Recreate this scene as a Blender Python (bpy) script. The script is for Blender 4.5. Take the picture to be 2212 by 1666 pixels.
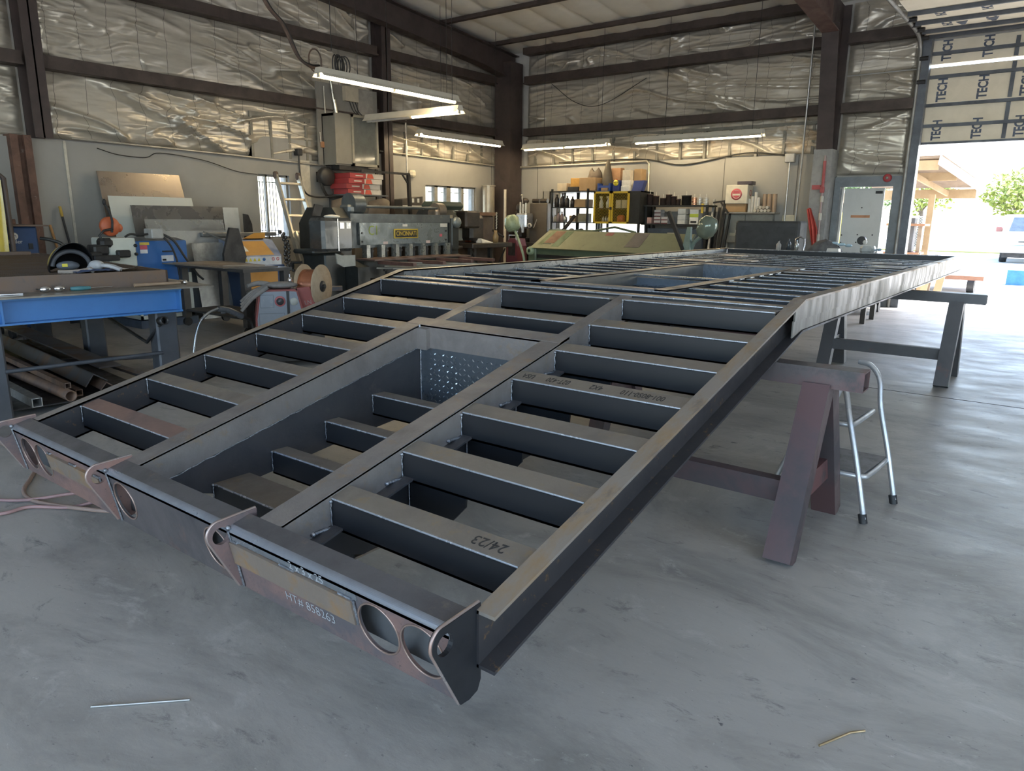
import bpy, bmesh, math, random
from mathutils import Vector, Matrix, noise
from mathutils.geometry import delaunay_2d_cdt

for o in list(bpy.data.objects):
    bpy.data.objects.remove(o, do_unlink=True)
SC = bpy.context.scene
COL = SC.collection
PI = math.pi
R = math.radians

# ------------------------------------------------------------------ camera
cam_data = bpy.data.cameras.new('camera')
cam = bpy.data.objects.new('camera', cam_data)
COL.objects.link(cam)
cam_data.sensor_width = 36.0
cam_data.lens = 1556.8 / 2212 * 36.0
cam_data.clip_start = 0.05
cam_data.clip_end = 300
CY, CP, CR = -0.6526, 0.2283, 0.0108
_f = Vector((math.sin(CY) * math.cos(CP), math.cos(CY) * math.cos(CP), -math.sin(CP)))
_r = Vector((math.cos(CY), -math.sin(CY), 0))
_u = _r.cross(_f)
_r2 = _r * math.cos(CR) + _u * math.sin(CR)
_u2 = _u * math.cos(CR) - _r * math.sin(CR)
_m = Matrix((_r2, _u2, -_f)).transposed().to_4x4()
_m.translation = Vector((3.5006, -3.3329, 1.3014))
cam.matrix_world = _m
SC.camera = cam

# ------------------------------------------------------------------ sky, sun, exposure
world = bpy.data.worlds.new('world')
SC.world = world
world.use_nodes = True
_nt = world.node_tree
_bg = _nt.nodes['Background']
_sky = _nt.nodes.new('ShaderNodeTexSky')
_sky.sky_type = 'NISHITA'
_sky.sun_disc = False
_sky.sun_elevation = R(48)
_sky.sun_rotation = R(35)
_sky.air_density = 1.0
_sky.dust_density = 1.2
_nt.links.new(_sky.outputs[0], _bg.inputs[0])
_bg.inputs[1].default_value = 0.62
sun_data = bpy.data.lights.new('sun', 'SUN')
sun_data.energy = 7.0
sun_data.angle = R(0.6)
sun_data.color = (1.0, 0.96, 0.90)
sun = bpy.data.objects.new('sun', sun_data)
COL.objects.link(sun)
sun.rotation_euler = Vector((-0.55, -0.36, -1.36)).to_track_quat('-Z', 'Y').to_euler()

SC.view_settings.view_transform = 'Standard'
SC.view_settings.look = 'None'
SC.view_settings.gamma = 1.0
SC.view_settings.use_curve_mapping = False
SC.view_settings.exposure = 1.0

# ------------------------------------------------------------------ materials
MATS = {}

def _noise(nt, vec, scale, detail=5.0, rough=0.6, dist=0.0):
    n = nt.nodes.new('ShaderNodeTexNoise')
    n.inputs['Scale'].default_value = scale
    n.inputs['Detail'].default_value = detail
    n.inputs['Roughness'].default_value = rough
    n.inputs['Distortion'].default_value = dist
    nt.links.new(vec, n.inputs['Vector'])
    return n.outputs['Fac']

def _ramp(nt, fac, lo, hi):
    n = nt.nodes.new('ShaderNodeMapRange')
    n.inputs['From Min'].default_value = lo
    n.inputs['From Max'].default_value = hi
    nt.links.new(fac, n.inputs['Value'])
    return n.outputs['Result']

def _mix(nt, fac, a, b):
    n = nt.nodes.new('ShaderNodeMix')
    n.data_type = 'RGBA'
    if isinstance(fac, float):
        n.inputs[0].default_value = fac
    else:
        nt.links.new(fac, n.inputs[0])
    for s, v in ((6, a), (7, b)):
        if isinstance(v, tuple):
            n.inputs[s].default_value = (*v, 1.0)
        else:
            nt.links.new(v, n.inputs[s])
    return n.outputs[2]

def mat(name, base, rough=0.6, metal=0.0, col2=None, scale=6.0, lo=0.4, hi=0.7, bump=0.0, bscale=40.0,
        stretch=None, col3=None, scale3=25.0, lo3=0.58, hi3=0.7, rvar=0.12, emit=None, estr=0.0, trans=0.0, crinkle=0.0, seam=0.0):
    if name in MATS:
        return MATS[name]
    m = bpy.data.materials.new(name)
    m.use_nodes = True
    nt = m.node_tree
    b = nt.nodes['Principled BSDF']
    tc = nt.nodes.new('ShaderNodeTexCoord')
    mp = nt.nodes.new('ShaderNodeMapping')
    if stretch:
        mp.inputs['Scale'].default_value = stretch
    nt.links.new(tc.outputs['Object'], mp.inputs['Vector'])
    v = mp.outputs['Vector']
    if col2 is None:
        col2 = tuple(c * 0.72 for c in base)
    f1 = _ramp(nt, _noise(nt, v, scale, 6.0, 0.65, 0.3), lo, hi)
    c = _mix(nt, f1, base, col2)
    if col3:
        f3 = _ramp(nt, _noise(nt, v, scale3, 6.0, 0.7), lo3, hi3)
        c = _mix(nt, f3, c, col3)
    nt.links.new(c, b.inputs['Base Color'])
    fr = nt.nodes.new('ShaderNodeMapRange')
    fr.inputs['To Min'].default_value = max(0.02, rough - rvar)
    fr.inputs['To Max'].default_value = min(1.0, rough + rvar)
    nt.links.new(f1, fr.inputs['Value'])
    nt.links.new(fr.outputs['Result'], b.inputs['Roughness'])
    b.inputs['Metallic'].default_value = metal
    if trans:
        b.inputs['Transmission Weight'].default_value = trans
    if seam:
        sx_ = nt.nodes.new('ShaderNodeSeparateXYZ'); nt.links.new(tc.outputs['Object'], sx_.inputs[0])
        ad = nt.nodes.new('ShaderNodeMath'); ad.operation = 'ADD'; nt.links.new(sx_.outputs[0], ad.inputs[0]); nt.links.new(sx_.outputs[1], ad.inputs[1])
        wob = nt.nodes.new('ShaderNodeMath'); wob.operation = 'MULTIPLY_ADD'; nt.links.new(_noise(nt, tc.outputs['Object'], 2.5, 2), wob.inputs[0]); wob.inputs[1].default_value = 0.06; nt.links.new(ad.outputs[0], wob.inputs[2])
        dv = nt.nodes.new('ShaderNodeMath'); dv.operation = 'PINGPONG'; dv.inputs[1].default_value = seam/2; nt.links.new(wob.outputs[0], dv.inputs[0])
        c = _mix(nt, _ramp(nt, dv.outputs[0], 0.0045, 0.0015), c, tuple(q*0.30 for q in base)); nt.links.new(c, b.inputs['Base Color'])
    if crinkle:
        m2 = nt.nodes.new('ShaderNodeMapping'); m2.inputs['Scale'].default_value = (2.2, 2.2, 17.0); nt.links.new(tc.outputs['Object'], m2.inputs['Vector'])
        n2 = nt.nodes.new('ShaderNodeTexNoise'); n2.noise_type = 'RIDGED_MULTIFRACTAL' ; n2.inputs['Scale'].default_value = 1.0; n2.inputs['Detail'].default_value = 5.0; n2.inputs['Distortion'].default_value = 0.35
        nt.links.new(m2.outputs['Vector'], n2.inputs['Vector'])
        mk = _ramp(nt, _noise(nt, tc.outputs['Object'], 1.1, 3), 0.36, 0.64)
        ml = nt.nodes.new('ShaderNodeMath'); ml.operation = 'MULTIPLY'; nt.links.new(n2.outputs['Fac'], ml.inputs[0]); nt.links.new(mk, ml.inputs[1])
        bn = nt.nodes.new('ShaderNodeBump'); bn.inputs['Strength'].default_value = crinkle; bn.inputs['Distance'].default_value = 0.02
        nt.links.new(ml.outputs[0], bn.inputs['Height']); nt.links.new(bn.outputs['Normal'], b.inputs['Normal'])
    elif bump:
        bn = nt.nodes.new('ShaderNodeBump')
        bn.inputs['Strength'].default_value = bump
        bn.inputs['Distance'].default_value = 0.01
        nt.links.new(_noise(nt, v, bscale, 5.0, 0.65), bn.inputs['Height'])
        nt.links.new(bn.outputs['Normal'], b.inputs['Normal'])
    if emit:
        b.inputs['Emission Color'].default_value = (*emit, 1)
        b.inputs['Emission Strength'].default_value = estr
    MATS[name] = m
    return m

def paint(name, c, rough=0.45, **k):
    return mat(name, c, rough, 0.0, col2=tuple(x * 0.75 for x in c), scale=5.0, **k)

# ------------------------------------------------------------------ mesh builder
XF = [Matrix.Identity(4)]

class local:
    def __init__(s, m): s.m = m
    def __enter__(s): XF.append(XF[-1] @ s.m)
    def __exit__(s, *a): XF.pop()

def T(x, y, z, rz=0.0, rx=0.0, ry=0.0):
    return Matrix.Translation((x, y, z)) @ Matrix.Rotation(rz, 4, 'Z') @ Matrix.Rotation(ry, 4, 'Y') @ Matrix.Rotation(rx, 4, 'X')

class MB:
    def __init__(s):
        s.v = []; s.f = []; s.mi = []; s.sm = []; s.cur = 0; s.smooth = False
    def add(s, vs, fs, smooth=None):
        b = len(s.v); M = XF[-1]
        s.v += [M @ Vector(p) for p in vs]
        for f in fs:
            s.f.append([i + b for i in f]); s.mi.append(s.cur)
            s.sm.append(s.smooth if smooth is None else smooth)
        return s
    def box(s, a, b):
        x0, y0, z0 = (min(a[i], b[i]) for i in range(3)); x1, y1, z1 = (max(a[i], b[i]) for i in range(3))
        return s.add([(x0,y0,z0),(x1,y0,z0),(x1,y1,z0),(x0,y1,z0),(x0,y0,z1),(x1,y0,z1),(x1,y1,z1),(x0,y1,z1)],
                     [(0,3,2,1),(4,5,6,7),(0,1,5,4),(1,2,6,5),(2,3,7,6),(3,0,4,7)])
    def bbox(s, a, b, r=0.01):
        """box with chamfered vertical and horizontal edges"""
        x0, y0, z0 = (min(a[i], b[i]) for i in range(3)); x1, y1, z1 = (max(a[i], b[i]) for i in range(3))
        r = min(r, (x1-x0)*.45, (y1-y0)*.45, (z1-z0)*.45)
        def ring(z, q):
            return [(x0+r+q-r if 0 else x0+q, y0+r+q, z),(x0+r+q,y0+q,z),(x1-r-q,y0+q,z),(x1-q,y0+r+q,z),
                    (x1-q,y1-r-q,z),(x1-r-q,y1-q,z),(x0+r+q,y1-q,z),(x0+q,y1-r-q,z)]
        q = r*0.5
        vs = ring(z0, q) + ring(z0+r, 0) + ring(z1-r, 0) + ring(z1, q)
        fs = [tuple(reversed(range(8))), tuple(range(24, 32))]
        for k in range(3):
            for i in range(8):
                j = (i+1) % 8
                fs.append((k*8+i, k*8+j, k*8+8+j, k*8+8+i))
        return s.add(vs, fs)
    def hexa(s, p):
        """8 corners: bottom 4 ccw, top 4"""
        return s.add(p, [(0,3,2,1),(4,5,6,7),(0,1,5,4),(1,2,6,5),(2,3,7,6),(3,0,4,7)])
    def bar(s, a, b, w, h, up=(0,0,1)):
        """rectangular bar from a to b; w sideways, h along up"""
        a = Vector(a); b = Vector(b); d = (b-a).normalized(); up = Vector(up)
        sd = d.cross(up)
        if sd.length < 1e-4: sd = d.cross(Vector((1,0,0)))
        sd.normalize(); u = sd.cross(d).normalized()
        q = [(-w/2,-h/2),(w/2,-h/2),(w/2,h/2),(-w/2,h/2)]
        vs = [a + sd*x + u*y for x, y in q] + [b + sd*x + u*y for x, y in q]
        return s.add(vs, [(0,3,2,1),(4,5,6,7),(0,1,5,4),(1,2,6,5),(2,3,7,6),(3,0,4,7)])
    def tube(s, pts, r, n=10, caps=True, r2=None):
        pts = [Vector(p) for p in pts]
        N = len(pts); rings = []; prev = None
        for i, p in enumerate(pts):
            d = (pts[min(i+1, N-1)] - pts[max(i-1, 0)])
            if d.length < 1e-9: d = Vector((0,0,1))
            d.normalize()
            if prev is None:
                a = Vector((0,0,1)) if abs(d.z) < 0.9 else Vector((1,0,0))
                x = d.cross(a).normalized()
            else:
                x = (prev - d*prev.dot(d))
                x = x.normalized() if x.length > 1e-6 else d.orthogonal().normalized()
            prev = x; y = d.cross(x)
            rr = r if r2 is None else r + (r2-r)*i/(N-1)
            rings += [p + (x*math.cos(2*PI*k/n) + y*math.sin(2*PI*k/n))*rr for k in range(n)]
        fs = []
        for i in range(N-1):
            for k in range(n):
                j = (k+1) % n
                fs.append((i*n+k, i*n+j, i*n+n+j, i*n+n+k))
        s.add(rings, fs, True)
        if caps:
            s.add(rings[:n], [tuple(reversed(range(n)))], False); s.add(rings[-n:], [tuple(range(n))], False)
        return s
    def cyl(s, a, b, r, n=16, r2=None):
        return s.tube([a, b], r, n, True, r2)
    def pipe(s, a, b, r, ri, n=16):
        """hollow straight pipe"""
        a = Vector(a); b = Vector(b); d = (b-a).normalized(); x = d.orthogonal().normalized(); y = d.cross(x)
        c = [(x*math.cos(2*PI*k/n) + y*math.sin(2*PI*k/n)) for k in range(n)]
        vs = [a+q*r for q in c]+[b+q*r for q in c]+[a+q*ri for q in c]+[b+q*ri for q in c]
        fs = []
        for k in range(n):
            j = (k+1) % n
            fs += [(k,j,n+j,n+k),(2*n+j,2*n+k,3*n+k,3*n+j),(j,k,2*n+k,2*n+j),(n+k,n+j,3*n+j,3*n+k)]
        return s.add(vs, fs, True)
    def rtube(s, a, b, w, h, t, up=(0,0,1)):
        """hollow rectangular tube"""
        a = Vector(a); b = Vector(b); d = (b-a).normalized(); sd = d.cross(Vector(up))
        if sd.length < 1e-4: sd = d.cross(Vector((1,0,0)))
        sd.normalize(); u = sd.cross(d).normalized()
        def ring(p, k): return [p+sd*x*(w/2-k)+u*y*(h/2-k) for x, y in ((-1,-1),(1,-1),(1,1),(-1,1))]
        vs = ring(a,0)+ring(b,0)+ring(a,t)+ring(b,t); fs = []
        for k in range(4):
            j = (k+1) % 4
            fs += [(k,j,4+j,4+k),(8+j,8+k,12+k,12+j),(j,k,8+k,8+j),(4+k,4+j,12+j,12+k)]
        return s.add(vs, fs)
    def lathe(s, prof, c=(0,0,0), axis='Z', n=20):
        """prof: (radius, height) pairs"""
        vs = []; c = Vector(c)
        for r, h in prof:
            for k in range(n):
                x, y = r*math.cos(2*PI*k/n), r*math.sin(2*PI*k/n)
                vs.append(c + Vector({'Z':(x,y,h),'X':(h,x,y),'Y':(y,h,x)}[axis]))
        fs = []
        for i in range(len(prof)-1):
            for k in range(n):
                j = (k+1) % n
                fs.append((i*n+k, i*n+j, i*n+n+j, i*n+n+k))
        return s.add(vs, fs, True)
    def prism(s, poly, t0, t1, ax='Z'):
        """extrude a 2-D polygon along an axis"""
        f = {'Z':lambda p,t:(p[0],p[1],t),'X':lambda p,t:(t,p[0],p[1]),'Y':lambda p,t:(p[0],t,p[1])}[ax]
        n = len(poly)
        vs = [f(p,t0) for p in poly]+[f(p,t1) for p in poly]
        fs = [tuple(range(n)), tuple(reversed(range(n,2*n)))]
        fs += [(i,n+i,n+(i+1)%n,(i+1)%n) for i in range(n)]
        return s.add(vs, fs)
    def plate(s, outline, holes, t, fn):
        """flat plate with holes; fn maps (u,v,w) to 3-D; thickness t along w"""
        pts = []; edges = []
        for loop in [outline]+holes:
            b = len(pts); n = len(loop)
            pts += [Vector(p) for p in loop]
            edges += [(b+i, b+(i+1)%n) for i in range(n)]
        vv, ee, ff, *_ = delaunay_2d_cdt(pts, edges, [], 1, 1e-6)
        def inside(p, poly):
            r = False; n = len(poly)
            for i in range(n):
                a, b = poly[i], poly[(i+1)%n]
                if (a[1] > p[1]) != (b[1] > p[1]) and p[0] < (b[0]-a[0])*(p[1]-a[1])/(b[1]-a[1])+a[0]: r = not r
            return r
        keep = []
        for f in ff:
            c = sum((vv[i] for i in f), Vector((0,0)))/len(f)
            if inside(c, outline) and not any(inside(c, h) for h in holes): keep.append(tuple(f))
        cnt = {}
        for f in keep:
            for i in range(len(f)):
                a, b = f[i], f[(i+1)%len(f)]
                cnt[(a,b)] = 1
        n = len(vv)
        vs = [fn(p[0],p[1],0) for p in vv]+[fn(p[0],p[1],t) for p in vv]
        fs = [tuple(f) for f in keep]+[tuple(i+n for i in reversed(f)) for f in keep]
        for (a,b) in cnt:
            if (b,a) not in cnt: fs.append((b,a,a+n,b+n))
        return s.add(vs, fs)
    def quad(s, a, b, c, d):
        return s.add([a,b,c,d], [(0,1,2,3)])
    def ell(s, c, rx, ry, rz, n=16, m=10):
        vs = []; c = Vector(c)
        for i in range(m+1):
            th = PI*i/m
            for k in range(n):
                ph = 2*PI*k/n
                vs.append(c+Vector((rx*math.sin(th)*math.cos(ph), ry*math.sin(th)*math.sin(ph), rz*math.cos(th))))
        fs = [(i*n+k, i*n+n+k, i*n+n+(k+1)%n, i*n+(k+1)%n) for i in range(m) for k in range(n)]
        return s.add(vs, fs, True)
    def grid(s, P, nu, nv, smooth=True):
        vs = [P(i/nu, j/nv) for j in range(nv+1) for i in range(nu+1)]
        w = nu+1
        fs = [(j*w+i, j*w+i+1, j*w+w+i+1, j*w+w+i) for j in range(nv) for i in range(nu)]
        return s.add(vs, fs, smooth)
    def build(s, name, mats, parent=None, origin=None):
        me = bpy.data.meshes.new(name)
        if parent is not None:
            inv = world_of(parent).inverted(); off = Vector((0,0,0))
            vs = [inv @ v for v in s.v]
        else:
            if origin is None:
                xs = [v.x for v in s.v]; ys = [v.y for v in s.v]; zs = [v.z for v in s.v]
                origin = ((min(xs)+max(xs))/2, (min(ys)+max(ys))/2, min(zs))
            off = Vector(origin); vs = [v-off for v in s.v]
        me.from_pydata([tuple(v) for v in vs], [], s.f)
        if not isinstance(mats, (list, tuple)): mats = [mats]
        for m in mats: me.materials.append(m)
        me.polygons.foreach_set('material_index', s.mi)
        me.polygons.foreach_set('use_smooth', s.sm)
        bm = bmesh.new(); bm.from_mesh(me); bmesh.ops.recalc_face_normals(bm, faces=bm.faces); bm.to_mesh(me); bm.free()
        me.update()
        o = bpy.data.objects.new(name, me)
        COL.objects.link(o)
        if parent is not None: o.parent = parent
        else: o.location = off
        return o

def world_of(o):
    m = o.matrix_basis.copy()
    while o.parent: o = o.parent; m = o.matrix_basis @ m
    return m

def tag(o, label, cat, group=None):
    o['label'] = label; o['category'] = cat
    if group: o['group'] = group
    return o

def thing(name, label, cat, loc=(0,0,0), group=None):
    o = bpy.data.objects.new(name, None)
    COL.objects.link(o)
    o.empty_display_size = 0.1
    o.location = XF[-1] @ Vector(loc)
    return tag(o, label, cat, group)

def struct(o):
    o['kind'] = 'structure'
    return o

def dup(root, loc, label=None, group=None, rz=None, name=None):
    def cp(o, par):
        c = o.copy(); COL.objects.link(c)
        if par: c.parent = par
        for ch in [q for q in bpy.data.objects if q.parent == o and q != c]:
            cp(ch, c)
        return c
    r = cp(root, None)
    r.location = loc
    if rz is not None: r.rotation_euler = (0,0,rz)
    if label: r['label'] = label
    if group: r['group'] = group
    return r

def circ(cx, cy, r, n=28, a0=0.0, a1=2*PI, end=False):
    k = n if end else n
    return [(cx+r*math.cos(a0+(a1-a0)*i/(n if not end else n-1)), cy+r*math.sin(a0+(a1-a0)*i/(n if not end else n-1))) for i in range(k)]

def text(name, s, size, M, m, parent, depth=0.002, align='CENTER', sx=1.0, bold=0.0):
    """lettering as flat mesh; M maps text plane (x right, y up, z out) into the world"""
    cu = bpy.data.curves.new('lettering', 'FONT')
    cu.body = s; cu.size = size; cu.align_x = align; cu.align_y = 'CENTER'; cu.extrude = depth; cu.resolution_u = 3; cu.offset = bold
    ob = bpy.data.objects.new('lettering_tmp', cu)
    COL.objects.link(ob)
    dg = bpy.context.evaluated_depsgraph_get(); dg.update()
    me = bpy.data.meshes.new_from_object(ob.evaluated_get(dg))
    bpy.data.objects.remove(ob, do_unlink=True)
    me.transform(world_of(parent).inverted() @ XF[-1] @ M @ Matrix.Diagonal((sx,1,1,1)))
    me.materials.clear(); me.materials.append(m)
    o = bpy.data.objects.new(name, me); COL.objects.link(o); o.parent = parent
    return o

def frame(o, x, y):
    """matrix from an origin, an x direction and a y direction"""
    x = Vector(x).normalized(); y = Vector(y); y = (y-x*y.dot(x)).normalized(); z = x.cross(y)
    m = Matrix((x,y,z)).transposed().to_4x4(); m.translation = Vector(o)
    return m

def spline(pts, n=8):
    """Catmull-Rom through points"""
    p = [Vector(q) for q in pts]; p = [p[0]*2-p[1]]+p+[p[-1]*2-p[-2]]; out = []
    for i in range(1, len(p)-2):
        for k in range(n):
            t = k/n
            out.append(0.5*((2*p[i])+(p[i+1]-p[i-1])*t+(2*p[i-1]-5*p[i]+4*p[i+1]-p[i+2])*t*t+(3*p[i]-p[i-1]-3*p[i+1]+p[i+2])*t**3))
    out.append(p[-2])
    return out
rnd = random.Random(7)
# ================================================================== MATERIALS OF THE PLACE
FOIL = mat('insulation_foil', (0.62,0.57,0.48), 0.42, 0.50, col2=(0.50,0.455,0.38), scale=2.2, lo=0.42, hi=0.72, stretch=(1,1,3.0), rvar=0.08, crinkle=1.0, seam=0.36)
FOILR = mat('insulation_foil_stained', (0.60,0.55,0.46), 0.50, 0.22, col2=(0.46,0.32,0.18), scale=3.5, lo=0.52, hi=0.75, crinkle=1.0, seam=0.36)
GIRT = mat('girt_brown', (0.085,0.062,0.052), 0.6, 0.1, col2=(0.055,0.04,0.034), scale=4, bump=0.1, bscale=60)
COLUMN = mat('column_brown', (0.075,0.055,0.05), 0.55, 0.1, col2=(0.05,0.038,0.036), scale=3)
STUD = mat('stud_grey', (0.23,0.22,0.19), 0.6, 0.3, scale=6)
PANEL = mat('wall_panel_grey', (0.33,0.32,0.295), 0.62, 0.0, col2=(0.285,0.277,0.255), scale=1.3, lo=0.35, hi=0.75, col3=(0.43,0.42,0.39), scale3=7.0, lo3=0.68, hi3=0.74, bump=0.06, bscale=14)
WALLOUT = mat('wall_siding', (0.55,0.53,0.49), 0.7, 0.0, scale=2)
CEIL = mat('ceiling_insulation', (0.86,0.83,0.75), 0.6, 0.0, col2=(0.78,0.75,0.67), scale=2.0, bump=0.15, bscale=9)
CONDUIT = mat('conduit_galvanised', (0.62,0.58,0.50), 0.4, 0.6, scale=8)
GALV = mat('galvanised_steel', (0.55,0.55,0.53), 0.42, 0.7, col2=(0.42,0.42,0.41), scale=14)
DARK = mat('dark_steel', (0.045,0.043,0.042), 0.5, 0.4, col2=(0.025,0.025,0.026), scale=7, bump=0.08)
BLACK = mat('black_rubber', (0.022,0.022,0.023), 0.6, scale=9)
WIRE = mat('cable_black', (0.03,0.028,0.026), 0.55, scale=9)
WHITE = paint('white_paint', (0.78,0.76,0.70), 0.5)
PATCH = mat('patched_wall', (0.62,0.58,0.48), 0.7, col2=(0.45,0.42,0.36), scale=9)

# concrete slab: layered stains, trowel swirls, scuffs
def concrete():
    m = bpy.data.materials.new('concrete_floor'); m.use_nodes = True
    nt = m.node_tree; b = nt.nodes['Principled BSDF']
    tc = nt.nodes.new('ShaderNodeTexCoord'); v = tc.outputs['Object']
    mp = nt.nodes.new('ShaderNodeMapping'); mp.inputs['Scale'].default_value = (1.0, 1.9, 1); mp.inputs['Rotation'].default_value = (0,0,R(-24))
    nt.links.new(v, mp.inputs['Vector']); vs = mp.outputs['Vector']
    c = _mix(nt, _ramp(nt, _noise(nt, v, 0.55, 6, 0.62), 0.35, 0.68), (0.43,0.415,0.38), (0.34,0.325,0.295))
    c = _mix(nt, _ramp(nt, _noise(nt, vs, 0.9, 8, 0.72, 0.8), 0.46, 0.70), c, (0.22,0.212,0.198))
    c = _mix(nt, _ramp(nt, _noise(nt, vs, 3.2, 8, 0.75, 0.5), 0.57, 0.72), c, (0.50,0.485,0.45))
    c = _mix(nt, _ramp(nt, _noise(nt, vs, 5.5, 7, 0.78, 0.6), 0.58, 0.70), c, (0.17,0.165,0.155))
    c = _mix(nt, _ramp(nt, _noise(nt, v, 8.0, 5, 0.75, 0.4), 0.665, 0.71), c, (0.085,0.085,0.09))
    c = _mix(nt, _ramp(nt, _noise(nt, v, 30.0, 4, 0.75), 0.66, 0.74), c, (0.56,0.55,0.52))
    c = _mix(nt, _ramp(nt, _noise(nt, v, 55.0, 2, 0.6), 0.30, 0.22), c, (0.15,0.15,0.15))
    nt.links.new(c, b.inputs['Base Color'])
    nt.links.new(_mr(nt, _noise(nt, vs, 2.0, 6, 0.7), 0.36, 0.62), b.inputs['Roughness'])
    bn = nt.nodes.new('ShaderNodeBump'); bn.inputs['Strength'].default_value = 0.18; bn.inputs['Distance'].default_value = 0.01
    nt.links.new(_noise(nt, vs, 9.0, 8, 0.75), bn.inputs['Height']); nt.links.new(bn.outputs['Normal'], b.inputs['Normal'])
    return m
def _mr(nt, f, a, b):
    n = nt.nodes.new('ShaderNodeMapRange'); n.inputs['To Min'].default_value = a; n.inputs['To Max'].default_value = b
    n.inputs['From Min'].default_value = 0.3; n.inputs['From Max'].default_value = 0.7
    nt.links.new(f, n.inputs['Value']); return n.outputs['Result']
CONC = concrete()
GROUND = mat('yard_concrete', (0.62,0.60,0.55), 0.85, col2=(0.52,0.50,0.45), scale=0.8, bump=0.1, bscale=20)
GRASS = mat('dry_grass', (0.24,0.26,0.08), 0.9, col2=(0.36,0.30,0.13), scale=2.0, bump=0.6, bscale=50)

XW, YB = -6.42, 9.3            # inner faces of the left and back walls
def roofz(y): return 4.60 + 0.08*(YB-y)

# ------------------------------------------------------------------ floor and yard
b = MB(); b.box((-6.6,-9.6,-0.12),(9.6,YB+0.25,0.0)); floor = struct(b.build('floor', CONC, origin=(0,0,0)))
b = MB(); b.box((-6.42,2.915,0.0),(9.5,2.925,0.0012)); b.box((3.75,-9.5,0.0),(3.758,9.3,0.0012)); b.build('control_joint', mat('joint_dark',(0.05,0.048,0.045),0.9), floor)
b = MB(); b.box((-90,-90,-0.2),(90,120,-0.13)); struct(b.build('ground', GROUND, origin=(0,0,-0.13)))
b = MB(); b.box((-1.5,YB+0.25,-0.12),(14,22,-0.02)); struct(b.build('ground_apron', GROUND, origin=(0,YB,-0.12)))

# ------------------------------------------------------------------ draped insulation blankets
def drape(parent, o, su, sv, nrm, seed, seam=0.34, amp=1.0, m=None, cell=0.024, belly=0.055, name='insulation'):
    o = Vector(o); su = Vector(su); sv = Vector(sv); nrm = Vector(nrm)
    L, H = su.length, sv.length
    nu = max(8, int(L/cell)); nv = max(8, int(H/(cell*0.8)))
    def P(u, v):
        s = u*L; z = v*H
        e = (max(0.0, math.sin(PI*v))**0.45)*(min(1, u*L/0.08)*min(1, (1-u)*L/0.08))
        q = Vector((s*0.55, z*1.1, seed))
        wx = noise.noise(q*1.3+Vector((5,0,0)))*0.9; wz = noise.noise(q*1.3+Vector((0,9,0)))*0.7
        sg = 1.0 if noise.noise(Vector((s*0.35,z*0.5,seed+41))) > -0.12 else -1.0
        a = noise.noise(Vector((s*0.30-sg*z*0.35+wx*0.45, z*2.6+sg*s*0.95+wz*0.8, seed*1.7)))
        a2 = noise.noise(Vector((s*0.7+wx*0.9, z*5.5+s*0.6+wz*1.1, seed*2.3+4)))
        rd = max(0.0, 1-abs(a)*6.5)**1.2*max(0.0,0.35+1.1*noise.noise(Vector((s*0.6,z*0.9,seed+21)))); rd2 = max(0.0, 1-abs(a2)*7.0)**1.3*max(0.0,0.3+1.1*noise.noise(Vector((s*1.1,z*1.3,seed+31))))
        msk = 0.5+0.9*noise.noise(Vector((s*0.8, z*1.2, seed+11)))
        fine = noise.noise(Vector((s*3.5+wx, z*22+wz*3, seed+3)))*max(0.0, msk)
        mid = noise.noise(Vector((s*1.6, z*3.0, seed+7)))
        a3 = noise.noise(Vector((s*1.6+wx*2, z*13.0-s*0.8+wz*2, seed*3.1+8)))
        rd3 = max(0.0, 1-abs(a3)*3.5)**1.5*max(0.0, msk)
        d = e*belly + e*amp*(0.17*rd+0.11*rd2+0.035*rd3+0.022*mid+0.014*fine)
        k = (s+0.02*noise.noise(Vector((s,z*2,seed)))) % seam
        return o + su*u + sv*v + nrm*d
    b = MB(); b.grid(P, nu, nv)
    return b.build(name, m or FOIL, parent)

# ------------------------------------------------------------------ left wall
w1 = (3.28, 3.84, 0.95, 1.91); w2 = (6.88, 8.36, 1.05, 1.90)
b = MB()
x0, x1 = XW-0.22, XW-0.10
for (a, c, z0, z1) in ((-9.5,w1[0],0,6.2),(w1[0],w1[1],0,w1[2]),(w1[0],w1[1],w1[3],6.2),(w1[1],w2[0],0,6.2),(w2[0],w2[1],0,w2[2]),(w2[0],w2[1],w2[3],6.2),(w2[1],9.6,0,6.2)):
    b.box((x0,a,z0),(x1,c,z1))
wall_left = struct(b.build('wall_left', WALLOUT))
b = MB()
xa, xb = XW-0.10, XW
for (a, c, z0, z1) in ((-9.5,0.10,0,2.16),(0.24,w1[0],0,2.16),(w1[0],w1[1],0,w1[2]),(w1[0],w1[1],w1[3],2.16),(w1[1],5.62,0,2.16)):
    b.box((xa,a,z0),(xb,c,z1))
b.build('wall_panel', PANEL, wall_left)
b = MB()
for (a, c, z0, z1) in ((5.70,w2[0],0,2.38),(w2[0],w2[1],0,w2[2]),(w2[0],w2[1],w2[3],2.38),(w2[1],YB,0,2.38)):
    b.box((xa,a,z0),(xb,c,z1))
b.build('wall_panel', PANEL, wall_left)
b = MB(); b.box((XW,0.62,0),(XW+0.012,0.65,2.16)); b.box((XW,4.02,0),(XW+0.03,4.22,2.16)); b.build('panel_seam', PATCH, wall_left)
b = MB(); b.box((XW,6.02,0),(XW+0.006,6.03,2.38)); b.box((XW,8.85,0),(XW+0.006,8.86,2.38)); b.build('panel_seam', mat('seam_dark',(0.15,0.14,0.13),0.8), wall_left)
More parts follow.
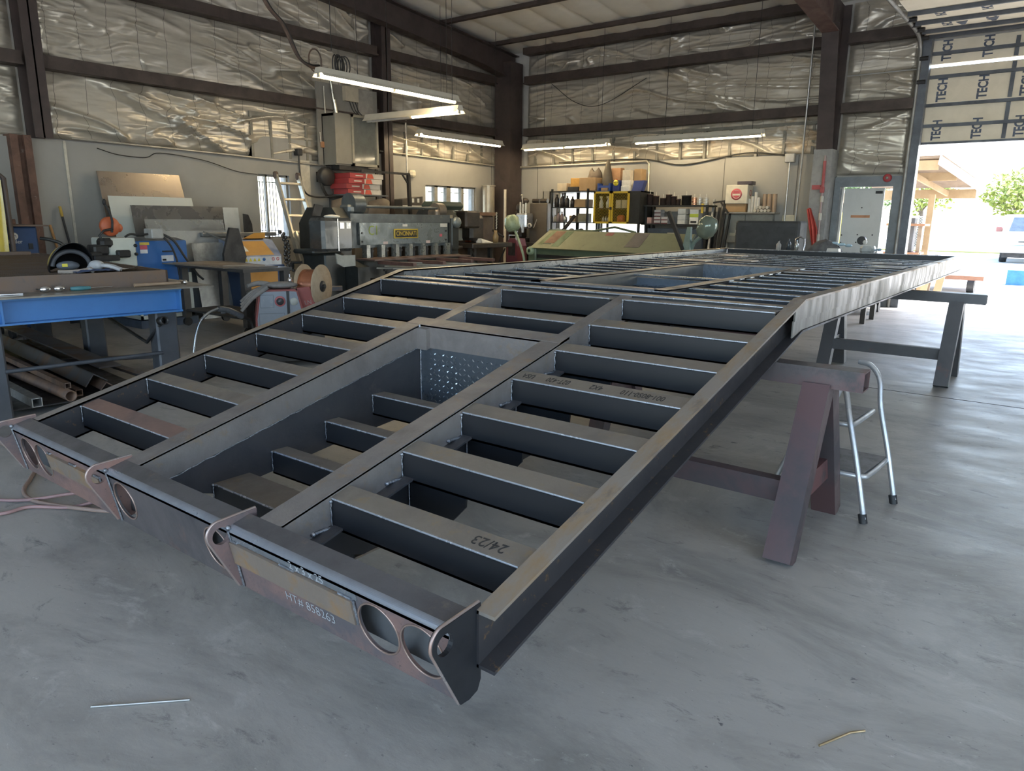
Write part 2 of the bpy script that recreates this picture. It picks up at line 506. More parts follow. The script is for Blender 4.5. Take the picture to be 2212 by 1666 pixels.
# girts and studs
for z in (3.02, 4.02):
    for (a, c) in ((-9.5,0.26),(0.46,5.66),(5.92,9.15)):
        b = MB(); b.box((XW-0.10,a,z-0.075),(XW+0.11,c,z+0.075)); b.box((XW+0.11,a,z-0.075),(XW+0.14,c,z-0.05)); b.build('girt', GIRT, wall_left)
for (a, c) in ((0.46,5.66),(-9.5,0.26)):
    b = MB(); b.box((XW-0.10,a,5.02-0.075),(XW+0.11,c,5.02+0.075)); b.build('girt', GIRT, wall_left)
b = MB(); b.box((XW-0.10,3.2,2.74),(XW+0.02,4.28,2.80)); b.build('stud_plate', STUD, wall_left)
for y in (3.22, 3.55, 3.88, 4.2):
    b = MB(); b.box((XW-0.08,y-0.02,2.16),(XW+0.02,y+0.02,2.74)); b.build('stud', STUD, wall_left)
b = MB(); b.box((XW-0.09,3.2,2.14),(XW+0.012,4.28,2.46)); b.build('wall_panel', PANEL, wall_left)
for i in range(8):
    y = 5.95+i*0.43
    b = MB(); b.box((XW-0.08,y-0.022,2.38),(XW+0.01,y+0.022,2.80)); b.build('stud', STUD, wall_left)
N = (1,0,0)
for (a, c, z0, z1, sd, am) in ((-4.0,0.24,2.18,2.95,1.3,1.2),(-4.0,0.24,3.09,3.95,2.1,1.1),(-4.0,0.24,4.09,4.95,3.7,1),
        (0.46,5.64,2.18,2.95,4.2,1.7),(0.46,5.64,3.09,3.95,5.9,1.15),(0.46,5.64,4.09,4.95,6.4,1.0),(0.46,5.64,5.09,5.35,7.3,1.0),
        (5.92,9.16,2.40,2.95,8.8,1.3),(5.92,9.16,3.09,3.95,9.1,1.5),(5.92,9.16,4.09,4.80,10.2,1.2)):
    drape(wall_left, (XW-0.07,a,z0), (0,c-a,0), (0,0,z1-z0), N, sd, amp=am)
# windows of the left wall
SKYGLASS = mat('window_glass', (0.9,0.92,0.9), 0.05, 0.0, trans=1.0, rvar=0.02)
def pane_glass(name, a, c, parent):
    b = MB(); b.box(a, c); return b.build(name, SKYGLASS, parent)
FRAME = mat('window_frame_grey', (0.30,0.29,0.26), 0.55, 0.2, scale=8)
b = MB(); y0, y1, z0, z1 = w1
for (p, q) in (((y0,z0),(y0+0.03,z1)),((y1-0.03,z0),(y1,z1)),((y0,z0),(y1,z0+0.03)),((y0,z1-0.03),(y1,z1)),((y0+0.16,z0),(y0+0.19,z1))):
    b.box((XW-0.10,p[0],p[1]),(XW-0.05,q[0],q[1]))
win1 = struct(b.build('window_1', FRAME))
for k in range(9):
    yy = y0+0.05+k*0.058
    b = MB(); b.cyl((XW-0.3,yy,z0-0.02),(XW-0.3,yy,z1+0.02),0.006,8); b.build('bar', DARK, win1)
for zz in (z0+0.05,z0+0.12,z1-0.1):
    b = MB(); b.box((XW-0.305,y0-0.02,zz-0.006),(XW-0.295,y1+0.02,zz+0.006)); b.build('bar_rail', DARK, win1)
y0, y1, z0, z1 = w2
b = MB()
for (p, q) in (((y0,z0),(y0+0.03,z1)),((y1-0.03,z0),(y1,z1)),((y0,z0),(y1,z0+0.03)),((y0,z1-0.03),(y1,z1)),((7.16,z0),(7.25,z1)),((7.50,z0),(7.62,z1)),((7.94,z0),(8.01,z1))):
    b.box((XW-0.12,p[0],p[1]),(XW-0.03,q[0],q[1]))
win2 = struct(b.build('window_2', FRAME))
for (a, c) in ((6.91,7.16),(7.25,7.5),(7.62,7.94),(8.01,8.33)):
    pane_glass('pane', (XW-0.09,a,z0+0.03),(XW-0.084,c,z1-0.03), win2)
    b = MB(); b.box((XW-0.3,(a+c)/2-0.006,z0),(XW-0.288,(a+c)/2+0.006,z1)); b.box((XW-0.3,a,z1-0.12),(XW-0.288,c,z1-0.105)); b.build('bar', DARK, win2)

# ------------------------------------------------------------------ back wall
w3 = (-5.02,-3.02,0.95,1.83)
b = MB()
for (a, c, z0, z1) in ((-6.64,w3[0],0,5.0),(w3[0],w3[1],0,w3[2]),(w3[0],w3[1],w3[3],5.0),(w3[1],0.30,0,5.0),(0.30,1.18,1.93,5.0),(1.18,1.34,0,5.0),(1.34,5.2,3.88,5.0),(5.2,9.6,0,5.0)):
    b.box((a,YB+0.10,z0),(c,YB+0.22,z1))
wall_back = struct(b.build('wall_back', WALLOUT))
b = MB()
for (a, c, z0, z1) in ((XW,w3[0],0,2.36),(w3[0],w3[1],0,w3[2]),(w3[0],w3[1],w3[3],2.36),(w3[1],0.30,0,2.36)):
    b.box((a,YB,z0),(c,YB+0.10,z1))
b.build('wall_panel', PANEL, wall_back)
for x in (-5.55,-1.55,-0.30):
    b = MB(); b.box((x,YB-0.006,0),(x+0.01,YB,2.36)); b.build('panel_seam', MATS['seam_dark'], wall_back)
for z in (3.02, 4.02):
    for (a, c) in ((-5.85,0.05),(0.30,1.30)):
        b = MB(); b.box((a,YB-0.11,z-0.075),(c,YB+0.10,z+0.075)); b.box((a,YB-0.14,z-0.075),(c,YB-0.11,z-0.05)); b.build('girt', GIRT, wall_back)
b = MB(); b.box((-5.85,YB-0.16,4.50),(0.05,YB+0.10,4.62)); b.build('eave_strut', GIRT, wall_back)
for i in range(13):
    x = -5.62+i*0.46
    b = MB(); b.box((x-0.022,YB-0.01,2.36),(x+0.022,YB+0.08,2.86)); b.build('stud', STUD, wall_back)
b = MB(); b.box((-5.85,YB-0.02,2.82),(0.05,YB+0.08,2.87)); b.build('stud_plate', STUD, wall_back)
N = (0,-1,0)
for (a, c, z0, z1, sd, am, m) in ((-5.86,-1.9,2.38,2.96,12.1,1.2,FOIL),(-1.9,0.06,2.38,2.96,12.9,1.4,FOILR),(-5.86,0.06,3.09,3.95,13.4,1.5,FOIL),(-5.86,0.06,4.09,4.50,14.8,1.1,FOIL),
        (0.30,1.30,2.02,2.95,15.2,0.8,FOIL),(0.30,1.30,3.09,3.50,16.1,1.5,FOIL),(0.30,1.30,3.52,3.95,17.7,0.8,FOIL),(0.30,1.30,4.09,4.55,18.3,1.2,FOIL)):
    drape(wall_back, (a,YB+0.07,z0), (c-a,0,0), (0,0,z1-z0), N, sd, amp=am, m=m)
# window behind the shelving
b = MB(); a, c, z0, z1 = w3
for (p, q) in (((a,z0),(a+0.03,z1)),((c-0.03,z0),(c,z1)),((a,z0),(c,z0+0.03)),((a,z1-0.03),(c,z1)),((-4.03,z0),(-3.98,z1))):
    b.box((p[0],YB+0.03,p[1]),(q[0],YB+0.10,q[1]))
win3 = struct(b.build('window_3', FRAME))
pane_glass('pane', (a+0.03,YB+0.05,z0+0.03),(-4.03,YB+0.056,z1-0.03), win3); pane_glass('pane', (-3.98,YB+0.05,z0+0.03),(c-0.03,YB+0.056,z1-0.03), win3)

# ------------------------------------------------------------------ side and front walls: open bays
b = MB()
for (a, c, z0, z1) in ((-9.6,-7.5,0,6.2),(-7.5,-1.2,4.4,6.2),(-1.2,9.6,0,6.2)):
    b.box((9.5,a,z0),(9.7,c,z1))
struct(b.build('wall_right', WALLOUT))
b = MB()
for (a, c, z0, z1) in ((-6.64,-1.5,0,6.4),(-1.5,9.0,4.4,6.4),(9.0,9.7,0,6.4)):
    b.box((a,-9.7,z0),(c,-9.5,z1))
struct(b.build('wall_front', WALLOUT))

# ------------------------------------------------------------------ ceiling: quilted insulation between purlins
def cp(u, v):
    x = -6.6+u*16.3; y = -9.7+v*19.2
    k = (x+100) % 0.62
    d = -0.05*(abs(math.sin(PI*k/0.62))**0.5) + 0.006*noise.noise(Vector((x*1.5,y*3,0)))
    return Vector((x, y, roofz(y)+0.05+d))
b = MB(); b.grid(cp, 320, 60); ceiling = struct(b.build('ceiling', CEIL))
b = MB(); b.hexa([(-6.7,-9.9,roofz(-9.9)+0.12),(9.8,-9.9,roofz(-9.9)+0.12),(9.8,9.7,roofz(9.7)+0.12),(-6.7,9.7,roofz(9.7)+0.12),(-6.7,-9.9,roofz(-9.9)+0.2),(9.8,-9.9,roofz(-9.9)+0.2),(9.8,9.7,roofz(9.7)+0.2),(-6.7,9.7,roofz(9.7)+0.2)])
b.build('roof_sheet', WALLOUT, ceiling)
for i in range(13):
    y = 8.55-1.42*i
    b = MB(); b.box((-6.3,y-0.02,roofz(y)-0.07),(9.5,y+0.02,roofz(y)+0.0)); b.box((-6.3,y-0.045,roofz(y)-0.075),(9.5,y+0.045,roofz(y)-0.065)); b.build('purlin', GIRT, ceiling)

# ------------------------------------------------------------------ steel frame: columns and rafters
def ibeam_col(name, x, y, z0, z1, w, d, along):
    """H column; along: 'X' or 'Y' is the direction of the web depth"""
    b = MB(); t = 0.018
    if along == 'X':
        b.box((x-d/2,y-w/2,z0),(x-d/2+t,y+w/2,z1)); b.box((x+d/2-t,y-w/2,z0),(x+d/2,y+w/2,z1)); b.box((x-d/2,y-t/2,z0),(x+d/2,y+t/2,z1))
    else:
        b.box((x-w/2,y-d/2,z0),(x+w/2,y-d/2+t,z1)); b.box((x-w/2,y+d/2-t,z0),(x+w/2,y+d/2,z1)); b.box((x-t/2,y-d/2,z0),(x+t/2,y+d/2,z1))
    return struct(b.build(name, COLUMN))
ibeam_col('trim_1', XW+0.06, 0.36, 2.16, 5.28, 0.19, 0.26, 'X')
c2 = ibeam_col('trim_2', XW+0.06, 5.79, 0.0, 4.82, 0.20, 0.26, 'X')
# rusty lower post under the first column
RUSTP = mat('rusty_post', (0.16,0.085,0.06), 0.75, 0.1, col2=(0.10,0.06,0.045), scale=6, col3=(0.25,0.20,0.17), scale3=10, lo3=0.62, hi3=0.7, bump=0.2)
b = MB(); b.box((XW-0.10,0.03,0),(XW+0.10,0.11,2.18)); b.box((XW-0.10,0.11,0),(XW+0.04,0.17,2.18)); b.box((XW-0.10,0.17,0),(XW+0.10,0.25,2.18)); struct(b.build('trim_3', RUSTP))
# corner column and end-wall rafter
b = MB(); b.box((-6.35,YB-0.42,0),(-5.95,YB-0.02,4.35)); struct(b.build('trim_4', COLUMN))
b = MB()
def rz(y): return roofz(y)-0.09
b.prism([(YB-0.02,4.02),(YB-0.02,rz(YB)),(-9.5,rz(-9.5)),(-9.5,rz(-9.5)-0.34),(5.0,rz(5.0)-0.36),(8.2,rz(8.2)-0.40)], -6.16, -6.14, 'X')
for (y0_, y1_) in ((YB-0.02,8.2),(8.2,5.0),(5.0,-9.5)):
    za = {YB-0.02:4.02, 8.2:rz(8.2)-0.40, 5.0:rz(5.0)-0.36, -9.5:rz(-9.5)-0.34}
    b.hexa([(-6.26,y0_,za[y0_]-0.015),(-6.04,y0_,za[y0_]-0.015),(-6.04,y1_,za[y1_]-0.015),(-6.26,y1_,za[y1_]-0.015),(-6.26,y0_,za[y0_]),(-6.04,y0_,za[y0_]),(-6.04,y1_,za[y1_]),(-6.26,y1_,za[y1_])])
b.hexa([(-6.26,YB-0.02,rz(YB)-0.015),(-6.04,YB-0.02,rz(YB)-0.015),(-6.04,-9.5,rz(-9.5)-0.015),(-6.26,-9.5,rz(-9.5)-0.015),(-6.26,YB-0.02,rz(YB)),(-6.04,YB-0.02,rz(YB)),(-6.04,-9.5,rz(-9.5)),(-6.26,-9.5,rz(-9.5))])
struct(b.build('trim_5', COLUMN))
# interior frame column by the big door, with its haunched rafter
b = MB()
b.prism([(YB-0.02,2.40),(YB-0.30,2.40),(YB-0.62,4.15),(YB-0.62,rz(YB-0.6)),(YB-0.02,rz(YB))], 0.16, 0.18, 'X')
b.box((0.05,YB-0.04,2.40),(0.29,YB-0.02,rz(YB)))
b.hexa([(0.05,YB-0.32,2.40),(0.29,YB-0.32,2.40),(0.29,YB-0.30,2.40),(0.05,YB-0.30,2.40),(0.05,YB-0.64,4.15),(0.29,YB-0.64,4.15),(0.29,YB-0.62,4.15),(0.05,YB-0.62,4.15)])
struct(b.build('trim_6', COLUMN))
b = MB()
b.prism([(YB-0.62,4.05),(YB-0.62,rz(YB-0.6)),(-9.5,rz(-9.5)),(-9.5,rz(-9.5)-0.45),(6.0,rz(6.0)-0.45)], 0.16, 0.18, 'X')
for (y0_,y1_,z0_,z1_) in ((YB-0.62,6.0,4.05,rz(6.0)-0.45),(6.0,-9.5,rz(6.0)-0.45,rz(-9.5)-0.45)):
    b.hexa([(0.05,y0_,z0_-0.02),(0.29,y0_,z0_-0.02),(0.29,y1_,z1_-0.02),(0.05,y1_,z1_-0.02),(0.05,y0_,z0_),(0.29,y0_,z0_),(0.29,y1_,z1_),(0.05,y1_,z1_)])
struct(b.build('trim_7', mat('rafter_red', (0.12,0.07,0.058), 0.55, 0.1, scale=4)))
# grey lower casing of that column
b = MB(); b.box((0.02,YB-0.32,0),(0.30,YB-0.001,2.40)); struct(b.build('trim_8', mat('casing_grey',(0.33,0.33,0.32),0.6)))

# ------------------------------------------------------------------ personnel door
DOORF = mat('door_frame_blue_grey', (0.20,0.22,0.24), 0.5, 0.1, scale=5)
b = MB()
for (a, c) in (((0.31,0),(0.40,1.84)),((1.16,0),(1.31,1.84)),((0.31,1.84),(1.31,1.99))):
    b.box((a[0],YB-0.03,a[1]),(c[0],YB+0.16,c[1]))
door1 = struct(b.build('door_1', DOORF))
LEAF = mat('door_leaf_white', (0.66,0.66,0.63), 0.5, col2=(0.60,0.60,0.57), scale=3)
b = MB(); b.box((0.44,YB+0.12,0.02),(1.02,YB+0.16,1.82)); leaf = b.build('door_leaf', LEAF, door1)
b = MB(); b.box((0.57,YB+0.112,1.365),(0.85,YB+0.12,1.405)); b.build('mail_slot', mat('slot_orange',(0.55,0.25,0.12),0.5), leaf)
for (x, z) in ((0.72,1.52),(0.46,1.09),(0.70,1.10),(0.92,1.10),(0.46,0.97),(0.69,0.98)):
    b = MB(); b.cyl((x,YB+0.121,z),(x,YB+0.112,z),0.011,10); b.build('bolt', DARK, leaf)
b = MB(); b.box((0.90,YB+0.09,1.735),(1.0,YB+0.12,1.775)); b.build('door_closer', DARK, leaf)
b = MB(); b.box((0.40,YB+0.10,0),(0.425,YB+0.15,1.84)); b.build('jamb_strip', WHITE, door1)

# ------------------------------------------------------------------ big sectional door, half raised
BOARD = mat('insulation_board_tan', (0.90,0.80,0.63), 0.6, col2=(0.82,0.73,0.57), scale=5)
DOORSTEEL = mat('door_strut', (0.10,0.11,0.13), 0.5, 0.3, scale=7)
PRINT = mat('print_blue_grey', (0.10,0.12,0.17), 0.6)
dx0, dx1, dy = 1.36, 5.2, YB+0.14
b = MB(); b.box((dx0,dy,2.46),(dx1,dy+0.05,3.00)); door2 = struct(b.build('door_2', BOARD))
b = MB(); b.box((dx0,dy,3.02),(dx1,dy+0.05,3.515)); b.build('door_section', BOARD, door2)
b = MB(); b.box((dx0,dy,3.56),(dx1,dy+0.05,3.99)); b.build('door_section', BOARD, door2)
for i, (ya, yb) in enumerate(((9.02,9.30),(8.40,8.99),(7.78,8.37),(7.16,7.75))):
    b = MB(); b.box((dx0,ya,3.93),(dx1,yb,3.98)); b.build('door_section', BOARD, door2)
for z in (2.70,2.99,3.38,3.70):
    b = MB(); b.box((dx0,dy-0.05,z-0.022),(dx1,dy,z+0.022)); b.build('door_strut', DOORSTEEL, door2)
for y in (9.25,8.88,8.33,7.76):
    b = MB(); b.box((dx0,y-0.02,3.88),(dx1,y+0.02,3.93)); b.build('door_strut', DOORSTEEL, door2)
b = MB(); b.box((dx0,dy-0.02,2.44),(dx1,dy+0.06,2.47)); b.build('bottom_seal', DOORSTEEL, door2)
for x in (2.44, 3.6):
    for (za, zb) in ((2.48,3.0),(3.03,3.5),(3.57,3.83)):
        b = MB(); b.box((x,dy-0.02,za),(x+0.05,dy,zb)); b.build('door_stile', DOORSTEEL, door2)
for x in (1.62, 2.13, 2.64, 3.15, 3.66):
    for (z, s) in ((3.74,0.30),(3.20,0.34),(2.64,0.30)):
        text('lettering', 'TECH', 0.165, frame((x,dy-0.003,z),(0,0,1),(-1,0,0)), PRINT, door2, 0.001, sx=s/0.44, bold=0.006)
    for y in (8.55, 7.95):
        text('lettering', 'TECH', 0.16, frame((x+0.06,y,3.927),(0,1,0),(1,0,0)), PRINT, door2, 0.001, bold=0.005)
for x in (1.36+0.5, 1.36+0.85, 2.75):
    b = MB(); b.prism([(x-0.07,8.62),(x+0.07,8.62),(x+0.02,8.82),(x-0.02,8.82)], 3.925, 3.928, 'Z'); b.build('printed_mark', PRINT, door2)
# track, post and jamb
b = MB(); b.tube(spline([(1.31,YB-0.06,0.0),(1.31,YB-0.06,2.0),(1.31,YB-0.06,3.45),(1.31,YB-0.12,3.72),(1.31,YB-0.32,3.86),(1.31,YB-0.7,3.90),(1.31,7.9,3.90),(1.31,5.5,3.88)],8), 0.026, 8); b.build('door_track', mat('track_grey',(0.34,0.33,0.31),0.45,0.5), door2)
for (y, z) in ((9.22,3.3),(9.22,3.62),(9.05,3.86),(8.7,3.9),(8.38,3.9),(8.05,3.9)):
    b = MB(); b.cyl((1.31,y,z),(1.42,y,z),0.03,10); b.build('roller', DARK, door2)
b = MB(); b.box((1.32,YB-0.06,0),(1.44,YB+0.10,3.9)); struct(b.build('trim_9', mat('jamb_dark',(0.13,0.145,0.17),0.5,0.2)))
b = MB(); b.box((1.375,YB+0.10,0),(1.425,YB+0.24,2.46)); struct(b.build('trim_10', mat('jamb_tan',(0.62,0.53,0.40),0.6)))
# ================================================================== THE TRAILER DECK FRAME
STEEL = mat('mill_steel', (0.30,0.275,0.26), 0.42, 0.45, col2=(0.20,0.18,0.17), scale=5, lo=0.38, hi=0.72, col3=(0.33,0.235,0.15), scale3=9, lo3=0.56, hi3=0.74, bump=0.12, bscale=45)
STEELR = mat('mill_steel_rusty', (0.32,0.285,0.25), 0.45, 0.4, col2=(0.36,0.245,0.13), scale=7, lo=0.46, hi=0.66, col3=(0.20,0.18,0.17), scale3=14, lo3=0.55, hi3=0.7, bump=0.15, bscale=50, stretch=(1,0.35,1))
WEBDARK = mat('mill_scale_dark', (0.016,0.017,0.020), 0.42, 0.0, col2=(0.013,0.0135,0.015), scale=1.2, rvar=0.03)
CMTOP = mat('crossmember_steel', (0.28,0.245,0.205), 0.40, 0.45, col2=(0.20,0.175,0.155), scale=4, col3=(0.31,0.235,0.15), scale3=12, lo3=0.56, hi3=0.7, bump=0.1)
PLATEB = mat('hot_rolled_plate', (0.10,0.10,0.107), 0.40, 0.5, col2=(0.07,0.07,0.077), scale=4, col3=(0.14,0.135,0.13), scale3=9, lo3=0.6, hi3=0.75, bump=0.1)
PRIMER = mat('red_oxide_plate', (0.30,0.175,0.145), 0.5, 0.25, col2=(0.13,0.115,0.12), scale=2.2, lo=0.40, hi=0.60, col3=(0.07,0.06,0.06), scale3=90, lo3=0.6, hi3=0.7, bump=0.08, bscale=90)
CUT = mat('torch_cut_edge', (0.42,0.30,0.25), 0.4, 0.6, scale=30)
WELD = mat('weld_bead', (0.36,0.38,0.41), 0.35, 0.7, col2=(0.12,0.12,0.13), scale=60, bump=0.3, bscale=120)
CUTG = mat('cut_edge_grey', (0.40,0.35,0.33), 0.38, 0.6, col2=(0.40,0.27,0.22), scale=7)
BRIGHT = mat('bright_edge_steel', (0.50,0.53,0.58), 0.33, 0.6, scale=12)  # paler bluish line along each crossmember's top front edge
SIDEP = mat('side_plate', (0.27,0.255,0.225), 0.42, 0.45, col2=(0.19,0.18,0.165), scale=6, lo=0.36, hi=0.68, stretch=(1,2.0,0.4), bump=0.06)
TREAD = mat('tread_plate', (0.20,0.235,0.27), 0.32, 0.75, col2=(0.13,0.15,0.175), scale=5, col3=(0.33,0.22,0.10), scale3=7, lo3=0.62, hi3=0.75)
CHALK = mat('chalk', (0.42,0.43,0.44), 0.9)
RAILW = mat('rail_web_dark', (0.060,0.058,0.062), 0.4, 0.35, col2=(0.045,0.044,0.048), scale=3, col3=(0.24,0.14,0.06), scale3=30, lo3=0.60, hi3=0.72)
W = 2.59; ZD = 0.965; LD = 5.64; RL = 2.196; DR = 0.5372; SLP = DR/RL
trailer = thing('trailer_frame', 'long bare-steel trailer deck frame with a sloped tail ramp, resting on steel sawhorses', 'trailer frame', (W/2,0,0))
HC = 0.148
def rampz(t): return ZD+SLP*t
def part(name, m, par, fn):
    b = MB(); fn(b); return b.build(name, m, par)
# side rails: channels with their flanges turned outward
def channel(b, sx, xo, t0, t1, zf):
    """sx=+1: web on the inner (left) side, flanges reach out to xo"""
    xi = xo-sx*0.056; tk = 0.009
    def slab(x0, x1, d0, d1):
        b.hexa([(x0,t0,zf(t0)-d1),(x1,t0,zf(t0)-d1),(x1,t1,zf(t1)-d1),(x0,t1,zf(t1)-d1),(x0,t0,zf(t0)-d0),(x1,t0,zf(t0)-d0),(x1,t1,zf(t1)-d0),(x0,t1,zf(t1)-d0)])
    slab(xi, xo, 0, tk); b.cur = 1; slab(xi, xo, HC-tk, HC); slab(xi, xi+sx*0.009, 0.0005, HC-0.0005); b.cur = 0
for sx, xo in ((1,W),(-1,0.0)):
    b = MB(); channel(b, sx, xo, -RL-0.0, 0.0, rampz); rail = b.build('side_rail', [STEELR, RAILW], trailer)
    b = MB(); channel(b, sx, xo, 0.0, LD, lambda t: ZD); rail2 = b.build('side_rail', [STEELR, mat('rail_web_grey',(0.30,0.31,0.32),0.35,0.55,scale=5,col2=(0.22,0.22,0.22)) if sx<0 else PLATEB], trailer)
    # cover plate let into the deck part of the channel, with a lengthwise crease
    b = MB()
    b.prism([(-0.135,0.878),(LD,0.878),(LD,0.9605),(0.002,0.9605),(-0.135,0.928)], xo-sx*0.001, xo-sx*0.008, 'X')
    b.prism([(-0.135,0.805),(0.0,0.828),(LD,0.828),(LD,0.878),(-0.135,0.878)], xo-sx*0.006, xo-sx*0.012, 'X')
    b.build('cover_plate', SIDEP, trailer)
# crossmembers
XI0, XI1 = 0.064, W-0.064
def cross(t, x0, x1, zf, depth=0.102, wid=0.075, m=None, name='crossmember'):
    """C channel lying across the frame, web facing the camera"""
    b = MB(); tk = 0.008
    def slab(ta, tb, d0, d1):
        b.hexa([(x0,ta,zf(ta)-d1),(x1,ta,zf(ta)-d1),(x1,tb,zf(tb)-d1),(x0,tb,zf(tb)-d1),(x0,ta,zf(ta)-d0),(x1,ta,zf(ta)-d0),(x1,tb,zf(tb)-d0),(x0,tb,zf(tb)-d0)])
    slab(t, t+wid, 0, tk); slab(t, t+wid, depth-tk, depth)
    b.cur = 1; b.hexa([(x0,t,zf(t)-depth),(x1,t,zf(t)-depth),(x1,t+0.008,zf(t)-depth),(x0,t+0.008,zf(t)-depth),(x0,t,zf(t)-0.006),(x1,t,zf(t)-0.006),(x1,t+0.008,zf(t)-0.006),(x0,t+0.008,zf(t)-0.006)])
    b.cur = 2; b.tube([(x0+0.015,t+0.0025,zf(t)-0.0035),(x1-0.004,t+0.0025,zf(t)-0.0035)],0.0042,8)
    b.cur = 0
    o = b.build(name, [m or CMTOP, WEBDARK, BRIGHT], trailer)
    return o
def welds(par, x, t, z0, z1, off=0.004):
    b = MB(); n = 8
    b.tube([(x+0.002*math.sin(i*2.1), t-off, z0+(z1-z0)*i/n) for i in range(n+1)], 0.0026, 6); b.ell((x,t-off,max(z0,z1)),0.007,0.006,0.006,8,6)
    b.build('weld_bead', WELD, par)
zr = lambda t: rampz(t)-0.010
zd = lambda t: ZD-0.045
XL0, XL1, XR0, XR1 = 0.868, 0.962, 1.705, 1.803     # well side angles on the ramp
tr = [-2.02+0.302*k for k in range(7)]
for k, t in enumerate(tr):
    if k < 5:
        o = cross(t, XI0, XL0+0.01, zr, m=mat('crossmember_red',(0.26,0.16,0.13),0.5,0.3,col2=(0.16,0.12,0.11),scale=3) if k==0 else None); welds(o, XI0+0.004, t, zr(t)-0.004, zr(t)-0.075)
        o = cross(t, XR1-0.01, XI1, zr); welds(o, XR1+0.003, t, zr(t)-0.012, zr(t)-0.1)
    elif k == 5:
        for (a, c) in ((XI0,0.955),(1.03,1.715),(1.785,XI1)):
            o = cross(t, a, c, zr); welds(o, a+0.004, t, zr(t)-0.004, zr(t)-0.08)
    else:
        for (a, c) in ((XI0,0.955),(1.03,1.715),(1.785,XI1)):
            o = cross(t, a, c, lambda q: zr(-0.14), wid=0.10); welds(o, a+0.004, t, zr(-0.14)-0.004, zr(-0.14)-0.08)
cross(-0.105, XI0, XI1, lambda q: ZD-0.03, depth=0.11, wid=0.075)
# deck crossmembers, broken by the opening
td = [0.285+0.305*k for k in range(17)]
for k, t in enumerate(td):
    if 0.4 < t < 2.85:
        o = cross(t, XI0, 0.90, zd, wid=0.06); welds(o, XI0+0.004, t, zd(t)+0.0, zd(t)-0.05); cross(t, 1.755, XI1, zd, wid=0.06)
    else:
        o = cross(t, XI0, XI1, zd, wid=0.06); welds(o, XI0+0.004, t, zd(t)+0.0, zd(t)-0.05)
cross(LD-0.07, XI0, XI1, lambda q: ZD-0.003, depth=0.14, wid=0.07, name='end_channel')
# gusset plates lying on the deck crossmembers
for (x, t, w) in ((0.62,3.2,0.3),(0.95,3.5,0.3),(0.55,4.4,0.25),(1.9,2.3,0.3),(2.1,2.9,0.3),(2.25,3.5,0.28),(2.1,4.1,0.28)):
    part('gusset_plate', STEEL, trailer, lambda b: b.box((x-w/2,t,ZD-0.044),(x+w/2,t+0.20,ZD-0.036)))
# short stringers between the ramp well and the knee
for x0, x1 in ((0.958,1.03),(1.718,1.785)):
    part('stringer', STEEL, trailer, lambda b: b.hexa([(x0,-0.80,zr(-0.80)-0.10),(x1,-0.80,zr(-0.80)-0.10),(x1,-0.11,zr(-0.12)-0.10),(x0,-0.11,zr(-0.12)-0.10),(x0,-0.80,zr(-0.80)+.004),(x1,-0.80,zr(-0.80)+.004),(x1,-0.11,zr(-0.12)+.004),(x0,-0.11,zr(-0.12)+.004)]))
# ramp well: angle frame, side plates, tread plate end
TW0, TW1 = -2.205, -0.765
def angle_long(x0, x1, xin, t0, t1):
    """top flange x0..x1, upright leg at xin"""
    b = MB(); s = 1 if xin > (x0+x1)/2 else -1
    def run(xa, xb, da, db):
        b.hexa([(xa,t0,rampz(t0)-db),(xb,t0,rampz(t0)-db),(xb,t1,rampz(t1)-db),(xa,t1,rampz(t1)-db),(xa,t0,rampz(t0)-da),(xb,t0,rampz(t0)-da),(xb,t1,rampz(t1)-da),(xa,t1,rampz(t1)-da)])
    run(x0, x1, -0.004, 0.006); run(xin-s*0.009, xin, 0.0, 0.105)
    o = b.build('well_angle', STEEL, trailer); return o
a1 = angle_long(XL0, XL1, XL1, TW0, -0.70); a2 = angle_long(XR0, XR1, XR1, TW0, -0.70)
b = MB()
b.hexa([(XL0,-0.775,rampz(-0.775)-0.004),(XR1,-0.775,rampz(-0.775)-0.004),(XR1,-0.69,rampz(-0.69)-0.004),(XL0,-0.69,rampz(-0.69)-0.004),(XL0,-0.775,rampz(-0.775)+0.005),(XR1,-0.775,rampz(-0.775)+0.005),(XR1,-0.69,rampz(-0.69)+0.005),(XL0,-0.69,rampz(-0.69)+0.005)])
b.box((XL1,-0.775,rampz(-0.775)-0.108),(XR0,-0.766,rampz(-0.775)+0.003)); a3 = b.build('well_angle', STEEL, trailer)
b = MB(); b.tube([(XL1+0.003,-0.779,rampz(-0.775)+0.004),(XL1+0.004,-0.781,rampz(-0.775)-0.108)],0.006,6); b.build('weld_bead', WELD, a3)
for ang, x, s in ((a1,XL1+0.002,1),):
    b = MB(); b.tube([(x+0.003*math.sin(i*1.7), TW0+(TW1-TW0)*i/40, rampz(TW0+(TW1-TW0)*i/40)-0.107+0.002*math.sin(i*2.9)) for i in range(41)], 0.0025, 6); b.build('weld_bead', WELD, ang)
def side_plate(x, m):
    b = MB(); zt = lambda t: rampz(t)-0.105
    b.prism([(TW0,zt(TW0)),(TW0,zt(TW0)-0.055),(-2.02,zt(-2.02)-0.10),(-1.9,zt(-1.9)-0.17),(-1.35,zt(-1.35)-0.24),(-0.765,zt(-0.765)-0.33),(-0.765,zt(-0.765))], x-0.004, x+0.004, 'X')
    return b.build('well_side_plate', m, trailer)
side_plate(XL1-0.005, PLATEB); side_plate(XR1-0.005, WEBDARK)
b = MB(); zt = rampz(-0.775)-0.107
b.box((XL1,-0.772,zt-0.36),(XR1-0.01,-0.766,zt))
tp = b.build('tread_plate', TREAD, trailer)
b = MB()
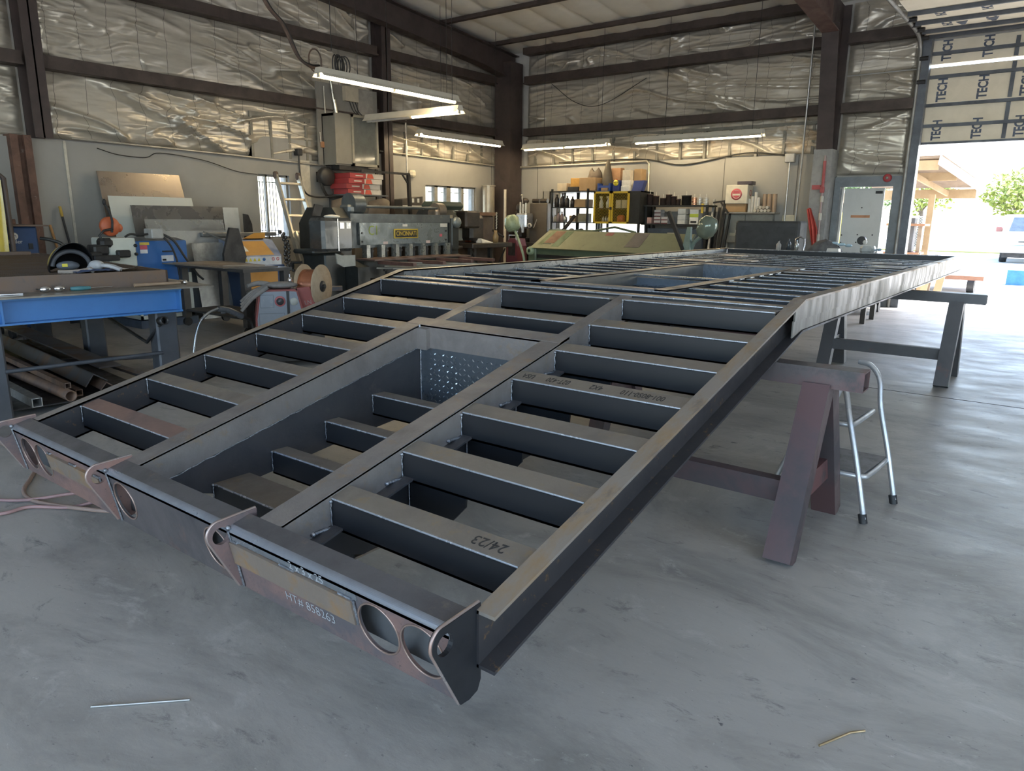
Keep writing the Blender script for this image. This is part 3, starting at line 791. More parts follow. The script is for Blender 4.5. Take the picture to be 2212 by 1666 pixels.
for i in range(26):
    for j in range(13):
        x = XL1+0.07+i*0.028; z = zt-0.03-j*0.026
        if x > XR1-0.05: continue
        s = 1 if (i+j) % 2 else -1
        c, sn = math.cos(R(38)*1), math.sin(R(38)*s)
        d = 0.0105; w = 0.0035
        p = [(x-d*c,-0.772,z-d*sn),(x+w*sn,-0.7755,z-w*c),(x+d*c,-0.772,z+d*sn),(x-w*sn,-0.7755,z+w*c)]
        b.add(p+[(x,-0.772,z)], [(0,1,2,3)])
b.build('tread_pattern', mat('tread_lug',(0.38,0.42,0.46),0.28,0.8,scale=20), tp)
b = MB(); b.tube([(XL1+0.004,-0.776,zt),(XL1+0.004,-0.776,zt-0.34)],0.005,6); b.build('weld_bead', WELD, tp)
# lower bearers in the well
zb = lambda t: rampz(t)-0.26
for k, t in enumerate((-1.93,-1.66,-1.38,-1.10)):
    wd = 0.16 if k == 0 else 0.075
    o = cross(t, XL1, XR0+0.08, lambda q, z=rampz(t)-0.215: z, depth=0.10 if k else 0.07, wid=wd, name='well_bearer'); welds(o, XL1+0.006, t, rampz(t)-0.219, rampz(t)-0.30)
# bracket gussets beyond the right well angle (dark rounded plates)
for k, t in enumerate(tr[1:5]):
    b = MB(); z = zr(t)
    b.prism([(XR1,z-0.10),(XR1+0.26,z-0.10),(XR1+0.255,z-0.15),(XR1+0.20,z-0.21),(XR1+0.11,z-0.235),(XR1,z-0.25)], t+0.03, t+0.038, 'Y')
    o = b.build('gusset', WEBDARK, trailer)
    b = MB(); b.tube([(XR1+0.003,t+0.026,z-0.10),(XR1+0.003,t+0.026,z-0.24)],0.003,6); b.tube([(XR1+0.02,t+0.026,z-0.101),(XR1+0.24,t+0.026,z-0.101)],0.0028,6); b.build('weld_bead', WELD, o)
for k, t in enumerate(tr[:6]):
    xs = XR1+0.004 if k < 5 else 1.788
    b = MB(); b.tube([(xs,t-0.07,zr(t)-0.095),(xs+0.001,t-0.035,zr(t)-0.094),(xs+0.006,t-0.003,zr(t)-0.098)],0.006,6); b.ell((xs,t-0.075,zr(t)-0.095),0.009,0.009,0.008,8,6); b.build('weld_bead', WELD, trailer)
# well lower angle along the right side
part('well_lower_angle', PLATEB, trailer, lambda b: b.hexa([(XR1,TW0,rampz(TW0)-0.106),(XR1+0.05,TW0,rampz(TW0)-0.106),(XR1+0.05,-0.7,rampz(-0.7)-0.106),(XR1,-0.7,rampz(-0.7)-0.106),(XR1,TW0,rampz(TW0)-0.098),(XR1+0.05,TW0,rampz(TW0)-0.098),(XR1+0.05,-0.7,rampz(-0.7)-0.098),(XR1,-0.7,rampz(-0.7)-0.098)]))
# deck opening with its angle frame and inner plates
OX0, OX1, OT0, OT1 = 0.86, 1.775, 0.30, 2.85; zo = ZD-0.040
def boxframe(name, p):
    b = MB(); b.box(*p); return b.build(name, STEEL, trailer)
f1 = boxframe('opening_angle', ((OX0,OT0,zo-0.006),(OX0+0.075,OT1,zo+0.003))); boxframe('opening_angle', ((OX1-0.075,OT0,zo-0.006),(OX1,OT1,zo+0.004)))
boxframe('opening_angle', ((OX0,OT0,zo-0.005),(OX1,OT0+0.07,zo+0.003))); boxframe('opening_angle', ((OX0,OT1-0.075,zo-0.005),(OX1,OT1,zo+0.003)))
part('opening_plate', mat('opening_plate_brown',(0.20,0.185,0.165),0.4,0.5,scale=3), trailer, lambda b: b.box((OX0+0.066,OT0+0.07,zo-0.30),(OX0+0.075,OT1-0.07,zo)))
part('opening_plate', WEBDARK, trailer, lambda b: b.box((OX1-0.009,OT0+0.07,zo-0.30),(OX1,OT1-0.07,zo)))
BLUEPL = mat('opening_plate_blue', (0.20,0.235,0.29), 0.35, 0.6, col2=(0.15,0.17,0.20), scale=5)
o = part('opening_plate', BLUEPL, trailer, lambda b: (b.box((OX0+0.075,1.55,zo-0.28),(OX1-0.01,1.558,zo-0.045)), b.box((OX0+0.075,1.50,zo-0.10),(OX1-0.01,1.55,zo-0.094)), b.box((OX0+0.075,1.50,zo-0.03),(OX1-0.01,1.58,zo-0.02))))
b = MB()
for i in range(5):
    x = OX0+0.09+i*0.17; b.tube([(x,1.497,zo-0.024),(x+0.06,1.497,zo-0.024)],0.006,6)
b.build('weld_bead', WELD, o)
part('opening_plate', BLUEPL, trailer, lambda b: b.box((OX0+0.075,OT1-0.075,zo-0.28),(OX1-0.01,OT1-0.067,zo-0.003)))
b = MB()
for i in range(9):
    t = 1.2+i*0.19; b.tube([(OX1+0.002,t,zo-0.004),(OX1+0.002,t+0.07+0.05*(i>5),zo-0.004)],0.006,6)
b.build('weld_bead', WELD, f1)
# longitudinal main beams below the deck
for x in (0.95, 1.70):
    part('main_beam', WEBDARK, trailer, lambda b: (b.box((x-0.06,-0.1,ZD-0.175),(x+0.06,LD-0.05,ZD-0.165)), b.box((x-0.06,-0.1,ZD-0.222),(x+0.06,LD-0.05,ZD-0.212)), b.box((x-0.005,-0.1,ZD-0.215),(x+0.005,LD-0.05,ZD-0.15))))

# ------------------------------------------------------------------ tail plate with light holes and pin lugs
P1 = Vector((0,-2.278,0.410)); P2 = Vector((0,-2.237,0.202)); VV = (P2-P1).normalized(); NN = Vector((1,0,0)).cross(VV)   # outward (towards the camera)
if NN.y > 0: NN = -NN
def facemap(u, v, w): return tuple(P1+Vector((u,0,0))+VV*v-NN*w)
FL = (P2-P1).length
holes = [(0.10,0.108),(0.245,0.108),(0.955,0.105),(1.555,0.105),(2.272,0.105),(2.425,0.105)]
tail = None
BEND = mat('bend_sheen',(0.36,0.38,0.42),0.36,0.6,col2=(0.22,0.225,0.24),scale=3)  # paler steel colour paints the sheen along the tail bend
TAILTOP = mat('tail_top_flange', (0.155,0.15,0.155), 0.42, 0.45, col2=(0.10,0.095,0.098), scale=4, col3=(0.22,0.18,0.15), scale3=11, lo3=0.6, hi3=0.72, bump=0.08)
for i, (ua, ub) in enumerate(((-0.01,0.862),(0.868,1.642),(1.650,2.526))):
    b = MB(); hl = [circ(u,v,0.072,32) for u, v in holes if ua < u < ub]
    b.plate([(ua,0.015),(ub,0.015),(ub,FL),(ua,FL)], hl, 0.008, facemap)
    nface = len(b.f)
    # top flange and rounded bend
    pts = []
    for k in range(8):
        a = k/7*R(76)
        pts.append((P1.y+0.020-0.020*math.cos(a), P1.z-0.014+0.020*math.sin(a)))
    pts = [(facemap(0,0.016,0)[1], facemap(0,0.016,0)[2])]+pts+[(-2.205, rampz(-2.205)+0.004)]
    for k in range(len(pts)-1):
        (ya,za),(yb,zb_) = pts[k],pts[k+1]
        b.hexa([(ua,ya,za-0.008),(ub,ya,za-0.008),(ub,yb,zb_-0.008),(ua,yb,zb_-0.008),(ua,ya,za),(ub,ya,za),(ub,yb,zb_),(ua,yb,zb_)])
    b.mi = [0 if k < nface else (2 if k < nface+6*8 else 1) for k in range(len(b.mi))]
    o = b.build('tail_plate', [PRIMER, TAILTOP, BEND] if i != 1 else [mat('tail_plate_middle', (0.16,0.14,0.14), 0.42, 0.4, col2=(0.085,0.08,0.085), scale=2.0, col3=(0.24,0.15,0.12), scale3=3, lo3=0.6, hi3=0.75, bump=0.08, bscale=90), TAILTOP, BEND], trailer)
    if i == 2: tail = o
    for (u, v) in holes:
        if ua < u < ub:
            b = MB(); pts3 = [facemap(u+0.0725*math.cos(2*PI*k/40), v+0.0725*math.sin(2*PI*k/40), -0.0005) for k in range(41)]
            b.tube(pts3, 0.003, 6, False); b.build('hole_edge', CUT, o)
# backing channel inside the tail, seen through the holes
part('tail_channel', mat('tail_inner',(0.19,0.195,0.20),0.4,0.5,scale=4), trailer, lambda b: b.box((0.0,-2.205,0.235),(W-0.06,-2.197,0.41)))
# flat bars stitched to the face
BAR = mat('rusty_flat_bar', (0.24,0.19,0.15), 0.6, 0.25, col2=(0.33,0.19,0.08), scale=9, lo=0.45, hi=0.66, bump=0.15, bscale=60)
for (ua, ub, va, vb) in ((1.655,2.195,0.045,0.118),(0.335,0.80,0.052,0.120)):
    b = MB(); p = [facemap(u,v,w) for w in (0,-0.012) for (u,v) in ((ua,va),(ub,va),(ub,vb),(ua,vb))]
    b.hexa(p); o = b.build('flat_bar', BAR, trailer)
    L = ub-ua
    for q in ((0.0,0.06),(0.44,0.56),(0.90,1.0)):
        b = MB(); b.tube([facemap(ua+L*(q[0]+(q[1]-q[0])*k/8),va-0.002+0.001*(k%2),-0.004) for k in range(9)],0.0045,7); b.build('weld_bead', WELD, o)
    b = MB(); b.tube([facemap(ub+0.002,va+(vb-va)*k/6,-0.004) for k in range(7)],0.0042,7); b.build('weld_bead', WELD, o)
part('face_strip', mat('face_strip_steel',(0.30,0.32,0.34),0.35,0.6,scale=6), trailer, lambda b: b.hexa([facemap(u,v,w) for w in (0,-0.003) for (u,v) in ((1.66,0.017),(2.21,0.017),(2.21,0.043),(1.66,0.043))]))
# pin lugs
LUG = [(-2.181,0.440),(-2.181,0.243),(-2.193,0.217),(-2.222,0.209),(-2.252,0.212)]
def lug(x, m):
    arc = [(-2.303+0.039*math.cos(a), 0.396+0.039*math.sin(a)) for a in [R(205)-R(120)*k/12 for k in range(13)]]
    out = LUG+arc
    b = MB(); hole = circ(-2.302,0.391,0.0265,24)
    b.plate(out, [hole], 0.014, lambda u,v,w: (x-0.007+w,u,v))
    o = b.build('pin_lug', m, trailer)
    b = MB(); b.tube([(x,p[0],p[1]) for p in [LUG[-1]]+arc+[LUG[0]]],0.0045,6,False); b.build('cut_edge', CUTG, o)
    if x > 2.4: return o
    b = MB(); n = 16; b.tube([(x+0.009,facemap(0,v,0)[1]-0.004,facemap(0,v,0)[2]) for v in [0.01+FL*0.93*k/n for k in range(n+1)]],0.004,6); b.ell((x+0.009,P1.y-0.002,P1.z),0.009,0.008,0.008,8,6); b.build('weld_bead', WELD, o)
    return o
lug(2.530, mat('lug_black',(0.022,0.024,0.028),0.42,0.2)); lug(1.646, PRIMER); lug(0.865, PRIMER); lug(-0.012, PRIMER)
# chalk marks on the tail
text('chalk_mark', 'HT# 858263', 0.042, frame(facemap(1.985,0.155,-0.0015),(1,0,-0.0),-VV), CHALK, tail, 0.0004, bold=-0.0006)
text('chalk_mark', '2 x 3 x 25', 0.036, frame(facemap(2.01,0.030,-0.0035),(1,0,0),-VV), CHALK, tail, 0.0004)
o = [q for q in trailer.children if q.name.startswith('crossmember')]
INK = mat('marker_ink',(0.03,0.028,0.027),0.7)
for xw_, sw in ((1.86,'USA'),(2.0,'02T-420'),(2.17,'4X2'),(2.36,'001-80S0-110')):
    text('stencil', sw, 0.05, frame((xw_,tr[3]+0.038,zr(tr[3]+0.038)+0.001),(-1,0,0),(0,-1,-SLP)), INK, trailer, 0.0003, sx=0.62)
text('stencil', '24/23', 0.05, frame((2.40,tr[0]+0.038,zr(tr[0]+0.038)+0.001),(-1,0,0),(0,-1,-SLP)), INK, trailer, 0.0003)
# ================================================================== SAWHORSES, STEP STOOL, FLOOR BITS
HORSE = mat('sawhorse_steel', (0.115,0.10,0.10), 0.45, 0.35, col2=(0.17,0.075,0.072), scale=1.6, lo=0.42, hi=0.62, col3=(0.065,0.062,0.065), scale3=5, lo3=0.55, hi3=0.7, bump=0.06)
HORSER = mat('sawhorse_oxide', (0.115,0.068,0.07), 0.48, 0.2, col2=(0.075,0.064,0.068), scale=2.2, lo=0.42, hi=0.62, bump=0.06)
def sawhorse(y, x0, x1, legs, label, m, mr, top=0.732, splay=0.34):
    t = thing('sawhorse', label, 'sawhorse', ((x0+x1)/2,y,0), 'steel sawhorses under the frame')
    b = MB(); b.rtube((x0,y,top-0.04),(x1,y,top-0.04),0.10,0.08,0.006); b.build('beam', m, t)
    for x in legs:
        for s in (-1,1):
            b = MB(); b.bar((x,y+s*0.03,top-0.08),(x-0.0,y+s*splay,0.002),0.105,0.085,(0,1,0) if 0 else (0,0,1))
            b.build('leg', mr, t)
        b = MB(); b.bar((x,y-splay*0.64,0.25),(x,y+splay*0.64,0.25),0.05,0.10); b.build('leg_brace', m, t)
    b = MB(); b.bar((legs[0],y-splay*0.60,0.25),(legs[-1],y-splay*0.60,0.25),0.06,0.09); b.build('stretcher', mr, t)
    return t
sawhorse(-0.295, 0.55, 2.93, (0.78,2.76), 'dark red-brown steel sawhorse under the knee of the ramp, beside the step stool', HORSE, HORSER)
HORSEG = mat('sawhorse_grey', (0.12,0.12,0.125), 0.5, 0.3, col2=(0.09,0.088,0.092), scale=2, col3=(0.17,0.10,0.09), scale3=3, lo3=0.62, hi3=0.72)
sawhorse(3.61, 0.9, 3.0, (1.88,2.80), 'dark grey steel sawhorse under the far half of the deck, nearest the open door', HORSEG, HORSEG, top=0.741, splay=0.30)
for k, (x, y) in enumerate(((1.25,0.45),)):
    sawhorse(0.72, 0.35, 2.2, (0.55,1.28), 'maroon steel sawhorse under the middle of the frame, seen between crossmembers', HORSER, HORSER, top=0.74, splay=0.24)

ALU = mat('worn_aluminium', (0.56,0.57,0.58), 0.42, 0.6, col2=(0.43,0.44,0.45), scale=9, col3=(0.30,0.30,0.31), scale3=20, lo3=0.62, hi3=0.7)
TREADM = mat('stool_tread', (0.22,0.21,0.205), 0.7, scale=20)
t = thing('step_stool', 'white tubular folding step stool with two grey treads, behind the near sawhorse', 'step stool', (2.78,0.16,0))
XF.append(XF[-1] @ T(0.01,0.06,0))
for (xa, ya, xb, yb) in ((2.925,-0.08,2.70,0.12),(2.985,0.26,2.79,0.40)):
    b = MB(); b.tube(spline([(xa,ya,0.02),(xa-0.06,ya+0.04,0.24),(xa-0.12,ya+0.075,0.44),(xb+0.05,yb-0.03,0.56),(xb+0.0,yb,0.62),(xb-0.06,yb+0.02,0.63)],6),0.0125,8); leg = b.build('front_leg', ALU, t)
    b = MB(); b.cyl((xa,ya,0.0),(xa-0.01,ya+0.005,0.04),0.018,10); b.build('rubber_foot', BLACK, leg)
for (xa, ya) in ((2.475,0.02),(2.50,0.36)):
    b = MB(); b.tube([(xa,ya,0.02),(xa+0.20,ya+0.04,0.58)],0.0115,8); leg = b.build('rear_leg', ALU, t)
    b = MB(); b.cyl((xa,ya,0.0),(xa+0.01,ya,0.05),0.018,10); b.build('rubber_foot', BLACK, leg)
for (xc, yc, z, w) in ((2.77,0.13,0.21,0.17),(2.71,0.19,0.42,0.13)):
    b = MB(); b.hexa([(xc-w,yc-0.15,z-0.015),(xc+w*0.7,yc-0.16,z-0.015),(xc+w*0.9,yc+0.17,z-0.015),(xc-w*.8,yc+0.18,z-0.015),(xc-w,yc-0.15,z),(xc+w*0.7,yc-0.16,z),(xc+w*0.9,yc+0.17,z),(xc-w*.8,yc+0.18,z)]); tr_ = b.build('tread', TREADM, t)
    b = MB(); b.tube(spline([(xc-w*0.6,yc-0.165,z-0.012),(xc+w*0.62,yc-0.17,z-0.012),(xc+w*0.82,yc-0.10,z-0.012),(xc+w*0.92,yc+0.17,z-0.012)],5),0.012,7); b.build('tread_rim', ALU, tr_)
b = MB(); b.tube([(2.50,0.03,0.10),(2.56,0.10,0.05),(2.52,0.36,0.10)],0.009,7); b.build('cross_tie', ALU, t)
XF.pop()

b = MB(); b.cyl((1.575,-2.67,0.004),(1.755,-2.49,0.004),0.003,6); tag(b.build('welding_rod', GALV), 'thin straight welding rod lying on the concrete in front of the tail', 'rod')
b = MB(); b.tube([(3.17,-1.60,0.004),(3.22,-1.50,0.004),(3.25,-1.47,0.006)],0.003,6); tag(b.build('wire_scrap', mat('brass_wire',(0.45,0.33,0.18),0.4,0.6)), 'short bent brass wire scrap on the floor right of the ramp', 'wire')
HOSE = mat('air_hose_brown', (0.30,0.21,0.17), 0.6, col2=(0.24,0.17,0.14), scale=10)
b = MB(); b.tube(spline([(-1.6,-2.02,0.012),(-0.97,-1.96,0.012),(-0.62,-2.02,0.012),(-0.45,-2.10,0.012),(-0.30,-2.18,0.012),(-0.13,-2.20,0.012),(0.08,-2.13,0.012),(0.35,-1.98,0.012),(0.5,-1.75,0.012)],10),0.010,8)
tag(b.build('air_hose', HOSE), 'brown air hose snaking over the floor by the left tail corner', 'hose')
b = MB(); b.tube(spline([(-1.0,-2.52,0.01),(-0.26,-2.29,0.01),(-0.02,-2.05,0.03),(0.12,-2.0,0.03),(0.09,-2.12,0.012),(-0.06,-2.24,0.012),(-0.10,-2.38,0.012),(-0.5,-2.6,0.012)],10),0.008,8)
tag(b.build('extension_lead', mat('cord_pink',(0.36,0.22,0.21),0.55)), 'dull pink cord looping over the hose at the left tail corner', 'cord')

# ================================================================== WELDING BENCH
BLUE = mat('beam_blue', (0.05,0.175,0.42), 0.45, 0.05, col2=(0.045,0.15,0.37), scale=3, bump=0.05)
BENCHLEG = mat('bench_leg_grey', (0.085,0.092,0.105), 0.5, 0.3, col2=(0.065,0.07,0.08), scale=4)
RUSTBAR = mat('rusty_flat', (0.135,0.10,0.082), 0.6, 0.25, col2=(0.185,0.115,0.07), scale=5, col3=(0.09,0.08,0.075), scale3=8, bump=0.1)
TOPPL = mat('bench_plate', (0.26,0.24,0.20), 0.45, 0.45, col2=(0.18,0.165,0.14), scale=5)
BX = T(-1.44,-0.48,0,R(-5.5))
with local(BX):
    t = thing('welding_bench', 'long steel welding bench with a blue beam edge, left of the ramp', 'workbench', (-1.7,-0.8,0))
    b = MB(); b.box((-3.45,-1.95,0.79),(0,0.02,0.80)); b.add([(-0.55,0,0.79),(0,0,0.79),(0.0,0.22,0.79),(-0.35,0.26,0.79),(-0.55,0,0.80),(0,0,0.80),(0.0,0.22,0.80),(-0.35,0.26,0.80)],[(0,1,2,3),(4,5,6,7),(0,1,5,4),(1,2,6,5),(2,3,7,6),(3,0,4,7)]) if 0 else None
    b.build('top_plate', TOPPL, t)
    b = MB(); b.box((-0.19,-1.9,0.625),(-0.05,-0.20,0.637)); b.box((-0.19,-1.9,0.775),(-0.05,-0.20,0.788)); b.box((-0.126,-1.9,0.635),(-0.114,-0.20,0.778))
    beam = b.build('edge_beam', BLUE, t)
    for y in (-1.29,-0.215):
        b = MB(); b.box((-0.19,y,0.637),(-0.055,y+0.012,0.775)); b.build('stiffener', BLUE, beam)
    b = MB(); b.box((-3.4,-1.9,0.625),(-3.25,-0.2,0.787)); b.build('edge_beam', BLUE, t)
    for x in (-0.20,-1.74,-3.33):
        for y in (-0.29,-1.36):
            b = MB(); b.bbox((x-0.075,y-0.075,0.0),(x+0.075,y+0.075,0.627),0.012); b.build('leg', BENCHLEG, t)
    b = MB(); b.cyl((-0.13,-1.30,0.33),(-0.13,-0.34,0.33),0.014,8); b.build('tie_rod', BENCHLEG, t)
    b = MB(); b.tube([(-1.3,-0.36,0.52),(-0.24,-0.40,0.40),(-0.10,-0.33,0.56)],0.012,8); b.pipe((-0.12,-0.34,0.56),(-0.06,-0.33,0.57),0.03,0.024,14); b.build('cable_hook', DARK, t)
    b = MB(); b.box((-3.3,-1.35,0.045),(-0.25,-0.42,0.055)); b.build('lower_shelf', DARK, t)
    # grating laid on the top
    g = thing('steel_grating', 'rusty framed steel grating lying on top of the welding bench', 'grating', (-1.8,-1.2,0.80))
    for (a, c) in (((-0.30,-1.95,0.80),(-0.285,-0.19,0.905)),((-3.4,-1.95,0.80),(-3.385,-0.19,0.905)),((-3.4,-0.205,0.80),(-0.285,-0.19,0.905)),((-3.4,-1.95,0.80),(-0.285,-1.935,0.905))):
        b = MB(); b.box(a, c); b.build('frame_bar', RUSTBAR, g)
    b = MB()
    for i in range(85):
        y = -1.92+i*0.02
        b.box((-3.38,y,0.868),(-0.305,y+0.0045,0.898))
    for i in range(12):
        b.box((-3.3+i*0.26,-1.93,0.862),(-3.29+i*0.26,-0.21,0.885))
    b.box((-3.38,-1.93,0.862),(-0.31,-0.21,0.866))
    b.build('grating_bars', RUSTBAR, g)
    b = MB(); b.box((-3.4,-1.9,0.862),(-3.3,-0.3,0.925)); b.build('frame_bar', RUSTBAR, g)
    # plate resting on the grating at the far left
    b = MB(); b.box((-1.0,-1.95,0.900),(-0.42,-1.30,0.906)); tag(b.build('steel_sheet', mat('sheet_blue_grey',(0.13,0.14,0.16),0.4,0.5)), 'dark bluish steel sheet lying on the grating at the left picture edge', 'steel sheet')
    # helmet
    HEL = mat('helmet_black_gloss', (0.012,0.012,0.013), 0.18, 0.0, scale=4, rvar=0.05)
    with local(T(-0.60,-0.72,0.90) @ Matrix.Scale(1.35,4) @ T(0.50,0.98,-0.90)):
        h = thing('welding_helmet', 'glossy black welding helmet lying open towards the camera on the bench', 'welding helmet', (-0.52,-0.98,0.90))
        def hp(u, v):
            a = PI*(u*1.16-0.08); el = v*PI*0.52
            rx, ry, rz_ = 0.115, 0.105, 0.125
            x = -0.50 - 0.13*math.sin(el) + 0.07*max(0.0,math.sin(a))*(1-v)
            r = max(0.0, math.cos(el))**0.55
            return Vector((x, -0.98-ry*math.cos(a)*r, 0.925+rz_*math.sin(a)*r))
        b = MB(); b.grid(hp, 26, 12); o = b.build('shell', HEL, h); md = o.modifiers.new('s','SOLIDIFY'); md.thickness = 0.004
        b = MB(); b.tube([(-0.50,-0.98-0.088*math.cos(PI*k/14),0.93+0.075*math.sin(PI*k/14)) for k in range(15)],0.012,8); b.build('headband', mat('headband_grey',(0.07,0.075,0.085),0.6), h)
        b = MB(); b.ell((-0.49,-1.0,0.932),0.03,0.055,0.024,14,8); knob = b.build('headgear_knob', mat('headgear_slate',(0.12,0.135,0.16),0.6), h)
        b = MB(); b.box((-0.462,-1.035,0.928),(-0.458,-1.010,0.944)); b.build('badge', mat('badge_yellow',(0.75,0.66,0.08),0.5), knob)
        b = MB(); b.tube(spline([(-0.44,-1.06,0.905),(-0.40,-1.0,0.905),(-0.41,-0.92,0.915),(-0.47,-0.87,0.935)],6),0.011,8); b.build('sweatband', mat('sweatband',(0.34,0.29,0.25),0.8), h)
    # gloves and rag
    GLOVE = mat('glove_grey', (0.42,0.43,0.44), 0.8, col2=(0.33,0.33,0.34), scale=20, bump=0.3)
    XF.append(XF[-1] @ T(0.02,0.20,0))
    g2 = thing('work_glove', 'grey work glove draped beside the black helmet on the bench', 'glove', (-0.50,-0.76,0.90))
    b = MB(); b.ell((-0.52,-0.79,0.945),0.055,0.05,0.035,14,8); b.build('palm', GLOVE, g2)
    for k, (dx, dy, l) in enumerate(((0.0,0.06,0.09),(0.025,0.05,0.10),(0.05,0.03,0.095),(-0.02,0.05,0.075))):
        b = MB(); b.tube(spline([(-0.52+dx,-0.79+dy*0.5,0.945),(-0.50+dx,-0.76+dy,0.938),(-0.47+dx,-0.75+dy+l*0.5,0.912)],5),0.013,8); b.build('finger', GLOVE, g2)
    b = MB(); b.tube(spline([(-0.56,-0.82,0.94),(-0.50,-0.85,0.92),(-0.45,-0.84,0.91)],5),0.014,8); b.build('thumb', GLOVE, g2)
    def ragp(u, v):
        return Vector((-0.55+0.17*v+0.01*math.sin(u*9), -0.96+0.26*u, 0.903+0.022*abs(noise.noise(Vector((u*4,v*4,2))))+0.012*math.sin(u*PI)))
    b = MB(); b.grid(ragp, 20, 12); tag(b.build('rag', mat('rag_blue',(0.055,0.08,0.16),0.9)), 'crumpled navy blue rag between the helmet and the grey glove', 'rag')
    XF.pop()
    def papp(u, v):
        return Vector((-0.62+0.22*v, -0.66+0.36*u, 0.903+0.014*math.sin(u*7+v*2)**2+0.02*u*v))
    b = MB(); b.grid(papp, 18, 8); tag(b.build('paper_sheet', mat('paper_white',(0.72,0.71,0.68),0.8)), 'curled white drawing sheet lying on the right end of the grating', 'paper')
    # tools on the plate edge
    CHROME = mat('chrome', (0.75,0.75,0.76), 0.14, 1.0, scale=10, rvar=0.05)
    b = MB(); b.bar((-0.16,-1.30,0.806),(-0.15,-1.16,0.806),0.012,0.006); b.lathe([(0.009,0.801),(0.016,0.801),(0.016,0.811),(0.009,0.811),(0.009,0.801)],(-0.161,-1.31,0),'Z',14); b.bar((-0.15,-1.16,0.806),(-0.14,-1.14,0.806),0.02,0.007)
    tag(b.build('wrench', CHROME), 'small chrome wrench on the bench edge below the grating bar', 'wrench')
    g3 = thing('safety_glasses', 'mirrored safety glasses lying on the bench edge between wrench and screwdriver', 'glasses', (-0.2,-0.95,0.80))
    for y in (-1.01,-0.93):
        b = MB(); b.ell((-0.17,y,0.823),0.016,0.034,0.021,14,8); b.build('lens', CHROME, g3)
    b = MB(); b.tube([(-0.17,-1.045,0.825),(-0.25,-1.04,0.82)],0.004,6); b.build('temple', DARK, g3)
    b = MB(); b.tube([(-0.17,-0.895,0.825),(-0.25,-0.88,0.82)],0.004,6); b.build('temple', DARK, g3)
    s_ = thing('screwdriver', 'teal-handled screwdriver lying along the bench edge', 'screwdriver', (-0.2,-0.7,0.80))
    b = MB(); b.lathe([(0.003,-0.86),(0.013,-0.855),(0.015,-0.80),(0.012,-0.74),(0.006,-0.735)],(-0.2,0,0.815),'Y',12); b.build('handle', mat('teal_plastic',(0.07,0.22,0.25),0.35), s_)
    b = MB(); b.cyl((-0.2,-0.74,0.815),(-0.2,-0.60,0.815),0.004,8); b.build('shaft', CHROME, s_)
    hm = thing('hammer', 'ball-peen hammer with a wooden handle on the right end of the bench', 'hammer', (-0.2,-0.25,0.80))
    b = MB(); b.tube([(-0.20,-0.46,0.815),(-0.20,-0.30,0.815),(-0.20,-0.14,0.815)],0.013,8,True,0.010); b.build('handle', mat('hickory',(0.33,0.23,0.15),0.55), hm)
    b = MB(); b.cyl((-0.25,-0.12,0.82),(-0.18,-0.12,0.82),0.014,10); b.ell((-0.165,-0.12,0.82),0.017,0.017,0.017,10,8); b.build('head', CHROME, hm)
    # steel stock on the lower shelf
    STOCK = mat('stock_steel', (0.11,0.105,0.105), 0.5, 0.4, col2=(0.20,0.125,0.08), scale=4, lo=0.5, hi=0.68)
    STOCKR = mat('stock_rusty', (0.21,0.13,0.085), 0.65, 0.25, col2=(0.13,0.095,0.08), scale=8)
    def tb(name, m, label, a, c, w, h, tk=0.005):
        b = MB(); b.rtube(a, c, w, h, tk); return tag(b.build(name, m), label, 'steel tube', 'steel stock on the bench shelf')
    tb('square_tube', GALV, 'bright-ended square steel tube nearest the left bench leg', (-2.6,-1.20,0.085),(-0.22,-1.13,0.085),0.06,0.06)
    b = MB(); b.pipe((-2.9,-1.08,0.095),(-0.22,-0.93,0.095),0.038,0.031,18); tag(b.build('round_pipe', STOCKR), 'rusty round pipe on the bench shelf, open end towards the ramp', 'pipe', 'steel stock on the bench shelf')
    tb('square_tube', STOCKR, 'rusty small square tube lying on top of the round pipe', (-2.9,-0.98,0.155),(-0.30,-0.92,0.152),0.038,0.038)
    tb('square_tube', STOCKR, 'short rusty square tube between the round pipe and the angle bars', (-2.7,-0.86,0.078),(-0.36,-0.84,0.078),0.045,0.045)
    def ang(name, label, a, c, w, m, roll):
        a = Vector(a); c = Vector(c); d = (c-a).normalized(); n = Vector((0,0,1)); sd = d.cross(n).normalized()
        u1 = (sd*math.cos(roll)+n*math.sin(roll)); u2 = (-sd*math.sin(roll)+n*math.cos(roll))
        b = MB()
        for (p, q) in ((u1,u2),(u2,u1)):
            vs = []
            for e in (a, c):
                vs += [e, e+p*w, e+p*w+q*0.007, e+q*0.007]
            b.hexa(vs)
        return tag(b.build(name, m), label, 'angle bar', 'steel stock on the bench shelf')
    ang('angle_bar', 'wide grey angle bar with its peak up, leaning over the rusty tubes', (-3.0,-0.80,0.24),(-0.42,-0.72,0.19),0.11,STOCK,R(215))
    ang('angle_bar', 'narrow rusty angle bar with its peak up beside the wide grey angle', (-2.6,-0.60,0.13),(-0.36,-0.66,0.13),0.07,STOCKR,R(220))
    b = MB(); b.bar((-3.2,-0.66,0.27),(-0.75,-0.50,0.16),0.16,0.012); tag(b.build('flat_bar_stock', STOCK), 'broad dark flat bar sloping across the bench shelf', 'flat bar', 'steel stock on the bench shelf')
    b = MB(); b.bar((-2.8,-0.50,0.12),(-0.5,-0.30,0.08),0.07,0.02); tag(b.build('flat_bar_stock', STOCK), 'narrow dark flat bar slanting towards the right bench leg', 'flat bar', 'steel stock on the bench shelf')
    b = MB(); b.bar((-1.9,-0.9,0.075),(-1.3,0.1,0.09),0.07,0.03); tag(b.build('flat_bar_stock', STOCK), 'short dark bar lying crosswise behind the middle bench leg', 'flat bar', 'steel stock on the bench shelf')

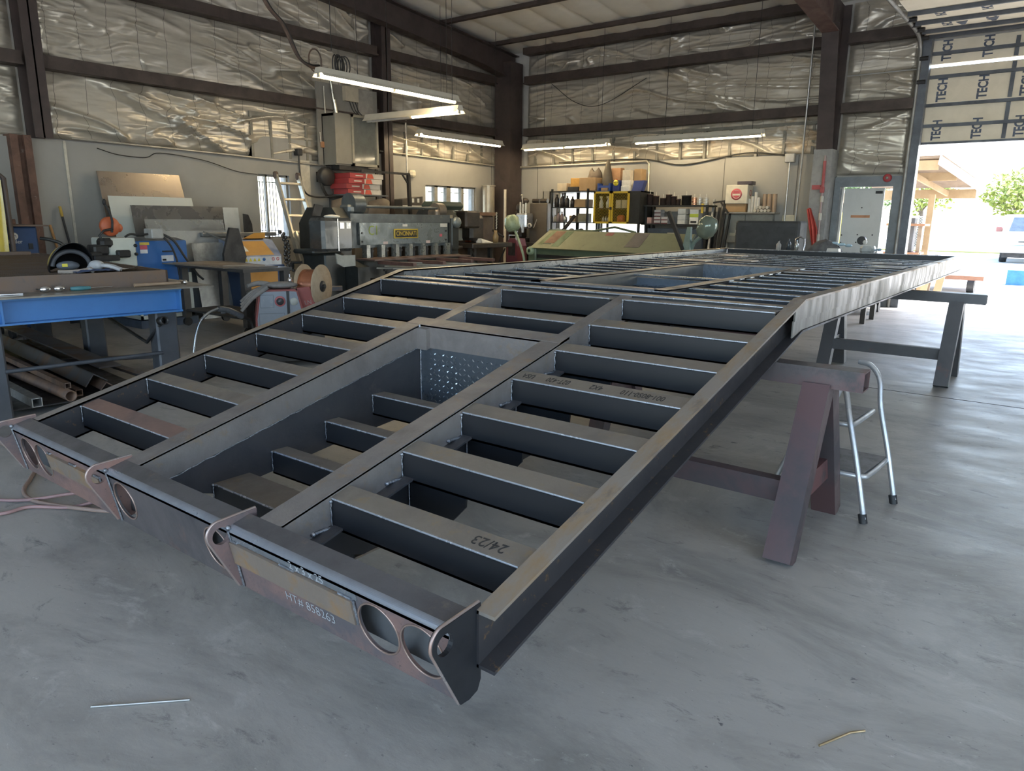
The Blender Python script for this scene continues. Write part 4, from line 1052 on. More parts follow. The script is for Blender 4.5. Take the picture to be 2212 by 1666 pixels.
# ================================================================== LEFT WALL AREA
BLUEM = mat('machine_blue_dark', (0.028,0.062,0.15), 0.45, 0.05, col2=(0.024,0.05,0.12), scale=3)
BLUEC = mat('cabinet_blue', (0.035,0.135,0.37), 0.45, 0.0, col2=(0.03,0.115,0.32), scale=3)
OFFW = mat('machine_off_white', (0.60,0.63,0.57), 0.5, col2=(0.53,0.56,0.50), scale=4)
ORANGE = mat('guard_orange', (0.50,0.12,0.045), 0.5, col2=(0.42,0.10,0.04), scale=6)
# welder power source
t = thing('welding_power_source', 'dark blue welding power source with a round white emblem, behind the bench', 'welder', (-5.4,-0.37,0))
b = MB(); b.bbox((-5.75,-0.60,0.12),(-5.2,-0.22,1.16),0.015); b.build('case', BLUEM, t)
b = MB(); b.box((-5.85,-0.72,1.165),(-5.12,-0.14,1.18)); b.build('lid', RUSTBAR, t)
b = MB(); b.lathe([(0.0,0),(0.036,0),(0.036,0.002),(0.0,0.002)],(-5.2,-0.44,1.065),'X',28); em = b.build('emblem', WHITE, t)
text('emblem_letter', 'm', 0.055, frame((-5.197,-0.44,1.067),(0,1,0),(0,0.25,1)), BLUEM, em, 0.001)
text('lettering', 'Miller', 0.055, frame((-5.197,-0.435,1.008),(0,1,0),(0,0,1)), WHITE, t, 0.001)
for (x, y) in ((-5.65,-0.55),(-5.3,-0.55),(-5.65,-0.27),(-5.3,-0.27)):
    b = MB(); b.cyl((x,y-0.02,0.06),(x,y+0.02,0.06),0.06,14); b.build('wheel', BLACK, t)
b = MB(); b.box((-5.2,-0.32,0.93),(-5.19,-0.28,0.99)); b.build('outlet', BLACK, t)
b = MB(); b.tube(spline([(-5.2,-0.20,1.04),(-5.12,-0.12,1.02),(-5.08,-0.02,0.94),(-5.1,0.05,0.6),(-5.2,0.1,0.05)],6),0.018,8); b.build('welding_cable', WIRE, t)
b = MB(); b.bbox((-5.55,-0.42,1.18),(-5.45,-0.32,1.235),0.008); tag(b.build('rusty_block', RUSTP), 'small rusty block lying on the welding power source', 'block')
# screen frame with amber curtain
CURT = mat('curtain_amber', (0.62,0.46,0.06), 0.22, 0.0, col2=(0.45,0.32,0.04), scale=5)
XF.append(XF[-1] @ T(3.5,-3.33,1.3) @ Matrix.Scale(1.055,4) @ T(-3.5,3.33,-1.3))
t = thing('welding_screen', 'welding screen with glossy amber curtain at the left picture edge', 'screen', (-4.6,-1.3,0))
b = MB(); b.tube([(-4.6,-2.4,1.66),(-4.6,-0.70,1.66),(-4.6,-0.66,1.62),(-4.6,-0.66,0.0)],0.024,8); b.build('frame', GIRT, t)
def cu(u, v): 
    y = -2.35+1.66*u-0.04*v; return Vector((-4.6+0.035*math.sin(u*38+v*2.0)+0.01*math.sin(u*90), y, 1.60-1.35*v))
b = MB(); b.grid(cu, 90, 14); b.build('curtain', CURT, t)
XF.pop()
# broom and shovel handles
t = thing('broom', 'long-handled broom with a yellow grip leaning on the grey wall', 'broom', (-6.2,0.5,0))
b = MB(); b.tube([(-6.05,0.53,0.1),(-6.36,0.49,1.26)],0.014,8); b.build('handle', BLACK, t)
b = MB(); b.tube([(-6.36,0.49,1.26),(-6.39,0.487,1.38)],0.017,8); b.build('grip', mat('grip_yellow',(0.55,0.36,0.05),0.5), t)
b = MB(); b.hexa([(-6.09,0.40,0.0),(-5.99,0.40,0.0),(-5.99,0.66,0.0),(-6.09,0.66,0.0),(-6.07,0.42,0.12),(-6.02,0.42,0.12),(-6.02,0.64,0.12),(-6.07,0.64,0.12)]); b.build('bristles', DARK, t)
t = thing('shovel', 'bare wooden shovel handle leaning on the wall left of the broom', 'shovel', (-6.2,0.36,0))
b = MB(); b.tube([(-6.08,0.40,0.25),(-6.37,0.345,1.16)],0.016,8); b.build('handle', mat('handle_orange_wood',(0.42,0.22,0.08),0.55), t)
b = MB(); b.hexa([(-6.03,0.30,0.0),(-6.01,0.30,0.0),(-6.01,0.50,0.0),(-6.03,0.50,0.0),(-6.09,0.31,0.27),(-6.07,0.31,0.27),(-6.07,0.49,0.27),(-6.09,0.49,0.27)]); b.build('blade', DARK, t)
# leaning sheets
BRONZE = mat('brushed_sheet', (0.42,0.36,0.30), 0.30, 0.85, col2=(0.36,0.31,0.27), scale=2, rvar=0.05)
def sheet(name, m, label, xt, xb, y0, y1, ztop, tk=0.006, y0b=None, y1b=None):
    b = MB(); y0b = y0 if y0b is None else y0b; y1b = y1 if y1b is None else y1b
    b.hexa([(xb,y0b,0.0),(xb+tk,y0b,0.0),(xb+tk,y1b,0.0),(xb,y1b,0.0),(xt,y0,ztop),(xt+tk,y0,ztop),(xt+tk,y1,ztop),(xt,y1,ztop)])
    return tag(b.build(name, m), label, 'sheet metal', 'sheets leaning on the left wall')
sheet('metal_sheet', BRONZE, 'tall brushed bronze-toned metal sheet leaning on the left wall', -6.30, -5.95, 0.92, 1.98, 1.82, 0.006, 0.95, 2.12)
sheet('metal_sheet', mat('white_sheet',(0.58,0.59,0.53),0.55,scale=2,col2=(0.55,0.56,0.50)), 'off-white painted sheet leaning in front of the bronze-toned one', -6.10, -5.78, 0.93, 2.02, 1.52, 0.006, 0.95, 2.10)
sheet('metal_sheet', mat('dark_grey_sheet',(0.155,0.15,0.145),0.35,0.5,scale=2,col2=(0.14,0.135,0.13)), 'long dark grey sheet leaning in front of the off-white one', -5.90, -5.62, 1.10, 2.36, 1.41, 0.006)
sheet('metal_sheet', mat('galv_sheet_satin',(0.36,0.37,0.36),0.32,0.75,scale=3,col2=(0.29,0.30,0.30)), 'satin galvanised sheet leaning in front of the dark grey one', -5.70, -5.52, 1.16, 2.22, 1.24)
sheet('metal_sheet', mat('galv_low',(0.40,0.41,0.40),0.42,0.55,scale=3,col2=(0.33,0.34,0.34),col3=(0.5,0.5,0.48),scale3=6), 'low spangled galvanised sheet in front of all the leaning sheets', -5.52, -5.38, 1.19, 2.34, 1.10)
sheet('metal_sheet', mat('galv_pale',(0.50,0.51,0.49),0.4,0.5,scale=7,col2=(0.42,0.43,0.42)), 'small pale galvanised offcut standing at the right end of the leaning sheets', -5.72, -5.60, 2.24, 2.47, 1.40)
b = MB(); b.prism([(2.50,0.0),(2.66,0.0),(2.63,1.18),(2.58,1.31),(2.50,1.32)], -5.66, -5.65, 'X'); tag(b.build('plate_offcut', DARK), 'dark clipped-corner plate standing right of the pale offcut', 'plate')
sheet('metal_sheet', mat('galv_scrap',(0.30,0.30,0.28),0.4,0.5,scale=10,col2=(0.45,0.45,0.43)), 'creased galvanised scrap leaning low between saw and fabrication table', -5.36, -5.20, 1.55, 2.05, 0.95)
# metal-cutting saw: orange head and white/blue body
t = thing('cold_saw', 'blue and off-white metal-cutting machine with an orange blade guard and long lever', 'saw', (-5.1,0.85,0))
b = MB(); b.bbox((-5.62,0.68,0.10),(-5.0,1.30,1.00),0.012); cab = b.build('cabinet', BLUEC, t)
b = MB(); b.hexa([(-5.62,0.70,1.0),(-5.02,0.70,1.0),(-5.02,1.29,1.0),(-5.62,1.29,1.0),(-5.60,0.74,1.03),(-5.2,0.74,1.03),(-5.2,1.27,1.03),(-5.6,1.27,1.03)]); b.build('cabinet_top', mat('slate_top',(0.12,0.14,0.17),0.5), cab)
b = MB(); b.box((-5.62,0.66,0.10),(-4.985,1.32,0.145)); b.box((-4.995,1.265,0.1),(-4.985,1.32,0.62)); b.box((-4.995,0.66,0.1),(-4.985,0.69,0.62)); b.build('cabinet_trim', OFFW, cab)
b = MB(); b.box((-5.64,0.64,0.0),(-4.95,1.34,0.09)); b.build('plinth', mat('plinth_blue_grey',(0.08,0.11,0.16),0.5), t)
for (p, q, c) in (((0.735,0.955),(0.845,0.985),(0.70,0.50,0.08)),((0.735,0.905),(0.82,0.952),(0.60,0.10,0.14)),((0.735,0.86),(0.82,0.902),(0.72,0.72,0.72)),((0.975,0.76),(1.12,0.83),(0.70,0.71,0.72))):
    b = MB(); b.box((-5.0,p[0],p[1]),(-4.998,q[0],q[1])); b.build('sticker', mat('sticker_%d'%int(c[0]*100+c[2]*10), c, 0.5), cab)
b = MB(); b.box((-5.0,0.985,0.768),(-4.996,1.03,0.79)); b.build('sticker_print', BLACK, cab)
b = MB(); b.box((-5.0,0.99,0.87),(-4.97,1.12,0.885)); b.build('handle', BLACK, cab)
b = MB(); b.bbox((-5.35,0.36,0.72),(-4.92,0.66,1.04),0.015); b.bbox((-5.30,0.50,0.30),(-4.98,0.66,0.74),0.01); b.build('body', OFFW, t)
b = MB(); b.bbox((-5.25,0.30,0.62),(-4.86,0.52,0.76),0.01); b.build('vise_bed', mat('vise_grey',(0.45,0.49,0.50),0.5), t)
b = MB(); b.bbox((-5.15,0.15,0.80),(-4.80,0.42,0.86),0.01); b.bbox((-5.1,0.20,0.86),(-4.9,0.36,0.97),0.02); b.build('vise_jaw', DARK, t)
b = MB(); b.cyl((-4.85,0.02,0.87),(-4.85,0.24,0.87),0.03,12); b.bbox((-4.92,0.42,0.83),(-4.84,0.56,0.91),0.015); b.build('clamp', DARK, t)
b = MB(); b.lathe([(0.0,-0.03),(0.095,-0.03),(0.105,-0.015),(0.105,0.015),(0.095,0.03),(0.0,0.03)],(-5.0,0.43,1.165),'X',28); b.ell((-5.0,0.52,1.15),0.03,0.05,0.05,12,8); gd = b.build('blade_guard', ORANGE, t)
b = MB(); b.tube(spline([(-4.96,0.43,1.10),(-4.95,0.44,1.22),(-4.95,0.42,1.32),(-4.95,0.385,1.40)],6),0.013,8); b.ell((-4.95,0.38,1.425),0.02,0.02,0.035,10,8); b.tube([(-4.95,0.44,1.14),(-4.95,0.34,1.12),(-4.95,0.29,1.07),(-4.96,0.34,0.96)],0.013,8); b.build('lever', BLACK, t)
b = MB(); b.bbox((-5.05,0.28,0.94),(-4.9,0.42,1.04),0.03); b.build('gear_head', DARK, t)
b = MB(); b.bbox((-5.05,0.82,1.03),(-4.86,0.96,1.14),0.012); jb = b.build('junction_box', mat('junction_grey',(0.42,0.42,0.40),0.5), t)
b = MB(); b.tube(spline([(-4.95,0.82,1.08),(-4.95,0.72,1.07),(-4.95,0.62,1.08),(-4.95,0.56,1.05)],5),0.012,7); b.tube(spline([(-4.9,0.96,1.08),(-4.84,1.06,1.0),(-4.82,1.16,0.82),(-4.80,1.28,0.62),(-4.80,1.36,0.54)],6),0.014,7); b.tube(spline([(-4.9,0.95,1.06),(-4.86,1.02,0.96),(-4.86,1.08,0.8),(-4.86,1.10,0.6)],6),0.012,7); b.build('cable', WIRE, jb)
for (y, z) in ((0.645,0.955),(0.645,0.86)):
    b = MB(); b.lathe([(0,0),(0.018,0.0),(0.018,0.02),(0,0.03)],(-4.92,y,z),'X',12); b.build('knob', BLACK, t)
# hydraulic punch machine (blue, orange panels)
YEL = mat('panel_orange_yellow', (0.60,0.30,0.06), 0.5, col2=(0.52,0.26,0.06), scale=4)
XF.append(XF[-1] @ T(3.5,-3.33,1.3) @ Matrix.Scale(1.065,4) @ T(-3.5,3.33,-1.3))
t = thing('ironworker', 'blue hydraulic punching machine with orange-yellow panels and a strip of warning pictograms', 'machine', (-4.75,1.95,0))
b = MB(); b.bbox((-4.9,1.66,0.082),(-4.42,2.26,0.70),0.012); bd = b.build('lower_body', BLUEM, t)
b = MB(); b.box((-4.42,1.74,0.30),(-4.414,2.14,0.62)); b.build('lower_panel', YEL, bd)
b = MB(); b.box((-4.42,2.17,0.45),(-4.414,2.23,0.63)); b.build('lower_panel', YEL, bd)
b = MB(); b.prism([(-4.92,0.70),(-4.40,0.70),(-4.40,0.815),(-4.58,1.00),(-4.9,1.02)], 1.66, 2.20, 'Y'); con = b.build('console', mat('console_lilac_blue',(0.27,0.31,0.42),0.45), t)
def slant(y, k, off=0.003): return (-4.40-0.18*k+off*0.7, y, 0.815+0.185*k+off*0.7)
b = MB(); b.hexa([slant(1.685,0.06,0),slant(2.10,0.06,0),slant(2.06,0.94,0),slant(1.70,0.94,0),slant(1.685,0.06),slant(2.10,0.06),slant(2.06,0.94),slant(1.70,0.94)]); b.build('console_panel', YEL, con)
b = MB(); b.hexa([slant(1.685,0.30,0.003),slant(1.78,0.30,0.003),slant(1.74,0.85,0.003),slant(1.70,0.85,0.003),slant(1.685,0.30,0.005),slant(1.78,0.30,0.005),slant(1.74,0.85,0.005),slant(1.70,0.85,0.005)]); b.build('sticker', WHITE, con)
b = MB(); b.box((-4.40,1.67,0.705),(-4.396,2.19,0.81)); strip = b.build('pictogram_strip', mat('strip_white',(0.68,0.70,0.72),0.5), con)
for k in range(4):
    y = 1.70+k*0.058; b = MB(); b.prism([(y-0.022,0.755),(y+0.022,0.755),(y,0.797)], -4.3955, -4.394, 'X'); b.build('warning_sign', mat('warning_yellow',(0.72,0.58,0.05),0.5), strip)
b = MB(); b.lathe([(0,0),(0.021,0),(0.021,0.0015),(0,0.0015)],(-4.396,1.945,0.775),'X',18); b.build('mandatory_sign', mat('sign_blue',(0.05,0.18,0.45),0.5), strip)
for y in (2.075,2.14):
    b = MB(); b.lathe([(0.014,0),(0.021,0),(0.021,0.0015),(0.014,0.0015)],(-4.396,y,0.775),'X',18); b.bar((-4.3955,y-0.014,0.789),(-4.3955,y+0.014,0.761),0.004,0.002,(1,0,0)); b.build('prohibition_sign', mat('sign_red',(0.60,0.12,0.10),0.5), strip)
b = MB(); b.prism([(1.37,0.66),(1.60,0.66),(1.66,0.82),(1.58,1.15),(1.47,1.16),(1.37,0.86)], -4.36, -4.32, 'X'); b.build('side_shield', DARK, t)
b = MB(); b.bbox((-5.0,1.45,1.04),(-4.9,2.5,1.09),0.01); b.tube([(-4.95,1.50,1.10),(-4.62,1.62,0.98),(-4.45,1.66,0.80)],0.01,6); b.build('upper_arm', mat('arm_grey',(0.20,0.20,0.19),0.5,0.3), t)
b = MB(); b.hexa([(-4.95,1.95,0.98),(-4.65,1.85,1.02),(-4.65,2.15,1.02),(-4.95,2.2,0.98),(-4.95,2.05,1.0),(-4.66,2.0,1.085),(-4.66,2.16,1.09),(-4.95,2.2,1.0)]); b.build('upper_cover', YEL, t)
CH = mat('chain_dark', (0.10,0.095,0.09), 0.35, 0.7, scale=15)
b = MB()
for k in range(11):
    z = 1.10-k*0.046; y = 2.20+0.012*k+0.03*math.sin(k*0.6)
    b.ell((-4.40+0.01*(k%2),y,z),0.02,0.028,0.026,10,6); b.ell((-4.39,y+0.045,z-0.02),0.018,0.022,0.024,10,6)
b.build('drive_chain', CH, t)
b = MB(); b.ell((-4.40,2.33,0.68),0.03,0.05,0.06,12,8); b.cyl((-4.38,2.34,0.72),(-4.34,2.46,0.72),0.016,10); b.build('sprocket', DARK, t)
XF.pop()
# fabrication table with plates
TBL = mat('table_dark', (0.085,0.08,0.075), 0.55, 0.3, col2=(0.06,0.057,0.054), scale=4)
t = thing('fabrication_table', 'small dark steel table on casters stacked with flat plates, between saw and wire feeder', 'table', (-4.1,1.4,0))
b = MB(); b.box((-4.90,1.08,0.70),(-3.50,1.70,0.735)); b.build('tabletop', TBL, t)
for (x, y) in ((-3.56,1.14),(-3.56,1.64),(-4.84,1.14),(-4.84,1.64)):
    b = MB(); b.box((x-0.04,y-0.04,0.10),(x+0.04,y+0.04,0.70)); leg = b.build('leg', TBL, t)
    b = MB(); b.cyl((x-0.02,y,0.05),(x+0.02,y,0.05),0.05,14); b.build('caster', BLACK, leg)
b = MB(); b.box((-4.86,1.12,0.18),(-3.54,1.68,0.20)); b.build('lower_shelf', TBL, t)
PLT = mat('plate_brown', (0.22,0.19,0.155), 0.5, 0.35, col2=(0.165,0.14,0.115), scale=5)
b = MB(); b.hexa([(-4.95,0.95,0.736),(-3.75,1.0,0.736),(-3.62,1.6,0.736),(-4.9,1.7,0.736),(-4.95,0.95,0.746),(-3.75,1.0,0.746),(-3.62,1.6,0.746),(-4.9,1.7,0.746)]); tag(b.build('steel_plate', PLT), 'lower brown steel plate overhanging the small dark table', 'steel plate', 'plates on the small table')
b = MB(); b.hexa([(-4.8,1.0,0.747),(-3.95,1.12,0.747),(-3.75,1.52,0.747),(-4.8,1.42,0.747),(-4.8,1.0,0.757),(-3.95,1.12,0.757),(-3.75,1.52,0.757),(-4.8,1.42,0.757)]); tag(b.build('steel_plate', mat('plate_tan',(0.33,0.255,0.18),0.55,0.2,scale=5)), 'upper tan steel plate on the small dark table', 'steel plate', 'plates on the small table')
# rack of round tubes beneath
b = MB()
t = thing('tube_rack', 'low dark rack holding short round tube offcuts in front of the blue machine', 'rack', (-3.2,1.35,0))
b = MB(); b.box((-3.4,1.1,0.02),(-3.38,1.7,0.5)); b.box((-3.02,1.1,0.02),(-3.0,1.7,0.5)); b.box((-3.4,1.1,0.40),(-3.0,1.7,0.42)); b.build('rack_frame', DARK, t)
for k in range(5):
    b = MB(); b.pipe((-3.6,1.16+k*0.105,0.47),(-2.98,1.12+k*0.105,0.47),0.045,0.037,16); tag(b.build('tube_offcut', STOCK if k else GALV), ('shiny-rimmed round tube offcut at the left end of the low rack','black round tube offcut second from the left on the low rack','black round tube offcut in the middle of the low rack','black round tube offcut second from the right on the low rack','black round tube offcut at the right end of the low rack')[k], 'tube', 'tube offcuts on the low rack')
b = MB(); b.bar((-3.1,1.25,0.545),(-2.7,1.75,0.545),0.16,0.04); tag(b.build('angle_offcut', STOCK), 'dark channel offcut lying across the tube offcuts', 'steel offcut')
# wire feeder, spool, gun
FEED = mat('feeder_face_grey', (0.27,0.29,0.32), 0.4, 0.3, col2=(0.22,0.24,0.27), scale=4, col3=(0.34,0.33,0.33), scale3=9)
REDC = mat('feeder_red', (0.30,0.07,0.055), 0.5, 0.0, col2=(0.22,0.06,0.05), scale=5)
FX = T(-1.92,0.42,0,R(-32))
with local(FX):
    t = thing('wire_feeder', 'red and grey wire feeder with a round dial behind the left ramp rail', 'wire feeder', (0,0,0))
    b = MB(); b.prism([(-0.21,0.30),(0.21,0.30),(0.21,0.42),(0.15,0.66),(0.13,0.675),(-0.14,0.675),(-0.17,0.65),(-0.21,0.42)], -0.40, 0.0, 'X'); case = b.build('case', REDC, t)
    b = MB(); b.prism([(-0.195,0.31),(0.06,0.31),(0.06,0.66),(-0.13,0.66),(-0.155,0.645),(-0.195,0.42)], 0.0, 0.012, 'X'); face = b.build('front_panel', FEED, t)
    b = MB(); b.prism([(0.075,0.40),(0.195,0.40),(0.14,0.655),(0.075,0.66)], 0.0, 0.010, 'X'); b.build('side_panel', FEED, t)
    b = MB(); b.lathe([(0.030,0.0),(0.046,0.0),(0.046,0.002),(0.030,0.002)],(0.012,0.0,0.575),'X',28); b.build('dial_scale', mat('dial_red',(0.55,0.16,0.16),0.5), face)
    b = MB(); b.lathe([(0.0,0.028),(0.026,0.028),(0.032,0.012),(0.032,0.0)],(0.012,0.0,0.575),'X',22); b.build('dial', mat('dial_black',(0.05,0.05,0.055),0.25), face)
    b = MB(); b.lathe([(0.0,0.002),(0.034,0.002),(0.034,0.0)],(0.010,0.115,0.57),'X',24); b.build('round_decal', mat('decal_cream',(0.52,0.52,0.46),0.5), t)
    for (a, c) in (((-0.165,0.52),(-0.055,0.63)),((-0.18,0.36),(0.03,0.47))):
        b = MB(); b.box((0.012,a[0],a[1]),(0.0135,c[0],a[1]+0.003)); b.box((0.012,a[0],c[1]),(0.0135,c[0],c[1]+0.003)); b.box((0.012,a[0],a[1]),(0.0135,a[0]+0.003,c[1])); b.box((0.012,c[0],a[1]),(0.0135,c[0]+0.003,c[1]+0.003)); b.build('label_outline', mat('outline_dark',(0.12,0.13,0.14),0.5), face)
    b = MB(); b.box((0.012,-0.17,0.315),(0.0135,0.0,0.33)); b.build('red_stripe', mat('stripe_red',(0.55,0.10,0.12),0.5), face)
    b = MB(); b.box((0.0,0.055,0.31),(0.02,0.078,0.66)); b.build('centre_post', DARK, t)
    b = MB(); b.bbox((0.01,0.07,0.37),(0.05,0.12,0.42),0.01); b.cyl((0.02,0.02,0.36),(0.08,0.0,0.35),0.018,10); b.build('gun_connector', DARK, t)
    b = MB(); b.hexa([(-0.34,0.20,0.33),(-0.06,0.20,0.33),(-0.06,0.36,0.33),(-0.34,0.36,0.33),(-0.34,0.15,0.68),(-0.06,0.15,0.68),(-0.06,0.26,0.69),(-0.34,0.26,0.69)]); cover = b.build('drive_cover', REDC, t)
    text('lettering', 'LN', 0.05, frame((-0.055,0.24,0.55),(0,1,0.1),(0,-0.1,1)), mat('lettering_dull',(0.40,0.30,0.27),0.6), cover, 0.001)
    b = MB(); b.box((-0.45,-0.24,0.05),(0.05,0.36,0.30)); b.build('base_cart', DARK, t)
    for (x, y) in ((-0.38,-0.2),(0.0,-0.2),(-0.38,0.32),(0.0,0.32)):
        b = MB(); b.cyl((x-0.02,y,0.04),(x+0.02,y,0.04),0.04,12); b.build('caster', BLACK, t)
    g = thing('leather_glove', 'pair of worn grey leather gloves slumped over the wire feeder', 'glove', (-0.1,-0.12,0.68))
    LEA = mat('leather_grey', (0.26,0.24,0.22), 0.85, col2=(0.20,0.185,0.17), scale=12, bump=0.4)
    b = MB(); b.ell((-0.12,0.02,0.705),0.10,0.15,0.03,14,8); b.build('cuff', LEA, g)
    for k in range(4):
        b = MB(); b.tube(spline([(-0.04+0.02*k,-0.10,0.70),(0.0+0.015*k,-0.22,0.66-0.015*k),(0.01+0.012*k,-0.32,0.58-0.025*k)],5),0.022,8,True,0.014); b.build('finger', LEA, g)
    b = MB(); b.tube(spline([(-0.12,-0.05,0.70),(-0.16,-0.16,0.72),(-0.12,-0.26,0.70)],5),0.028,8,True,0.018); b.build('thumb', LEA, g)
    b = MB(); b.ell((-0.10,0.10,0.745),0.022,0.022,0.03,10,8); b.cyl((-0.10,0.10,0.73),(-0.10,0.10,0.80),0.009,8); tag(b.build('hose_fitting', CHROME), 'small chrome hose fitting standing on the gloves', 'fitting')
SPX = Vector((-1.95,0.80,0.68)); AX = Vector((0.904,0.42,0)).normalized()
WOOD = mat('spool_particle_board', (0.42,0.32,0.21), 0.75, col2=(0.36,0.27,0.18), scale=25)
t = thing('wire_spool', 'large wooden-flanged spool of copper welding wire on the red feeder', 'wire spool', tuple(SPX-Vector((0,0,0.2))))
def disc(b, c, r, w, n=36, ri=0.0):
    M = frame(c, AX.cross(Vector((0,0,1))), Vector((0,0,1)))
    with local(M): b.lathe([(ri,-w/2),(r,-w/2),(r,w/2),(ri,w/2)]+([(ri,-w/2)] if ri else []),(0,0,0),'Z',n)
for s in (-1,1):
    b = MB(); disc(b, SPX+AX*0.085*s, 0.195, 0.012, 40); fl_ = b.build('flange', WOOD, t)
    b = MB(); disc(b, SPX+AX*(0.095*s), 0.05, 0.012, 24); b.build('hub', DARK, fl_)
COP = mat('copper_wire', (0.62,0.26,0.15), 0.25, 0.9, col2=(0.5,0.2,0.11), scale=3, rvar=0.05)
b = MB(); M = frame(SPX, AX.cross(Vector((0,0,1))), Vector((0,0,1)))
with local(M):
    pr = [(0.02,-0.079)]
    for k in range(33): pr.append((0.148+0.0022*(k%2), -0.078+k*0.156/32))
    b.lathe(pr+[(0.02,0.079)],(0,0,0),'Z',40)
b.build('wire_winding', COP, t)
b = MB(); b.cyl(SPX-AX*0.12,SPX+AX*0.12,0.02,12); b.bar(SPX-AX*0.12,SPX-AX*0.12-Vector((0,0,0.38)),0.03,0.03,(1,0,0)); b.build('spindle', DARK, t)
t = thing('welding_gun', 'grey welding gun with a chrome neck arching over its cable behind the ramp rail', 'welding gun', (-2.2,0,0))
b = MB(); b.tube(spline([(-2.2,-0.27,0.0),(-2.2,-0.245,0.20),(-2.2,-0.19,0.40),(-2.2,-0.10,0.49),(-2.2,0.0,0.525)],8),0.013,8); b.build('neck', mat('neck_chrome',(0.50,0.52,0.54),0.25,0.8,scale=8), t)
b = MB(); b.tube(spline([(-2.2,0.0,0.525),(-2.2,0.10,0.50),(-2.2,0.22,0.435)],6),0.026,10); b.box((-2.21,0.02,0.48),(-2.19,0.06,0.50)); b.build('handle', mat('gun_grey',(0.13,0.14,0.15),0.35), t)
b = MB(); b.tube(spline([(-2.2,0.22,0.435),(-2.2,0.30,0.39),(-2.18,0.32,0.30),(-2.05,0.30,0.32),(-1.93,0.36,0.35)],6),0.014,8); b.build('cable', WIRE, t)
# ladder
LAD = mat('ladder_aluminium', (0.52,0.48,0.40), 0.4, 0.55, col2=(0.43,0.40,0.34), scale=8)
t = thing('extension_ladder', 'worn aluminium ladder leaning over the barred window on the left wall', 'ladder', (-5.5,3.4,0))
def lp(s, k): # s side 0/1, k height 0..1
    return Vector((-5.12-1.10*k, (3.17 if s == 0 else 3.55)+(0.29 if s == 0 else 0.31)*k, 1.90*k))
for s in (0,1):
    b = MB(); b.bar(lp(s,0.0),lp(s,1.0),0.03,0.075,(1,0,0.4)); b.bar(lp(s,0.0)+Vector((0.05,0.03,0)),lp(s,0.56)+Vector((0.05,0.03,0)),0.03,0.07,(1,0,0.4)); rl = b.build('rail', LAD, t)
    b = MB(); b.bbox(tuple(lp(s,0.985)+Vector((-0.05,-0.035,-0.03))),tuple(lp(s,1.0)+Vector((0.04,0.035,0.05))),0.02); b.build('end_cap', mat('cap_brown',(0.12,0.085,0.07),0.7), rl)
for k in range(8):
    q = 0.06+k*0.125
    b = MB(); b.bar(lp(0,q),lp(1,q),0.03,0.03,(1,0,0.4)); b.build('rung', LAD, t)
# ================================================================== LIGHT FIXTURES
TUBE = mat('tube_lit', (1,0.95,0.85), 0.4, emit=(1.0,0.80,0.50), estr=26.0)
TUBEOFF = mat('tube_unlit', (0.75,0.74,0.70), 0.3)
FIXT = mat('fixture_enamel', (0.62,0.58,0.49), 0.45, col2=(0.55,0.52,0.44), scale=4)
def fixture(label, a, c, lit=(True,True), wires=True, group='fluorescent strip lights'):
    a = Vector(a); c = Vector(c); d = (c-a).normalized(); L = (c-a).length; s = d.cross(Vector((0,0,1))).normalized()
    t = thing('strip_light', label, 'ceiling light', tuple((a+c)/2), group)
    M = Matrix((d, -s, Vector((0,0,1)))).transposed().to_4x4(); M.translation = a
    with local(M):
        b = MB(); b.hexa([(0,-0.075,0.035),(L,-0.075,0.035),(L,0.075,0.035),(0,0.075,0.035),(0,-0.045,0.105),(L,-0.045,0.105),(L,0.045,0.105),(0,0.045,0.105)]); b.build('housing', FIXT, t)
        b = MB(); b.hexa([(0,-0.115,0.0),(L,-0.115,0.0),(L,-0.11,0.0),(0,-0.11,0.0),(0,-0.075,0.04),(L,-0.075,0.04),(L,-0.07,0.04),(0,-0.07,0.04)]); b.hexa([(0,0.11,0.0),(L,0.11,0.0),(L,0.115,0.0),(0,0.115,0.0),(0,0.07,0.04),(L,0.07,0.04),(L,0.075,0.04),(0,0.075,0.04)]); b.build('reflector', FIXT, t)
        for k in range(2):
            x0, x1 = (0.02+k*L/2, L/2-0.03+k*L/2)
            b = MB(); b.cyl((x0,0,0.008),(x1,0,0.008),0.022,12); tb_ = b.build('tube', TUBE if lit[k] else TUBEOFF, t)
            b = MB(); b.box((x0-0.02,-0.02,-0.01),(x0,0.02,0.04)); b.box((x1,-0.02,-0.01),(x1+0.015,0.02,0.04)); b.build('lamp_holder', FIXT, t)
        if wires:
            for x in (0.25*L, 0.92*L):
                p = M @ Vector((x,0,0.1)); b = MB(); h = roofz(p.y)-p.z+0.03
                b.cyl((x,0,0.10),(x,0,0.10+h),0.004,5); b.build('hanger', WIRE, t)
    return t
fixture('long lit strip light hanging nearest, in front of the grey heater cabinet', (-4.20,2.74,2.98), (-4.20,5.28,2.98))
fixture('strip light with only its right tube lit, beside the grey heater cabinet', (-5.85,4.98,2.79), (-3.90,5.04,2.79), (False,True))
fixture('lit strip light along the left wall, left of the corner column', (-5.75,6.05,2.67), (-5.75,8.32,2.67))
fixture('lit strip light on the back wall just right of the corner column', (-5.40,8.62,2.61), (-3.50,8.62,2.615))
fixture('lit strip light on the back wall above the white round-emblem box', (-2.95,8.62,2.61), (-0.68,8.62,2.615))

